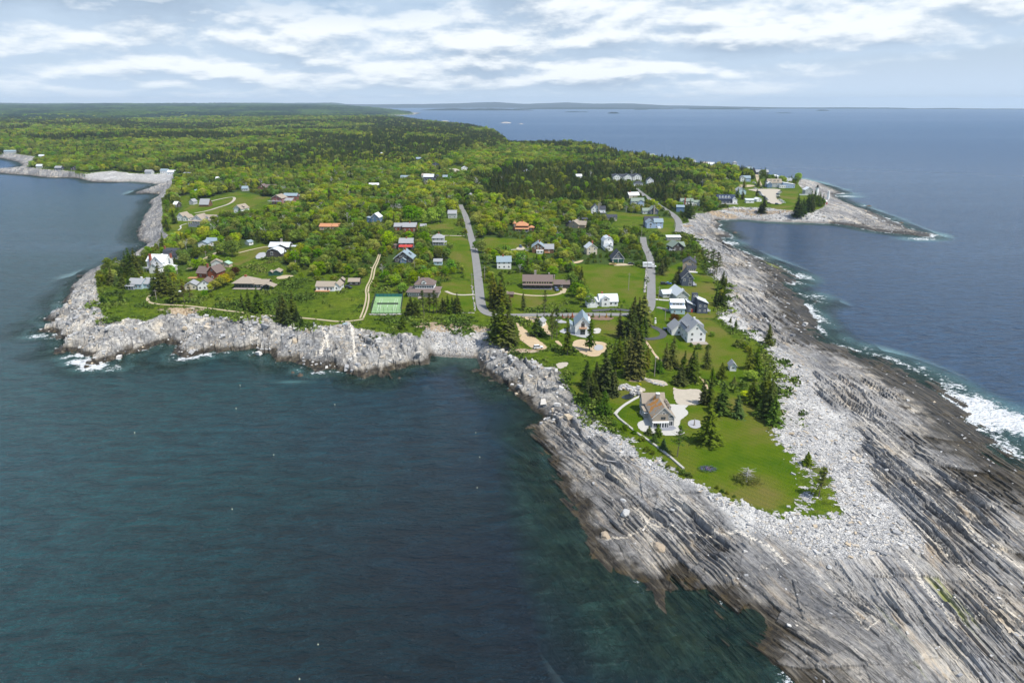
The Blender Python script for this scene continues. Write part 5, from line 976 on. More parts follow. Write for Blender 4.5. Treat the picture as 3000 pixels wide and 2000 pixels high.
for n,l,u,v,w,wl,rf,rt in [
 ('shore_cabin','grey cabin peeking out left of the curving drive',561,600,7,'lgrey','rgrey','y'),('shore_lookout','tiny shed with white roof at the west shore edge',513,608,6,'dark','rwhite','x'),
 ('hillside_house','white gabled house in trees above the west shore',561,547,14,'white','rblue','y'),('roofline_house','white roof in bright trees above the far beach cottages',645,533,16,'white','rwhite','x'),
 ('blue_roof_cottage','small blue roof in the west trees',571,571,9,'white','rblue','y'),('pale_cottage','small pale cottage in trees below the weathered cabin',717,560,10,'lgrey','rblue','x'),
 ('white_roof_house','house with broad white roof alone in the middle woods',1096,553,17,'white','rwhite','x'),('hilltop_house','white block like house with tan roof in the upper clearing',1247,523,17,'white','rtan','x'),
 ('clearing_house','long blue roofed house left of the upper clearing',1187,529,17,'lgrey','rblue','x'),('clearing_garage','small slate garage right of the upper clearing',1305,526,11,'slate','rblue','x'),
 ('far_blue_house','lone blue roofed house highest in the middle woods',1231,472,20,'slate','rblue','x'),('dark_gable_lodge','dark gabled lodge above the upper clearing',1276,489,18,'slate','rdark','y'),
 ('road_end_house','white roofed house beside the top of the upper road',1362,499,14,'white','rwhite','y'),('roadside_house','white house in pale dead trees at the top of the main road',1375,583,11,'white','rgrey','y'),
 ('far_window_house','tiny white house glinting in the far middle woods',1121,456,10,'white','rwhite','x'),('woods_house','pale roof in woods right of the upper road',1545,508,12,'white','rgrey','y'),('ridge_cottage','small white cottage in dark woods left of the motel',1697,523,12,'white','rwhite','x'),
 ('beach_bungalow','grey beach bungalow, leftmost of three behind the far white beach',434,511,16,'lgrey','rgrey','x'),('beach_house','white gabled beach house, middle of three behind the far white beach',480,508,17,'white','rblue','x'),('beach_cottage_white','long white cottage, rightmost of three behind the far white beach',501,512,18,'white','rwhite','x'),
 ('shaded_house','slate house in shade right of the far white beach',547,519,16,'slate','rgrey','x'),('mansion','big blue grey house at the far left shore',30,453,34,'lgrey','rblue','x'),('dark_cottage','dark gabled cottage at the edge of the far spruce wood',218,503,15,'dark','rdark','y'),
 ('glinting_cottage','small pale cottage on the far left beach, left of two',121,462,15,'lgrey','rpale','x'),('bright_cottage','small white cottage on the far left beach, right of two',166,462,12,'white','rwhite','y'),('spit_cottage','pale cottage among trees on the far left spit',115,492,14,'lgrey','rpale','x'),('spit_house','blue grey house among trees on the far left spit',170,499,16,'slate','rgrey','x')]:
    house(n,l,HS,u,v,[B(0,0,w*.72,7.5,3.2 if w<16 else 4,'g',rt,2.6,wl,rf,(3,1,1),1)],random.uniform(-12,12))
e=house('slate_lodge','dark slate two storey lodge with pale roof at the upper clearing',HS,1262,534,[B(-3,0,14,10,7,'g','x',3.4,'slate','rpale',(4,1,1),2),B(8,1,8,10,6,'g','y',3.6,'slate','rdark',(2,1,0),2)],-4)
e=house('blue_gable_house','blue gabled house with white roof standing in the middle woods',HS,1099,653,[B(0,0,8,9,5,'g','y',3.4,'mblue','rwhite',(2,1,1),2,trim=True,gw=True),B(-6,2,5,6,3.4,'s','y',1,'mblue','rblue',(1,0,1),1)],-10)
house('framed_house','grey framed house glimpsed between trees left of the main road',HS,1325,640,[B(0,0,8,8,4.5,'g','x',2.6,'lgrey','rgrey',(2,1,1),1)],0)
# ---------------------------------------------------------------- roads, paths, patches
def drape(name,pts,w,mat,lift=.1,kind='structure',step=2.5,world=False,wl=None):
    W=[(a.x,a.y) for a in (P(u,v) for u,v in pts)] if not world else pts
    for _ in range(2):                       # round the corners
        n=[W[0]]
        for a,b in zip(W[:-1],W[1:]): n+=[(a[0]*.75+b[0]*.25,a[1]*.75+b[1]*.25),(a[0]*.25+b[0]*.75,a[1]*.25+b[1]*.75)]
        W=n+[W[-1]]
    D=[W[0]]
    for a,b in zip(W[:-1],W[1:]):
        L=math.hypot(b[0]-a[0],b[1]-a[1]); k=max(1,int(L/step))
        D+=[(a[0]+(b[0]-a[0])*i/k,a[1]+(b[1]-a[1])*i/k) for i in range(1,k+1)]
    D=np.array(D); tn=np.gradient(D,axis=0); tn/=np.maximum(np.hypot(tn[:,0],tn[:,1]),1e-6)[:,None]; nr=np.stack([-tn[:,1],tn[:,0]],1)
    nn=5; vs=[]
    jit=(fbm(D[:,0]/2.3,D[:,1]/2.3,9,2)-.37)*min(.5,w*.2)
    for j in range(nn):
        o=(j/(nn-1)-.5)*w; o=o+jit*np.sign(o) if mat not in('asph','dasph') else o+jit*.3*np.sign(o)
        q=D+nr*(o[:,None] if np.ndim(o) else o); vs.append(q)
    vs=np.stack(vs,1).reshape(-1,2); z=terrain(vs[:,0],vs[:,1],detail=False)+lift
    m=len(D); f=[(i*nn+j,i*nn+j+1,(i+1)*nn+j+1,(i+1)*nn+j) for i in range(m-1) for j in range(nn-1)]
    me=npmesh(name,np.column_stack([vs,z]),np.array(f)[:,::-1],None); o=link(name,me,None,M_[mat]); tag(o,kind=kind); ROADS.append((D[::1],w)); return o
ROADS=[]
def patch(name,pts,mat,lift=.08,kind='structure',track=True,rag=.5):
    W=np.array([(a.x,a.y) for a in (P(u,v) for u,v in pts)])
    for _ in range(2):
        n=[]
        for a,b in zip(W,np.roll(W,-1,0)): n+=[a*.75+b*.25,a*.25+b*.75]
        W=np.array(n)
    x0,y0=W.min(0)-1; x1,y1=W.max(0)+1; s=max(.22,min(2.,math.sqrt((x1-x0)*(y1-y0)/9000)))
    X,Y=np.meshgrid(np.arange(x0,x1+s,s),np.arange(y0,y1+s,s)); d=sdist(X,Y,W)+(fbm(X/1.6,Y/1.6,13,3)-.47)*rag*2
    ok=d>0; q=ok[:-1,:-1]&ok[1:,:-1]&ok[:-1,1:]&ok[1:,1:]; idx=np.arange(X.size).reshape(X.shape)
    F4=np.stack([idx[:-1,:-1][q],idx[:-1,1:][q],idx[1:,1:][q],idx[1:,:-1][q]],1)
    if len(F4)==0: return
    used=np.zeros(X.size,bool); used[F4.ravel()]=True; rm=np.cumsum(used)-1; x=X.ravel()[used]; y=Y.ravel()[used]
    me=npmesh(name,np.column_stack([x,y,terrain(x,y,detail=False)+lift]),rm[F4],None); o=link(name,me,None,M_[mat]); tag(o,kind=kind)
    c=W.mean(0); 
    if track: PATCH.append(W)
    return o
PATCH=[]
drape('road',[(1348,600),(1352,611),(1366,636),(1373,669),(1380,694),(1388,724),(1395,766),(1400,807),(1404,849),(1407,882),(1413,907),(1432,922),(1465,924),(1500,924),(1576,922),(1715,921),(1825,922),(1894,921)],5.4,'asph',.16)
drape('road',[(1880,928),(1905,905),(1908,880),(1908,822),(1909,784),(1905,757),(1896,736),(1887,721),(1885,708),(1884,695)],5.2,'asph',.19)
drape('shore_road',[(1862,552),(1869,559),(1891,575),(1923,598),(1949,614),(1977,633),(1989,649),(1990,665),(1987,680)],6.5,'asph',.25)
drape('upper_road',[(1325,495),(1336,499),(1352,510),(1365,521)],12,'gravel',.4)
drape('driveway',[(1868,930),(1880,946),(1903,953),(1929,964),(1946,976),(1940,988),(1913,993),(1885,993)],3.4,'dasph',.14)
drape('driveway',[(1735,911),(1762,909),(1800,906),(1845,911)],4.,'dasph',.22)
drape('driveway',[(1925,900),(1945,905),(1962,912)],3.2,'asph',.14); drape('driveway',[(1918,877),(1940,879),(1960,880)],2.6,'pave',.14)
drape('track',[(456,858),(438,866),(430,879),(443,889),(485,893),(554,896),(609,903),(665,910),(720,917),(803,927),(870,930),(933,936),(993,943),(1035,940),(1065,935)],1.7,'dirt',.12)
drape('track',[(1055,932),(1066,905),(1074,871),(1070,845),(1086,818),(1091,786),(1102,767),(1110,744)],.9,'dirt',.12); drape('track',[(1064,932),(1076,905),(1082,871),(1077,845),(1094,818),(1098,786),(1108,767),(1115,744)],.9,'dirt',.12)
drape('lane',[(1093,785),(1080,784),(1066,784)],1.8,'dirt',.14)
drape('lane',[(1422,742),(1466,735),(1507,731),(1538,730)],2.4,'gravel',.14); drape('lane',[(1181,691),(1325,691),(1364,692)],2.2,'gravel',.2)
drape('lane',[(1480,854),(1507,860),(1549,866),(1604,867),(1634,863),(1648,856),(1652,845)],2.4,'dirt',.13); drape('lane',[(1306,853),(1325,862),(1353,865),(1391,863)],2.2,'gravel',.13)
drape('lane',[(554,788),(576,773),(604,756),(637,739),(670,733)],3.6,'dirt',.14); drape('lane',[(700,741),(760,726),(790,722)],2.2,'dirt',.14)
drape('lane',[(570,625),(610,618),(640,608),(670,599),(686,588),(688,577),(660,580),(610,592)],3,'gravel',.2); drape('footpath',[(548,655),(526,662),(532,668),(522,675)],1.2,'pave',.2)
drape('lane',[(2215,505),(2220,525),(2228,545)],5,'dirt',.3); drape('footpath',[(1880,985),(1900,1010),(1925,1050),(1960,1066),(2000,1085),(2040,1100),(2065,1118),(2072,1140)],1.1,'sand',.12)
patch('gravel_drive',[(1508,943),(1524,950),(1548,973),(1577,995),(1600,1012),(1606,1020),(1592,1026),(1566,1025),(1540,1009),(1516,990),(1520,970)],'sand',.12)
patch('dirt_yard',[(1688,992),(1730,998),(1777,1003),(1784,1016),(1757,1046),(1719,1044),(1688,1025),(1672,1010)],'sand',.1); patch('dirt_yard',[(1620,997),(1640,998),(1650,1015),(1640,1014)],'sand',.1)
patch('gravel_circle',[(1738,1018),(1748,1008),(1768,1012),(1769,1024),(1752,1028),(1740,1025)],'ggravel',.16,rag=.2)
patch('dirt_yard',[(1520,926),(1600,930),(1600,945),(1620,985),(1600,980),(1590,958),(1545,936)],'sand',.1,rag=1.2)
patch('gravel_drive',[(1640,965),(1680,960),(1690,975),(1745,985),(1720,993),(1670,980),(1640,975)],'ggravel',.13); patch('gravel_drive',[(1632,932),(1668,945),(1640,948),(1625,940)],'ggravel',.12)
patch('mulch_bed',[(1642,926),(1800,925),(1796,939),(1740,938),(1700,932),(1645,934)],'mulch',.12); patch('patio',[(1738,962),(1762,960),(1760,978),(1735,978)],'pave',.13)
patch('gravel_parking',[(1967,1131),(1990,1141),(2040,1138),(2060,1146),(2062,1175),(2050,1186),(2020,1187),(1985,1188),(1975,1170)],'gravel',.12)
patch('terrace',zm([(650,380),(700,345),(780,340),(1000,440),(1250,440),(1400,440),(1390,480),(1340,510),(1390,540),(1400,600),(1300,670),(1270,700),(1280,750),(1230,790),(1350,870),(1330,900),(1160,925),(1010,920),(900,900),(730,880),(640,830),(600,760),(620,710),(700,680),(720,650),(640,590),(640,530),(690,490),(690,440),(650,400)],1750,1100,5.2275),'pave',.1,rag=.1)
patch('gravel_circle',zm([(1370,740),(1400,690),(1480,672),(1590,690),(1575,730),(1600,790),(1520,820),(1420,800)],1750,1100,5.2275),'ggravel',.12,rag=.1)
patch('rock_outcrop',zm([(700,40),(760,30),(900,70),(1010,70),(1130,150),(1000,165),(850,140),(740,90)],1750,1100,5.2275),'gravel',.14,rag=1)
patch('gravel_yard',[(746,755),(756,741),(779,738),(780,753),(756,760)],'ggravel',.14); patch('dirt_drive',[(805,813),(830,806),(865,806),(850,815),(815,819)],'dirt',.12)
patch('parking_lot',zm([(860,262),(1000,256),(1330,250),(1372,290),(1290,330),(1300,400),(1425,468),(1190,466),(1130,385),(1070,320),(990,285)],2000,500,4.704),'gravel',.4,rag=.4); patch('parking_lot',zm([(600,205),(980,195),(1010,228),(600,245)],2000,500,4.704),'dirt',.4)
patch('dirt_drive',[(1795,776),(1815,770),(1860,776),(1850,778),(1800,780)],'dirt',.14); patch('dirt_drive',[(1665,772),(1690,765),(1715,760),(1700,772)],'sand',.14)
patch('dirt_yard',[(1640,838),(1655,838),(1662,850),(1655,862),(1640,856)],'dirt',.15); patch('gravel_drive',[(1513,724),(1535,722),(1540,733),(1512,733)],'gravel',.2)
patch('gravel_yard',[(860,595),(885,600),(880,606),(862,604)],'ggravel',.25)
patch('rock_outcrop',[(1622,1066),(1660,1060),(1672,1066),(1650,1078),(1640,1082)],'gravel',.12,rag=1.); patch('rock_outcrop',[(1830,1135),(1870,1128),(1900,1140),(1880,1150),(1840,1148)],'gravel',.12,rag=1.5)
patch('pond',[(1815,1163),(1845,1152),(1862,1158),(1855,1168),(1832,1172)],'glass',.18,rag=.2)
# ---------------------------------------------------------------- tennis court
ca,cb,cc,cd=[P(u,v) for u,v in [(1086,919),(1176,918),(1180,869),(1101,870)]]
cz=(ca.z+cc.z)/2+.25; cx=(ca.x+cb.x+cc.x+cd.x)/4; y0=(ca.y+cb.y)/2; y1=(cc.y+cd.y)/2; hw=(cb.x-ca.x)/2*.97; sk=((cc.x+cd.x)-(ca.x+cb.x))/2/(y1-y0)
e=empty('tennis_court',(0,0,0)); tag(e,'fenced green tennis court with white lines beside the sandy track','tennis court')
def qx(x,y): return cx+(x)+sk*(y-(y0+y1)/2)
def quadp(b,xa,xb,ya,yb,z,t=.0): b.add([(qx(xa,ya),ya,z),(qx(xb,ya),ya,z),(qx(xb,yb),yb,z),(qx(xa,yb),yb,z)],[(0,1,2,3)])
b=MB(); b.add([(qx(-hw,y0),y0,cz-2),(qx(hw,y0),y0,cz-2),(qx(hw,y1),y1,cz-2),(qx(-hw,y1),y1,cz-2),(qx(-hw,y0),y0,cz),(qx(hw,y0),y0,cz),(qx(hw,y1),y1,cz),(qx(-hw,y1),y1,cz)],[(4,5,6,7),(0,1,5,4),(1,2,6,5),(2,3,7,6),(3,0,4,7)]); b.build('court_surface',M_['court'],e)
b=MB(); ym=(y0+y1)/2; lw=.09; zl=cz+.02; L=min(11.9,(y1-y0)/2-2.5); wx=hw*.62
for xx in (-wx,wx,-wx*.75,wx*.75): quadp(b,xx-lw/2,xx+lw/2,ym-L,ym+L,zl)
for yy in (-L,L): quadp(b,-wx,wx,ym+yy-lw/2,ym+yy+lw/2,zl+.004)
for yy in (-6.4,6.4): quadp(b,-wx*.75,wx*.75,ym+yy-lw/2,ym+yy+lw/2,zl+.004)
quadp(b,-lw/2,lw/2,ym-6.4,ym+6.4,zl+.002); b.build('court_lines',M_['frame'],e)
b=MB(); b.box(qx(-wx-1,ym),qx(wx+1,ym),ym-.02,ym+.02,cz+.15,cz+1.); b.build('net',M_['net'],e); b=MB()
for s_ in(-1,1): b.cone(qx(s_*(wx+1),ym),ym,cz,cz+1.1,.07,.07,6)
b.build('net_posts',M_['steel'],e)
def fence_run(p,q,h,root,n,mesh=True,wind=False):
    b=MB(); p=Vector(p); q=Vector(q)
    for i in range(n+1):
        a=p.lerp(q,i/n); b.cone(a.x,a.y,a.z-.5,a.z+h,.06,.06,5)
    for hh in (.05,h*.5,h): b.tube(p+Vector((0,0,hh)),q+Vector((0,0,hh)),.035,.035,4)
    if mesh:
        k=int((q-p).length/.5)
        for i in range(k):
            a=p.lerp(q,(i+.5)/k); b.tube(a,a+Vector((0,0,h)),.014,.014,3)
    if not hasattr(root,'keys'): return
    b.build('fence',M_['net'],root)
    if wind:
        w_=MB(); d=Vector((0,.06,0)); w_.add([p+d,q+d,q+d+Vector((0,0,h*.6)),p+d+Vector((0,0,h*.6)),p+d*1.6,q+d*1.6,q+d*1.6+Vector((0,0,h*.6)),p+d*1.6+Vector((0,0,h*.6))],[(0,1,2,3),(4,5,6,7),(0,1,5,4),(1,2,6,5),(2,3,7,6),(3,0,4,7)]); w_.build('windscreen',WS,root)
WS=mat_plain('green_windscreen',(.03,.16,.15),.8,.1,2)
c4=[(qx(-hw,y0),y0,cz),(qx(hw,y0),y0,cz),(qx(hw,y1),y1,cz),(qx(-hw,y1),y1,cz)]
fence_run(c4[0],c4[1],3,e,7); fence_run(c4[1],c4[2],3,e,10); fence_run(c4[2],c4[3],3,e,7,False,True); fence_run(c4[3],c4[0],3,e,10)
# ---------------------------------------------------------------- vehicles
def carmesh(L=4.5,W=1.8,H=1.55,kind='suv'):
    hl=L/2
    if kind=='pickup': body=[(-hl,.35),(-hl,.95),(-.1*L,.98),(.02*L,.98),(hl*.95,.92),(hl,.6),(hl,.35)]; cab=[(-.10*L,.95),(-.07*L,H),(.12*L,H),(.24*L,.95)]
    elif kind=='suv': body=[(-hl,.35),(-hl*.98,.98),(hl*.45,1.0),(hl*.93,.86),(hl,.55),(hl,.35)]; cab=[(-hl*.96,.97),(-hl*.82,H),(hl*.12,H),(hl*.46,.98)]
    else: body=[(-hl,.32),(-hl*.98,.85),(-hl*.5,.92),(hl*.5,.88),(hl*.94,.72),(hl,.5),(hl,.32)]; cab=[(-hl*.72,.88),(-hl*.38,H*.94),(hl*.1,H*.94),(hl*.5,.88)]
    bm=MB().ext(body,'y',-W/2,W/2).mesh('body')
    g=MB(); g.ext([(a,b_) for a,b_ in cab],'y',-W/2+.12,W/2-.12); gm=g.mesh('windows')
    top=[p_ for p_ in cab if p_[1]>H*.9]; rf=MB().box(top[0][0]-.05,top[1][0]+.05,-W/2+.16,W/2-.16,top[0][1]+.004,top[0][1]+.06).mesh('car_roof')
    wh=MB().add(*(lambda n:([(.33*math.cos(6.2832*i/n),-.11,.33*math.sin(6.2832*i/n)) for i in range(n)]+[(.33*math.cos(6.2832*i/n),.11,.33*math.sin(6.2832*i/n)) for i in range(n)],[tuple(range(n)),tuple(range(2*n-1,n-1,-1))]+[(i,n+i,n+(i+1)%n,(i+1)%n) for i in range(n)]))(12)).mesh('wheel')
    return bm,gm,rf,wh
CM={k:carmesh(kind=k,L=l,H=h) for k,l,h in (('suv',4.6,1.65),('pickup',5.4,1.75),('sedan',4.5,1.42))}
paint={}
def pm(c):
    if c not in paint: paint[c]=mat_plain('car_paint',c,.3,.03,1,spec=.6)
    return paint[c]
def car(u,v,kind,c,yaw,label,cat='car',group=None,at=None,dz=.16):
    bm,gm,rf,wh=CM[kind]; p=at if at is not None else P(u,v)
    e=empty('pickup_truck' if kind=='pickup' else 'parked_car',(p.x,p.y,p.z+dz),R(yaw)); tag(e,label,cat,group)
    m=pm(c)
    for me,n in ((bm,'body'),(rf,'car_roof')):
        key=(n,kind,c)
        if key not in _wc: q=me.copy(); q.materials.clear(); q.materials.append(m); _wc[key]=q
        link(n,_wc[key],e)
    link('windows',gm,e,M_['glass'])
    L=bm.vertices[0].co
    for sx in(-1,1):
        for sy in(-1,1):
            w_=link('wheel',wh,e,M_['black']); w_.location=(sx*1.4,sy*.82,.33)
    return e
WHT,BLK,BLU,NAV,SIL=(.78,.79,.80),(.025,.027,.03),(.06,.16,.42),(.03,.06,.14),(.45,.47,.49)
car(1577,1021,'suv',WHT,14,'white car parked at the lower end of the sandy drive',dz=.2)
car(1958,966,'pickup',NAV,8,'dark blue pickup on the loop drive','pickup'); car(1968,963,'suv',SIL,8,'silver car behind the dark blue pickup on the loop drive')
car(1021,845,'suv',BLK,-20,'black car on the grass between the deck cottage and the dark garage')
car(1630,851,'suv',(.10,.14,.25),-75,'blue grey car beside the long dark house'); car(1795,776,'pickup',(.42,.30,.10),4,'mustard pickup left of the carriage house drive','pickup'); car(1849,775,'sedan',BLK,2,'dark car on the grass right of the carriage house')
car(1525,725,'suv',NAV,-80,'navy car at the end of the lane left of the brown shingle cottage'); car(1945,834,'suv',BLK,0,'black car behind the low fence left of the slate gable house'); car(1957,833,'sedan',BLU,-8,'blue car right beside the black car by the slate gable house')
car(1955,733,'suv',NAV,-10,'navy car beside the green roofed timber house'); car(1968,735,'suv',WHT,0,'white car beside the green roofed timber house'); car(519,857,'sedan',WHT,10,'white car among the trees behind the seaside path curve'); car(568,769,'pickup',NAV,25,'dark blue pickup on the dirt lane behind the white farmhouse','pickup')
car(1352,512,'sedan',BLU,-60,'tiny blue car on the upper road')
cols=[(BLK,'black'),(WHT,'white'),(WHT,'white'),(NAV,'navy'),(WHT,'white'),(BLK,'black'),(WHT,'white'),(WHT,'white'),(WHT,'white')]
rt=[(1348,296),(1336,308),(1322,322),(1312,334),(1306,355),(1320,382),(1342,412),(1368,430),(1388,450)]
for i,((a,b_),(c,nm)) in enumerate(zip(rt,cols)):
    u,v=2000+a/4.704,500+b_/4.704; kd='pickup' if i==4 else 'suv' if i%2 else 'sedan'
    car(u,v,kd,c,-3,f'{nm} vehicle, {ORD[i]} from the far end of the right hand row in the big parking lot','car','cars in the big parking lot',dz=.45)
lf=[(1050,300),(1058,312),(1066,326),(1080,342),(1092,356),(1118,372),(1140,388),(1158,408)]
for i,(a,b_) in enumerate(lf):
    c,nm=[(BLK,'black'),(NAV,'navy'),(SIL,'silver'),(WHT,'white'),(SIL,'silver'),(BLK,'black'),(NAV,'navy'),(SIL,'silver')][i]
    car(2000+a/4.704,500+b_/4.704,'suv' if i%2 else 'sedan',c,-35,f'{nm} vehicle, {ORD[i]} from the far end of the left hand row in the big parking lot','car','cars in the big parking lot',dz=.45)
for a,b_,c,l in [(982,176,WHT,'white van like car in the small lot below the lane'),(1010,208,NAV,'navy car in the small lot, just below the white one'),(1003,258,WHT,'white car at the far left corner of the big parking lot'),(1086,252,BLK,'black car in the upper middle of the big parking lot'),(1190,462,BLK,'black car at the near left corner of the big parking lot'),(1300,472,NAV,'navy car at the near edge of the big parking lot')]:
    car(2000+a/4.704,500+b_/4.704,'suv',c,-30,l,dz=.45)
# box truck
p=P(1904,786); e=empty('box_truck',(p.x-.5,p.y,p.z+.2),R(-4)); tag(e,'white box truck crossing the side road beside the wide field','truck')
MB().box(-4.6,1.9,-1.25,1.25,1.0,4.0).build('cargo_box',pm(WHT),e); MB().ext([(2.0,.55),(2.0,2.7),(3.0,2.7),(3.6,1.75),(4.7,1.5),(4.9,.9),(4.9,.55)],'y',-1.15,1.15).build('cab',pm((.8,.8,.8)),e)
MB().ext([(2.95,1.75),(2.95,2.55),(3.1,2.5),(3.55,1.8)],'y',-1.17,1.17).build('windows',M_['glass'],e); MB().box(-4.5,4.6,-.9,.9,.5,.98).build('chassis',M_['black'],e)
MB().box(-3.6,1.0,-1.27,-1.252,2.75,3.25).build('side_stripe',M_['steel'],e)
for xx in (-3.2,-2.3,3.9):
    for yy in(-1.05,1.05):
        w_=link('wheel',CM['suv'][3],e,M_['black']); w_.location=(xx,yy,.48); w_.scale=(1.45,1.6,1.45)
# ---------------------------------------------------------------- people on the side road
def person(u,v,label,top,yaw):
    p=P(u,v); me=bpy.data.meshes.new('body')
    J=[(0,0,.95),(0,0,1.25),(0,0,1.42),(0,0,1.52),(0,.01,1.64),(0,.01,1.75),(-.19,0,1.40),(-.25,.03,1.13),(-.23,-.12,.9),(-.23,-.16,.82),(.19,0,1.40),(.25,-.02,1.13),(.23,.1,.9),(.23,.13,.82),(-.09,0,.9),(-.10,-.08,.5),(-.10,.04,.08),(-.10,-.12,.04),(.09,0,.9),(.10,.08,.5),(.10,.22,.1),(.10,.08,.04)]
    E=[(0,1),(1,2),(2,3),(3,4),(4,5),(2,6),(6,7),(7,8),(8,9),(2,10),(10,11),(11,12),(12,13),(0,14),(14,15),(15,16),(16,17),(0,18),(18,19),(19,20),(20,21)]
    rad=[.14,.14,.13,.06,.10,.07,.07,.05,.035,.03,.07,.05,.035,.03,.09,.06,.045,.04,.09,.06,.045,.04]
    me.from_pydata(J,E,[]); o=bpy.data.objects.new('person',me); COL.objects.link(o); o.location=(p.x,p.y,p.z+.2); o.rotation_euler=(0,0,R(yaw))
    me.materials.append(mat_plain('trousers_and_skin',(.06,.06,.09),.8,.1,3))
    m=o.modifiers.new('skin','SKIN'); 
    for i,sv in enumerate(me.skin_vertices[0].data): sv.radius=(rad[i],rad[i]*.85)
    me.skin_vertices[0].data[0].use_root=True; s_=o.modifiers.new('sub','SUBSURF'); s_.levels=1; s_.render_levels=1
    tag(o,label,'person')
    MB().cone(0,0,.92,1.46,.21,.17,10).build('shirt',top,o); MB().cone(0,.01,1.66,1.79,.115,.06,8).build('hair',mat_plain('hair',(.05,.03,.02)),o)
person(1895,744,'walker in a red top, left one of the two on the side road',mat_plain('red_shirt',(.5,.06,.05)),10)
person(1899,744,'walker in dark clothes, right one of the two on the side road',mat_plain('dark_shirt',(.04,.045,.06)),5)
# ---------------------------------------------------------------- utility poles and wires
TOPS=[]
def pole(u,v,vt,label,arm=True,lean=0,mat=None):
    p=P(u,v); h=ztop(p.y,vt)-p.z; e=empty('utility_pole',p); tag(e,label,'utility pole')
    MB().cone(0,0,-.5,h,.17,.11,8).build('post',mat or M_['wood'],e)
    if arm: MB().box(-1.1,1.1,-.06,.06,h-.9,h-.75).build('crossarm',M_['wood'],e)
    TOPS.append((Vector((p.x,p.y,p.z+h-.6)))); return e
rp=[(1365,672,632,'leaning in the trees left of the main road top'),(1372,708,665,'left of the main road beside the white lane'),(1394,726,690,'right of the main road opposite the lawn tree'),(1420,822,780,'right of the main road beside the grey roofed house'),(1383,842,800,'left of the main road above the small striped lawn')]
for u,v,vt,l in rp: pole(u,v,vt,'wooden utility pole '+l)
for u,v,vt,l in [(1896,792,748,'beside the field corner near the box truck'),(1879,696,662,'at the top of the side road'),(1929,880,838,'at the pale driveway right of the side road'),(1948,938,900,'leaning slightly below the pale aqua cottage'),(1841,850,800,'at the wide field edge'),(1975,667,630,'beside the shore road bend'),(459,880,848,'at the curve of the seaside path'),(605,763,735,'beside the dirt lane behind the farmhouse'),(520,803,775,'in the trees right of the white farmhouse'),(1215,800,765,'in the thicket behind the brown hipped house')]: pole(u,v,vt,'wooden utility pole '+l)
e=pole(1917,1103,1045,'tall pole with a lamp beside the grove above the quarry',False); MB().box(-.2,.6,-.15,.15,8.6,8.85).build('lamp',M_['frame'],e)
for i,(a,b_) in enumerate([(0,1),(1,2),(2,3),(3,4),(5,7),(6,5),(7,8),(8,15)]):
    A,B_=TOPS[a],TOPS[b_]; mb=MB()
    for k in range(8):
        f=lambda t:A.lerp(B_,t)+Vector((0,0,-4*1.2*t*(1-t)))
        mb.tube(f(k/8),f((k+1)/8),.022,.022,3)
    o=mb.build('power_line',M_['black']); tag(o,['thin cable between the two highest poles of the main road','thin cable crossing the main road near the white lane','thin cable running down the right side of the main road','thin cable crossing the main road above the striped lawn','thin cable along the lower side road','thin cable along the upper side road','thin cable from the pale driveway pole to the leaning pole','thin cable between the leaning pole and the lamp pole'][i],'power line')
# ---------------------------------------------------------------- stone walls, sea wall, small things
def stones_along(name,label,pts,w,h,n,cat='stone wall',size=.5):
    W=[P(u,v) for u,v in pts]; mb=MB(); rs=random.Random(len(label)); seg=[(a,b_,(b_-a).length) for a,b_ in zip(W[:-1],W[1:])]; tot=sum(s_[2] for s_ in seg)
    for i in range(n):
        t=rs.random()*tot
        for a,b_,l in seg:
            if t<=l: break
            t-=l
        c=a.lerp(b_,t/l)+Vector((rs.uniform(-w,w)/2,rs.uniform(-w,w)/2,0)); c.z=H1(c.x,c.y)+rs.uniform(0,h)
        rock_into(mb,c,size*rs.uniform(.5,1.1),rs)
    o=mb.build(name,ROCK); tag(o,label,cat); return o
def rock_into(mb,c,s,rs,flat=.6):
    q=Matrix.Rotation(rs.random()*6.28,3,'Z')@Matrix.Rotation(rs.uniform(-.3,.3),3,'X'); vs=[]
    for x in(-1,1):
        for y in(-1,1):
            for z in(-1,1): vs.append(Vector(c)+q@Vector((x*s*rs.uniform(.35,.6),y*s*rs.uniform(.25,.5),z*s*flat*rs.uniform(.25,.5))))
    mb.add(vs,[(0,1,3,2),(4,6,7,5),(0,4,5,1),(2,3,7,6),(0,2,6,4),(1,5,7,3)])
def mat_rock():
    m=newmat('loose_stone'); p=POS(); g=NN('NewGeometry'); r=g.outputs['Random Per Island']
    c=RA(r,[(0,(.22,.225,.23)),(.25,(.36,.36,.36)),(.5,(.49,.485,.47)),(.8,(.62,.605,.57)),(.95,(.52,.43,.31))]); n=NO(p,2.3,4,.65)
    finish(MX(MR(n,.35,.6,.5,0),c,MX(1,c,(.45,.45,.47),'MULTIPLY')),.92,n,.4,.1,.2); return m
ROCK=mat_rock()
stones_along('stone_wall','dry stone wall between the wide field and the side road',[(1894,785),(1893,810),(1888,858)],1.1,.5,260,size=.75)
stones_along('stone_wall','white boulders along the small striped lawn left of the main road',[(1383,838),(1388,880),(1392,912)],.8,.4,90,size=.7)
stones_along('stone_wall','low stone wall at the foot of the small striped lawn',[(1355,917),(1390,917)],.5,.3,60,size=.5)
stones_along('stone_edging','pale stone edging below the tennis court',[(1082,922),(1128,923),(1178,921)],.8,.5,140,'stone edging',.7)
stones_along('boulder_pile','jumbled boulders round the quarry pond beside the shingled house',zm([(380,200),(450,180),(520,210),(600,240),(560,290)],1750,1100,5.2275),4,.8,130,'boulder pile',1.5)
stones_along('boulder_row','pale stones in a row behind the shingled house',zm([(690,40),(790,80),(900,130),(1020,150)],1750,1100,5.2275),1.6,.4,110,'boulder row',.8)
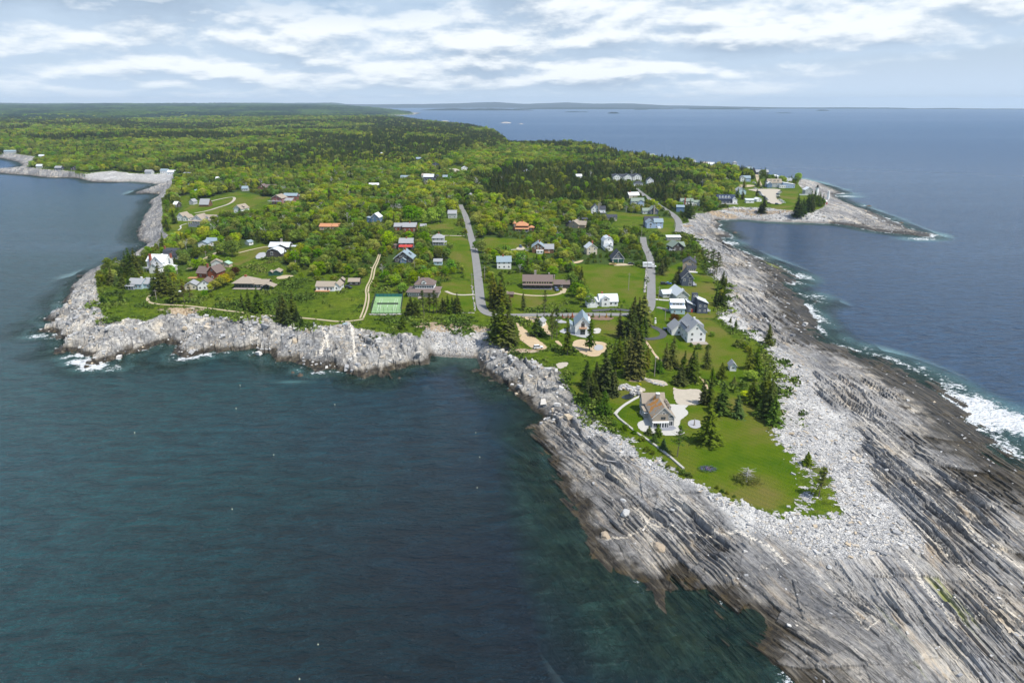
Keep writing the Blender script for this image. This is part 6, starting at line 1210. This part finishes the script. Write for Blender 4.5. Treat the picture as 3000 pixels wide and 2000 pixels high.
# sea wall beside the main lawn
pts=zm([(760,290),(640,320),(520,385),(400,460),(310,540),(272,590),(330,660),(430,740),(600,880),(800,1010),(1000,1160),(1150,1280),(1320,1430)],1750,1100,5.2275)
drape('footpath',pts[:6],1.3,'pave',.12)
W=[P(u,v) for u,v in pts[5:]]; mb=MB()
for a,b_ in zip(W[:-1],W[1:]):
    d=(b_-a).normalized(); n_=Vector((-d.y,d.x,0))*.38
    mb.add([a+n_-Vector((0,0,1.5)),a-n_-Vector((0,0,1.5)),b_-n_-Vector((0,0,1.5)),b_+n_-Vector((0,0,1.5)),a+n_+Vector((0,0,.45)),a-n_+Vector((0,0,.45)),b_-n_+Vector((0,0,.45)),b_+n_+Vector((0,0,.45))],[(4,5,6,7),(0,1,5,4),(1,2,6,5),(2,3,7,6),(3,0,4,7)])
tag(mb.build('sea_wall',mat_plain('sea_wall_stone',(.40,.385,.345),.9,.25,1.5)),'low pale sea wall between the foreground ledges and the main lawn','sea wall')
# small ornaments
p=P(1919,947); e=empty('lawn_lighthouse',p); tag(e,'knee high white model lighthouse on the lawn inside the loop drive','garden ornament'); MB().cone(0,0,0,2.2,.75,.42,8).build('tower',M_['white'],e); MB().cone(0,0,2.2,2.8,.35,.35,8).build('lantern',M_['glass'],e); MB().cone(0,0,2.8,3.2,.5,.05,8).build('cap',M_['white'],e)
p=P(2034,1246); e=empty('driftwood_post',p); tag(e,'upright weathered driftwood post in the gravel circle','driftwood'); b=MB(); b.cone(0,0,-.2,1.3,.32,.24,7); b.cone(0,0,1.3,2.7,.2,.12,7); b.build('post',M_['wood'],e); b=MB(); b.tube((.1,0,.3),(-.5,-.3,.05),.15,.05); b.tube((0,0,.4),(.45,-.2,.05),.14,.05); b.build('roots',M_['brown'],e)
def log(u0,v0,u1,v1,label,r):
    a=P(u0,v0);b_=P(u1,v1); az_=float(terrain(np.array([a.x]),np.array([a.y]))[0]); bz_=float(terrain(np.array([b_.x]),np.array([b_.y]))[0]); a.z=az_+.6; b_.z=bz_+.6
    mb=MB(); m_=a.lerp(b_,.55)+Vector((.1,.3,.15)); mb.tube(a,m_,r,r*.8,7); mb.tube(m_,b_,r*.8,r*.45,7); tag(mb.build('driftwood_log',BARE),label,'driftwood')
log(1778,1356,1838,1373,'long bleached driftwood log on the foreground ledges, left one',.26); log(1847,1365,1891,1387,'thinner bleached driftwood log on the foreground ledges, right one',.17)
# flower bed
p=P(2073,1375); e=empty('flower_bed',p); tag(e,'oval bed of purple and pink lupins on the lawn','flower bed')
for nm,c,n,rr in (('purple_flowers',(.13,.11,.26),300,.9),('pink_flowers',(.50,.22,.30),60,.35),('leaves',(.09,.17,.04),700,1.1)):
    Q=[]; rs=random.Random(n)
    for i in range(n):
        t=rs.random()*6.28; q=math.sqrt(rs.random())*rr; Q+=leafq((q*2.9*math.cos(t),q*1.9*math.sin(t),rs.uniform(.15,.8 if nm!='leaves' else .5)),(rs.uniform(-1,1),rs.uniform(-1,1),rs.uniform(.2,1)),.16,.6,rs)
    link(nm,quadsmesh(nm,Q,mat_plain(nm,c,.9,.3,3)),e)
# half dead spruce sprawling on the lawn tip
p=P(2187,1410); e=empty('sprawling_spruce',p); tag(e,'sprawling half dead spruce with bare grey branches near the tip of the lawn','spruce')
Q=[]; rs=random.Random(5)
for i in range(34):
    th=i*2.4; L=rs.uniform(2,5.2); 
    for j in range(30):
        q=L*rs.uniform(.35,1.05); Q+=leafq((q*math.cos(th+rs.uniform(-.2,.2)),q*.8*math.sin(th+rs.uniform(-.2,.2)),max(.1,2.6-.42*q+rs.uniform(-.5,.6))),(rs.uniform(-1,1),rs.uniform(-1,1),1),rs.uniform(.12,.3),.6,rs)
c=link('crown',quadsmesh('crown',Q,LEAF),e); c.color=(1.1,1.1,.9,1); b=MB(); b.cone(0,0,-.3,4.8,.28,.1,7)
for i in range(46):
    th=i*2.4; z=rs.uniform(1.2,4.6); L=rs.uniform(1.2,3); b.tube((0,0,z),(L*math.cos(th),L*math.sin(th),z+rs.uniform(-.4,.9)),.06,.02,4)
b.build('bare_branches',BARE,e)
# patio set & white stones base of the lawn tree
p=P(2078,1303); o=MB().cone(0,0,-.1,.28,1.05,.95,14).build('tree_ring',mat_plain('ring_stone',(.55,.55,.55))); o.location=p; tag(o,'round white stone ring at the foot of the tall lawn spruce','stone ring')
p=P(1920,1229); e=empty('patio_table',(p.x-.3,p.y-.3,p.z+.25)); tag(e,'dark round patio table under the corner porch of the shingled house','table'); MB().cone(0,0,.68,.74,.65,.65,12).build('table_top',M_['black'],e); MB().cone(0,0,0,.68,.06,.06,6).build('leg',M_['black'],e)
p=P(1892,1222); e=empty('patio_umbrella',p); tag(e,'white parasol on the pale terrace left of the shingled house','parasol'); MB().cone(0,0,0,2.3,.04,.04,6).build('pole',M_['steel'],e); MB().cone(0,0,2.1,2.6,1.3,.05,8).build('canopy',M_['frame'],e)
p=P(577,763); e=empty('dumpster',p); tag(e,'blue rubbish container beside the dirt lane behind the farmhouse','container'); MB().box(-1.2,1.2,-.9,.9,0,1.7).build('bin',pm(BLU),e); MB().box(-1.25,1.25,-.95,.95,1.703,1.8).build('lid',pm(NAV),e)
p=P(1029,955); e=empty('notice_board',(p.x-3,p.y,p.z),R(20)); tag(e,'small pale notice board at the cliff edge below the track','notice board'); MB().box(-1.2,1.2,-.05,.05,.9,1.6).build('panel',M_['aqua'],e); MB().box(-1.1,-1,-.04,.04,-.3,.9).box(1,1.1,-.04,.04,-.3,.9).build('legs',M_['wood'],e)
# young cypress row in the mulch bed
for i,u in enumerate([1648,1664,1677,1690,1725,1738,1756,1776,1790]):
    p=P(u,930); h=2.2+.4*(i%3); brown=i in(0,1,2,3,4,7)
    tree('s',p.x,p.y,h,f'{ORD[i]} from the left of the nine knee high cypresses in the mulch bed',None,2,((3.4,1.2,.9) if brown else (.9,1.2,.9)),1.4,p.z+.1)
# cars left out: buoys
by=mat_plain('buoy_paint',(.80,.80,.55),.5,.05)
for i,(a,b_) in enumerate([(580,393),(1017,289),(1034,190),(1179,488),(1000,722),(1370,1304),(2049,393),(2055,630),(1442,272),(1290,1453),(2066,498)]):
    x,y=unproj(a/1.47,1000+b_/1.47,0); e=empty('lobster_buoy',(x,y,0),0,.7); w_=['nearest the bottom edge','far left in the cove','upper left of the cove','near the west cliffs','in the middle of the cove','in the lower middle, yellowish','close to the promontory rocks','off the foreground ledges','in the upper cove','very low in the frame centre','between cove mouth and ledges']
    lab=['small buoy far left in the cove water','small buoy in the upper left cove, lower of two','small buoy nearest the western cliffs','small buoy in the centre of the cove','small buoy left of the cove centre, lower down','yellowish buoy in the lower middle of the water','small buoy nearest the promontory rocks','small buoy off the foreground ledges','small buoy in the upper middle of the cove','small buoy lowest in the picture','small buoy below the one nearest the promontory'][i]
    tag(e,lab,'buoy'); MB().cone(0,0,-.2,.25,.22,.12,8).build('float',by,e); MB().cone(0,0,.25,.7,.03,.03,5).build('stick',by,e)
# driftwood trunk on the cove bank, steps
p=P(2180,617); mb=MB(); q=P(2190,626); mb.tube(p+Vector((-3,2,3)),q+Vector((2,-3,.5)),.5,.3,6); tag(mb.build('fallen_trunk',BARE),'bleached fallen tree trunk on the eroded bank of the far cove','fallen trunk')
# ---------------------------------------------------------------- slabs and cobbles (uncountable)
def stone_field(name,xy,size,elong=1.5,flat=.45,seed=1,mat=None):
    g=np.random.default_rng(seed); n=len(xy); s=size; z=terrain(xy[:,0],xy[:,1])
    base=np.array([[x,y,w_] for x in(-1,1) for y in(-1,1) for w_ in(-1,1)],float)
    V_=base[None]*g.uniform(.55,1.1,(n,8,3)); V_*=np.stack([s*g.uniform(.5,1.,n)*elong*.5,s*.4*g.uniform(.6,1.1,n),s*flat*.5*g.uniform(.5,1.2,n)],1)[:,None]
    a=g.uniform(0,6.283,n); tl=g.uniform(-.35,.35,n); ca_,sa_=np.cos(a),np.sin(a); ct,st_=np.cos(tl),np.sin(tl)
    x=V_[:,:,0]*ct[:,None]-V_[:,:,2]*st_[:,None]; zz=V_[:,:,0]*st_[:,None]+V_[:,:,2]*ct[:,None]; y=V_[:,:,1]
    X=x*ca_[:,None]-y*sa_[:,None]+xy[:,0:1]; Y=x*sa_[:,None]+y*ca_[:,None]+xy[:,1:2]; Z=zz+(z+s*flat*.22)[:,None]
    f=np.array([(0,1,3,2),(4,6,7,5),(0,4,5,1),(2,3,7,6),(0,2,6,4),(1,5,7,3)]); F4=(f[None]+8*np.arange(n)[:,None,None]).reshape(-1,4)
    me=npmesh(name,np.stack([X,Y,Z],2).reshape(-1,3),F4,np.zeros(6*n,bool)); return link(name,me,None,mat or ROCK)
def sample(n,x0,x1,y0,y1,seed):
    g=np.random.default_rng(seed); x=g.uniform(x0,x1,n); y=g.uniform(y0,y1,n); return x,y,g
def stones():
    x,y,g=sample(90000,0,260,95,330,3); dc=look(fc,x,y); dg=look(fg,x,y); dd=look(fd,x,y)+(fbm(x/9,y/9,55,3)-.47)*16
    w=np.where(dd>0,1.,.025)*(dc>5)*np.where(dg>-.3,np.where((dg<5)&(x>60),.12*np.exp(-dg/2.),0.),1.); w*=np.where(fbm(x/12,y/12,44,2)>.37,1,.45)
    k=g.random(len(x))<w; xy=np.stack([x[k],y[k]],1); s=np.clip(g.lognormal(-.55,.42,k.sum()),.25,1.9)
    tag(stone_field('loose_slabs',xy,s,1.5,.4,4),'broken pale slabs strewn over the shore around the main lawn','loose slabs',None,'stuff')
    x,y,g=sample(60000,120,420,330,800,5); dc=look(fc,x,y); dg=look(fg,x,y); dd=look(fd,x,y)
    k=(g.random(len(x))<np.where(dd>-2,.7,.07)*(dc>3)*(dg<-.5)); xy=np.stack([x[k],y[k]],1); s=np.clip(g.lognormal(-.1,.45,k.sum()),.4,3.)
    tag(stone_field('beach_boulders',xy,s,1.4,.5,6),'pale boulders and slabs along the far eastern shore and far cove','boulders',None,'stuff')
    x,y,g=sample(60000,-270,30,230,420,7); dc=look(fc,x,y); dg=look(fg,x,y); dd=look(fd,x,y)
    k=(g.random(len(x))<np.where(dd>-1,.95,.10)*(dc>1.)*(dg<-.6)); xy=np.stack([x[k],y[k]],1); s=np.where(look(fd,xy[:,0],xy[:,1])>-1,np.clip(g.lognormal(-.45,.35,k.sum()),.3,1.4),np.clip(g.lognormal(.15,.5,k.sum()),.5,3.4))
    tag(stone_field('cove_stones',xy,s,1.3,.55,8),'pale cobbles of the cove beach and blocks on the western cliffs','cobbles',None,'stuff')
stones()
# a few boulders big enough to tell apart
BLD=[mat_plain('grey_boulder',(.42,.42,.41),.9,.35,1.2),mat_plain('tan_boulder',(.36,.29,.21),.9,.35,1.2)]
for u,v,s,l in [(2563,640,9,'big white boulder on the tip of the far point, left of two'),(2588,648,7,'pale boulder on the tip of the far point, right of two'),(2467,638,6,'white boulder lower down the far point'),(1772,1570,5,'rounded tan boulder in the foreground, near the water'),(1930,1600,5.5,'large rounded tan boulder below the pale vein'),(1832,1505,4.5,'upright grey block above the pale vein'),(1826,1463,2.6,'small pale boulder resting in a foreground pool'),(2430,1660,2.2,'square grey block on the dark foreground ledges')]:
    p=P(u,v); rs=random.Random(u); import bmesh
    bm=bmesh.new(); bmesh.ops.create_icosphere(bm,subdivisions=2,radius=1)
    for vv in bm.verts:
        d=vv.co.copy(); k=.7+.4*rs.random(); vv.co=Vector((d.x*k+.15*d.y,d.y*k,max(-.55,min(.72,d.z*k))))
    me=bpy.data.meshes.new('boulder'); bm.to_mesh(me); bm.free(); o=link('boulder',me,None,BLD[1 if 'tan' in l else 0]); z=float(terrain(np.array([p.x]),np.array([p.y]))[0])
    o.location=(p.x,p.y,z+s*.06); o.scale=(s*.42,s*.3,s*.24); o.rotation_euler=(.1,.1,rs.random()*3); tag(o,l,'boulder')
# islets
def islet(u,v,w,h,label,seed,mat):
    x,y=unproj(u,v,0); g=np.random.default_rng(seed); n=28; X,Y=np.meshgrid(np.linspace(-1,1,n),np.linspace(-1,1,n)); m=mpp(Vector((x,y,0)))
    rr=np.hypot(X,Y); Z=(1-rr**2)*(.5+.9*fbm(X*3+seed,Y*3,seed,4))*h-.25*h-.3; idx=np.arange(n*n).reshape(n,n)
    F4=np.stack([idx[:-1,:-1],idx[:-1,1:],idx[1:,1:],idx[1:,:-1]],-1).reshape(-1,4); me=npmesh('islet',np.stack([x+X.ravel()*w*m/2,y+Y.ravel()*min(w*m/2,60),Z.ravel()],1),F4,np.zeros(len(F4),bool))
    return tag(link('rock_islet',me,None,mat),label,'islet')
wetrock=mat_plain('weedy_rock',(.09,.065,.045),.6,.5,1.2); farrock=mat_plain('far_rock',(.38,.35,.32),.9,.3,.05); farwood=mat_plain('far_woods',(.012,.026,.028),.95,.4,.02)
islet(2153,682,18,2.,'small weedy rock in the far cove',3,wetrock); islet(1170,1108,12,1.3,'low dark rock just off the western cliffs',4,wetrock); islet(880,1100,22,2.,'dark wet rock, right of two below the white vein cliffs',5,wetrock); islet(858,1092,14,1.6,'dark wet rock, left of two below the white vein cliffs',6,wetrock); islet(145,932,20,2.6,'dark weedy ledge off the western headland',7,wetrock); islet(2545,604,22,2.2,'dark skerry off the seaward side of the point',8,wetrock); islet(2640,653,18,2,'brown skerry near the tip of the point',9,wetrock)
islet(1482,361,38,9,'pale bare islet in the far bay, larger of two',11,farrock); islet(1527,364,18,5,'small reddish islet right of the pale bare islet',12,farrock); islet(1303,356,32,8,'low islet with one clump of trees near the forest edge',13,farrock)
def far_isle(u0,u1,v,hpx,label,seed,kind=None,name='wooded_island'):
    x0,y0=unproj(u0,v,0); x1,_=unproj(u1,v,0); m=mpp(Vector((0,y0,0))); n=60; X=np.linspace(x0,x1,n); dep=max(120,(x1-x0)*.22); h=hpx*m*.6
    pr=np.clip(np.sin(np.linspace(0,math.pi,n)),0,1)**.45*(.55+.9*(fbm(np.linspace(0,7,n),np.zeros(n),seed,4)))*h; vs=[];F4=[]
    for j,(dy,k) in enumerate([(0,-.05),(.08,.6),(.4,1.),(1.,-.05)]): vs.append(np.stack([X,np.full(n,y0+dy*dep)+np.sin(np.linspace(0,3.1,n))*-dep*.2,np.maximum(pr*k,-2 if k<0 else 0.5)],1))
    V_=np.concatenate(vs)
    for j in range(3):
        for i in range(n-1): F4.append((j*n+i,j*n+i+1,(j+1)*n+i+1,(j+1)*n+i))
    o=link(name,npmesh(name,V_,np.array(F4)),None,farwood)
    if kind: tag(o,kind=kind)
    else: tag(o,label,'island')
    return o
far_isle(1230,1565,324,9,'long low wooded island beyond the forest headland',21); far_isle(1782,1815,333,7,'tiny round wooded island in the middle of the far bay',22); far_isle(1655,1725,329,3,'thin pale island left of the tiny round one',23); far_isle(1858,1900,322,4,'small dark island under the long far shore, left',24)
far_isle(2022,2180,321,8,'wooded island in front of the long far shore',25); far_isle(2195,2235,323,3,'thin low island right of the wooded one',26); far_isle(2275,2325,332,2.5,'flat skerry line in the far open bay',27); far_isle(2395,2430,325,5,'small dark island alone before the long far shore',28); far_isle(1500,1980,320.5,9,'long dark far shore across the bay, left stretch',29); far_isle(1940,2330,319,7,'long dark far shore across the bay, middle stretch',30); far_isle(2280,2700,319,6,'long dark far shore across the bay, right stretch',31); far_isle(2630,2920,320,4,'faint low far shore at the right edge of the horizon',32); far_isle(2860,3100,321,4,'faintest far shore touching the right picture border',33)
def ridge(name,x0,x1,y,h,seed,mat,prof):
    n=260; X=np.linspace(x0,x1,n); t=(X-x0)/(x1-x0); Z=np.interp(t,[p_[0] for p_ in prof],[p_[1] for p_ in prof])*h*(.82+.36*fbm(t*26,t*0,seed,4)); V_=np.concatenate([np.stack([X,np.full(n,y+dy),Z*k-3],1) for dy,k in ((0,0),(500,.6),(1300,1),(2600,0))])
    F4=[(j*n+i,j*n+i+1,(j+1)*n+i+1,(j+1)*n+i) for j in range(3) for i in range(n-1)]; tag(link(name,npmesh(name,V_,np.array(F4)),None,mat),kind='structure')
ridge('distant_hills',-17000,9000,18800,160,41,farwood,[(0,.62),(.18,.66),(.24,.78),(.30,.62),(.40,.62),(.45,.80),(.48,.60),(.56,.60),(.60,.74),(.64,.96),(.67,.66),(.71,.90),(.74,.70),(.78,.74),(.82,.42),(.88,.25),(.93,.1),(1,.02)])
# ---------------------------------------------------------------- the woods
def spacing(r): return np.interp(r,[0,400,900,1800,3600,5400],[5.6,5.8,6.4,8.,10.5,15])
def woods():
    g=np.random.default_rng(99); pts=[]
    for r0,r1 in ((395,500),(500,700),(700,950),(950,1400),(1400,2000),(2000,2700),(2700,3700),(3700,5400)):
        s=float(spacing((r0+r1)/2)); n=int((TH1-TH0)*.5*(r1**2-r0**2)/(s*s)*1.0)
        th=g.uniform(-R(41),R(41),n); r=np.sqrt(g.uniform(r0*r0,r1*r1,n)); pts.append(np.stack([r*np.sin(th),r*np.cos(th)],1))
    a=np.concatenate(pts); x,y=a[:,0],a[:,1]; r=np.hypot(x,y); dg=look(fg,x,y); dc=look(fc,x,y)
    ok=(dg>1.5)&(dc>6)
    x,y,r,dg=x[ok],y[ok],r[ok],dg[ok]
    clr=in_clear(x,y)|(look(fl,x,y)>-1)
    low=np.zeros(len(x),bool); no=clr.copy()
    for D,w in ROADS:
        d=seg_dist(x,y,D,False); no|=d<w/2+1.2; low|=d<w/2+4.5
    for Wp in PATCH: d=sdist(x,y,Wp); no|=d>-1.5; low|=d>-6
    for hx,hy,m in HOUSES:
        no|=(np.abs(x-hx)<m*1.0)&(np.abs(y-hy)<m*1.0)
        far_=np.hypot(hx,hy); fr=np.interp(far_,[400,1500],[24,60]); low|=(np.abs(x-hx)<m*.95)&(y<hy)&(y>hy-m-fr)
    no|=(x>qx(-hw,y0)-4)&(x<qx(hw,y0)+6)&(y>y0-5)&(y<y1+3)
    low|=(x>qx(-hw,y0)-4)&(x<qx(hw,y0)+4)&(y>y0-20)&(y<y1)
    shade=sstep(2,14,dg); low|=(g.random(len(x))>.25+.75*shade)
    k=~no; x,y,r,dg,low=x[k],y[k],r[k],dg[k],low[k]
    n1=fbm(x/75,y/75,71,3); n2=fbm(x/22,y/22,72,3); n3=fbm(x/340,y/340,73,3)
    u=1500+F*x/(y*CP+105*SP); 
    pc=.06+.80*sstep(1000,1350,r)*np.where(x<150,sstep(.34,.42,n3),sstep(.38,.46,n3))+.32*sstep(1100,2200,r)
    pc=np.where((x>-60+200*(n1-.45))&(x<240+200*(n1-.45))&(y>690+260*(n1-.45))&(y<1230),1.,pc)          # dark block right of centre
    pc=np.where((dg<42)&(x>0)&(y>1100),.9,pc); pc=np.where(y<760,np.where(n1>.56,.35,.07),pc); pc=np.where((x>300)&(y>520),np.maximum(pc,.5),pc)
    pc=np.clip(pc+(n2-.47)*1.1,.03,.96); con=g.random(len(x))<pc
    gap=(n2<.33)&(r<1200)
    hc=np.interp(r,[400,3000,5400],[9.5,13,17])*g.uniform(.62,1.25,len(x)); hb=np.interp(r,[400,1000,3000,5400],[7.4,10.5,13,18])*g.uniform(.7,1.25,len(x))*np.where(n1>.5,1.12,.9)
    shr=low|gap
    z=terrain(x,y,detail=False)
    dead=(~con)&(~shr)&(g.random(len(x))<.05)&(r<1100)
    return x,y,z,r,con,shr,dead,hc,hb,g,n1
wx_,wy_,wz_,wr_,con,shr,dead,hc,hb,g,wn=woods()
def spot(x,y):
    b=min(range(len(HOUSES)),key=lambda i:(HOUSES[i][0]-x)**2+(HOUSES[i][1]-y)**2); dx,dy=x-HOUSES[b][0],y-HOUSES[b][1]
    w=('right of the' if dx>0 else 'left of the') if abs(dx)>abs(dy) else ('behind the' if dy>0 else 'in front of the')
    l=HL[b].split(','); l=l[0].split()[:10]
    while l[-1] in('a','the','of','with','and','in','on','its','by','beside','behind','at'): l=l[:-1]
    return w+' '+' '.join(l)
def side(x,y):
    return ('on the lighthouse side of the village' if x>150 else 'between the two village roads' if x>-40 else 'left of the main road' if x>-190 else 'on the western side of the headland')
sets={'con':np.where(con&~shr&~dead)[0],'bro':np.where(~con&~shr&~dead)[0],'shr':np.where(shr)[0],'dead':np.where(dead)[0]}
for k in sets: sets[k]=sets[k][np.argsort(wr_[sets[k]])]
near={'con':300-135,'bro':235,'shr':210,'dead':60}
for i in sets['con'][:near['con']]:
    tree('s',wx_[i],wy_[i],hc[i],('tall ' if hc[i]>9.5 else 'small ')+'dark spruce '+spot(wx_[i],wy_[i]),'woodland spruces '+side(wx_[i],wy_[i]),None,(1,1.05,.85),1.25,wz_[i])
for i in sets['bro'][:near['bro']]:
    t=.75+.5*wn[i]; q=g.random(); tree('b',wx_[i],wy_[i],hb[i],('big ' if hb[i]>8.6 else 'small ')+('pale' if q>.5 else 'deep')+' green tree '+spot(wx_[i],wy_[i]),'woodland leafy trees '+side(wx_[i],wy_[i]),None,(t*(.8+.35*q),t,.8),1.12,wz_[i])
for j,i in enumerate(sets['shr'][:near['shr']]):
    o=link('bush',SHR[j%3],None); s=2.2+2.*g.random(); o.location=(wx_[i],wy_[i],wz_[i]-.2); o.scale=(s,s,s*.75); o.rotation_euler=(0,0,g.random()*6); o.color=(1,1,.9,1); tag(o,('large' if s>3.2 else 'small')+' green bush '+spot(wx_[i],wy_[i]),'bush','undergrowth bushes '+side(wx_[i],wy_[i]))
for j,i in enumerate(sets['dead'][:near['dead']]):
    h=hb[i]*1.15; e=empty('dead_tree',(wx_[i],wy_[i],wz_[i]-.1),g.random()*6,h); tag(e,'bare grey dead tree '+spot(wx_[i],wy_[i]),'dead tree','bare dead trees '+side(wx_[i],wy_[i])); link('branches',DEAD[j%2],e); link('trunk',DTR,e)
def scatter(name,label,cat,idx,protos,scale,flat=1.,minr=None):
    n=len(idx); me=bpy.data.meshes.new(name); me.vertices.add(n); me.vertices.foreach_set('co',np.stack([wx_[idx],wy_[idx],wz_[idx]-.15],1).astype(np.float32).ravel()); fattr(me,'sc',scale)
    o=link(name,me); tag(o,label,cat,None,'stuff')
    ng=bpy.data.node_groups.new(name,'GeometryNodeTree'); ng.interface.new_socket('Geometry',in_out='INPUT',socket_type='NodeSocketGeometry'); ng.interface.new_socket('Geometry',in_out='OUTPUT',socket_type='NodeSocketGeometry')
    nd=ng.nodes; L=ng.links; gi=nd.new('NodeGroupInput'); go=nd.new('NodeGroupOutput'); ji=nd.new('GeometryNodeJoinGeometry')
    for k,ob in enumerate(protos):
        oi=nd.new('GeometryNodeObjectInfo'); oi.inputs['Object'].default_value=ob; oi.inputs['As Instance'].default_value=True; oi.transform_space='ORIGINAL'; L.new(oi.outputs['Geometry'],ji.inputs[0])
    ip=nd.new('GeometryNodeInstanceOnPoints'); L.new(gi.outputs[0],ip.inputs['Points']); L.new(ji.outputs[0],ip.inputs['Instance']); ip.inputs['Pick Instance'].default_value=True
    rv=nd.new('FunctionNodeRandomValue'); rv.data_type='INT'; rv.inputs[4].default_value=0; rv.inputs[5].default_value=len(protos)-1; L.new(rv.outputs[2],ip.inputs['Instance Index'])
    rr=nd.new('FunctionNodeRandomValue'); rr.data_type='FLOAT_VECTOR'; rr.inputs[0].default_value=(-.05,-.05,0); rr.inputs[1].default_value=(.05,.05,6.28); 
    er=nd.new('FunctionNodeEulerToRotation'); L.new(rr.outputs[0],er.inputs[0]); L.new(er.outputs[0],ip.inputs['Rotation'])
    at=nd.new('GeometryNodeInputNamedAttribute'); at.data_type='FLOAT'; at.inputs[0].default_value='sc'
    vm=nd.new('ShaderNodeVectorMath'); vm.operation='SCALE'; vm.inputs[0].default_value=(flat,flat,1); L.new(at.outputs[0],vm.inputs['Scale']); L.new(vm.outputs[0],ip.inputs['Scale'])
    L.new(ip.outputs[0],go.inputs[0]); m=o.modifiers.new('scatter','NODES'); m.node_group=ng; return o
def protos(kind,n):
    out=[]; seen=set()
    for o in SC.objects:
        if o.type=='MESH' and o.data in kind and o.data.name not in seen: seen.add(o.data.name); out.append(o)
    return out[:n]
i=sets['con'][near['con']:]; scatter('conifer_forest','dark spruce forest covering the inland ridge and far shores','forest',i,protos(SPR[:3]+[SPR[3]],4),hc[i],2.0)
i=sets['bro'][near['bro']:]; scatter('broadleaf_forest','bright green broadleaf woods covering the middle of the peninsula','forest',i,protos(BRO,4),hb[i],1.15)
i=sets['shr'][near['shr']:]; scatter('thicket','low green thicket between houses and woods','thicket',i,protos(SHR,3),2.6+2.2*g.random(len(i)),1.)
i=sets['dead'][near['dead']:]
if len(i): scatter('dead_woods','scattered bare grey trees far in the woods','dead trees',i,protos(DEAD,2),hb[i]*1.1,1.)
print('counts',{k:len(v) for k,v in sets.items()},'hand',len(HAND))
# brush and weeds in the open meadow: uncountable tufts
def tufts():
    g=np.random.default_rng(12); x=g.uniform(-280,330,150000); y=g.uniform(215,620,150000); dg=look(fg,x,y); l=look(fl,x,y)
    n=fbm(x/13,y/13,61,4); east_=(dg<.2)&(dg>-9)&(look(fc,x,y)>14)&(g.random(len(x))<.9*sstep(.50,.60,n)*np.exp(dg/5)); k=((dg>.2)&(l<-1.)&(in_clear(x,y)|(dg<14))&(g.random(len(x))<sstep(.42,.62,n)*.55+.02+.25*(dg<4)))|east_|((np.abs(dg)<1.6)&(x>0)&(g.random(len(x))<.35))
    for D,w in ROADS:
        if len(x)!=len(k): break
        k&=seg_dist(x,y,D,False)>w/2+.7
    for Wp in PATCH: k&=sdist(x,y,Wp)<-.6
    for hx,hy,m in HOUSES: k&=~((np.abs(x-hx)<m*.75)&(np.abs(y-hy)<m*.75))
    k&=~((x>qx(-hw,y0)-2)&(x<qx(hw,y0)+2)&(y>y0-2)&(y<y1+2))
    x,y=x[k][:26000],y[k][:26000]; s=g.uniform(.5,1.5,len(x))*np.where(n[k][:26000]>.58,1.5,1.); z=terrain(x,y,detail=False)
    K=9; cx=np.repeat(x,K)+g.normal(0,.55,len(x)*K)*np.repeat(s,K); cy=np.repeat(y,K)+g.normal(0,.5,len(x)*K)*np.repeat(s,K); cz_=np.repeat(z,K)+g.uniform(.02,.62,len(x)*K)*np.repeat(s,K)
    n_=len(cx); a=g.normal(0,1,(n_,3)); a/=np.linalg.norm(a,axis=1)[:,None]; b=np.cross(a,g.normal(0,1,(n_,3))); b/=np.linalg.norm(b,axis=1)[:,None]; q=(np.repeat(s,K)*.42)[:,None]; c=np.stack([cx,cy,cz_],1)
    V_=np.stack([c-a*q,c+b*q*.7,c+a*q,c-b*q*.7],1).reshape(-1,3); me=npmesh('brush',V_,np.arange(n_*4).reshape(n_,4),np.zeros(n_,bool)); me.materials.append(mat_brush()); tag(link('meadow_brush',me),'low green brush and ferns over the open meadows','brush',None,'stuff')
def mat_brush():
    m=newmat('brush_leaves'); p=POS(); r=NN('NewGeometry').outputs['Random Per Island']; n=NO(p,.05,4,.6)
    c=RA(n,[(.3,(.045,.075,.015)),(.48,(.085,.14,.02)),(.62,(.15,.19,.035)),(.75,(.12,.10,.05))]); finish(MX(1,c,MX(r,(.6,.6,.6),(1.35,1.35,1.2)),'MULTIPLY'),.9,None,spec=.1); return m
tufts()
build_ground(); build_sea()
# ---------------------------------------------------------------- haze
def haze():
    o=MB().box(-22500,22500,-300,22900,-9.,262).build('haze',None); tag(o,'thin blue sea haze over the whole coast','haze',None,'stuff')
    m=newmat('haze'); o.data.materials.clear(); o.data.materials.append(m); v=NN('VolumePrincipled'); _set(v,'Color',(.66,.83,1.)); _set(v,'Density',4.2e-5); _set(v,'Anisotropy',.0); q=NN('OutputMaterial'); T.links.new(v.outputs[0],q.inputs['Volume'])
haze()
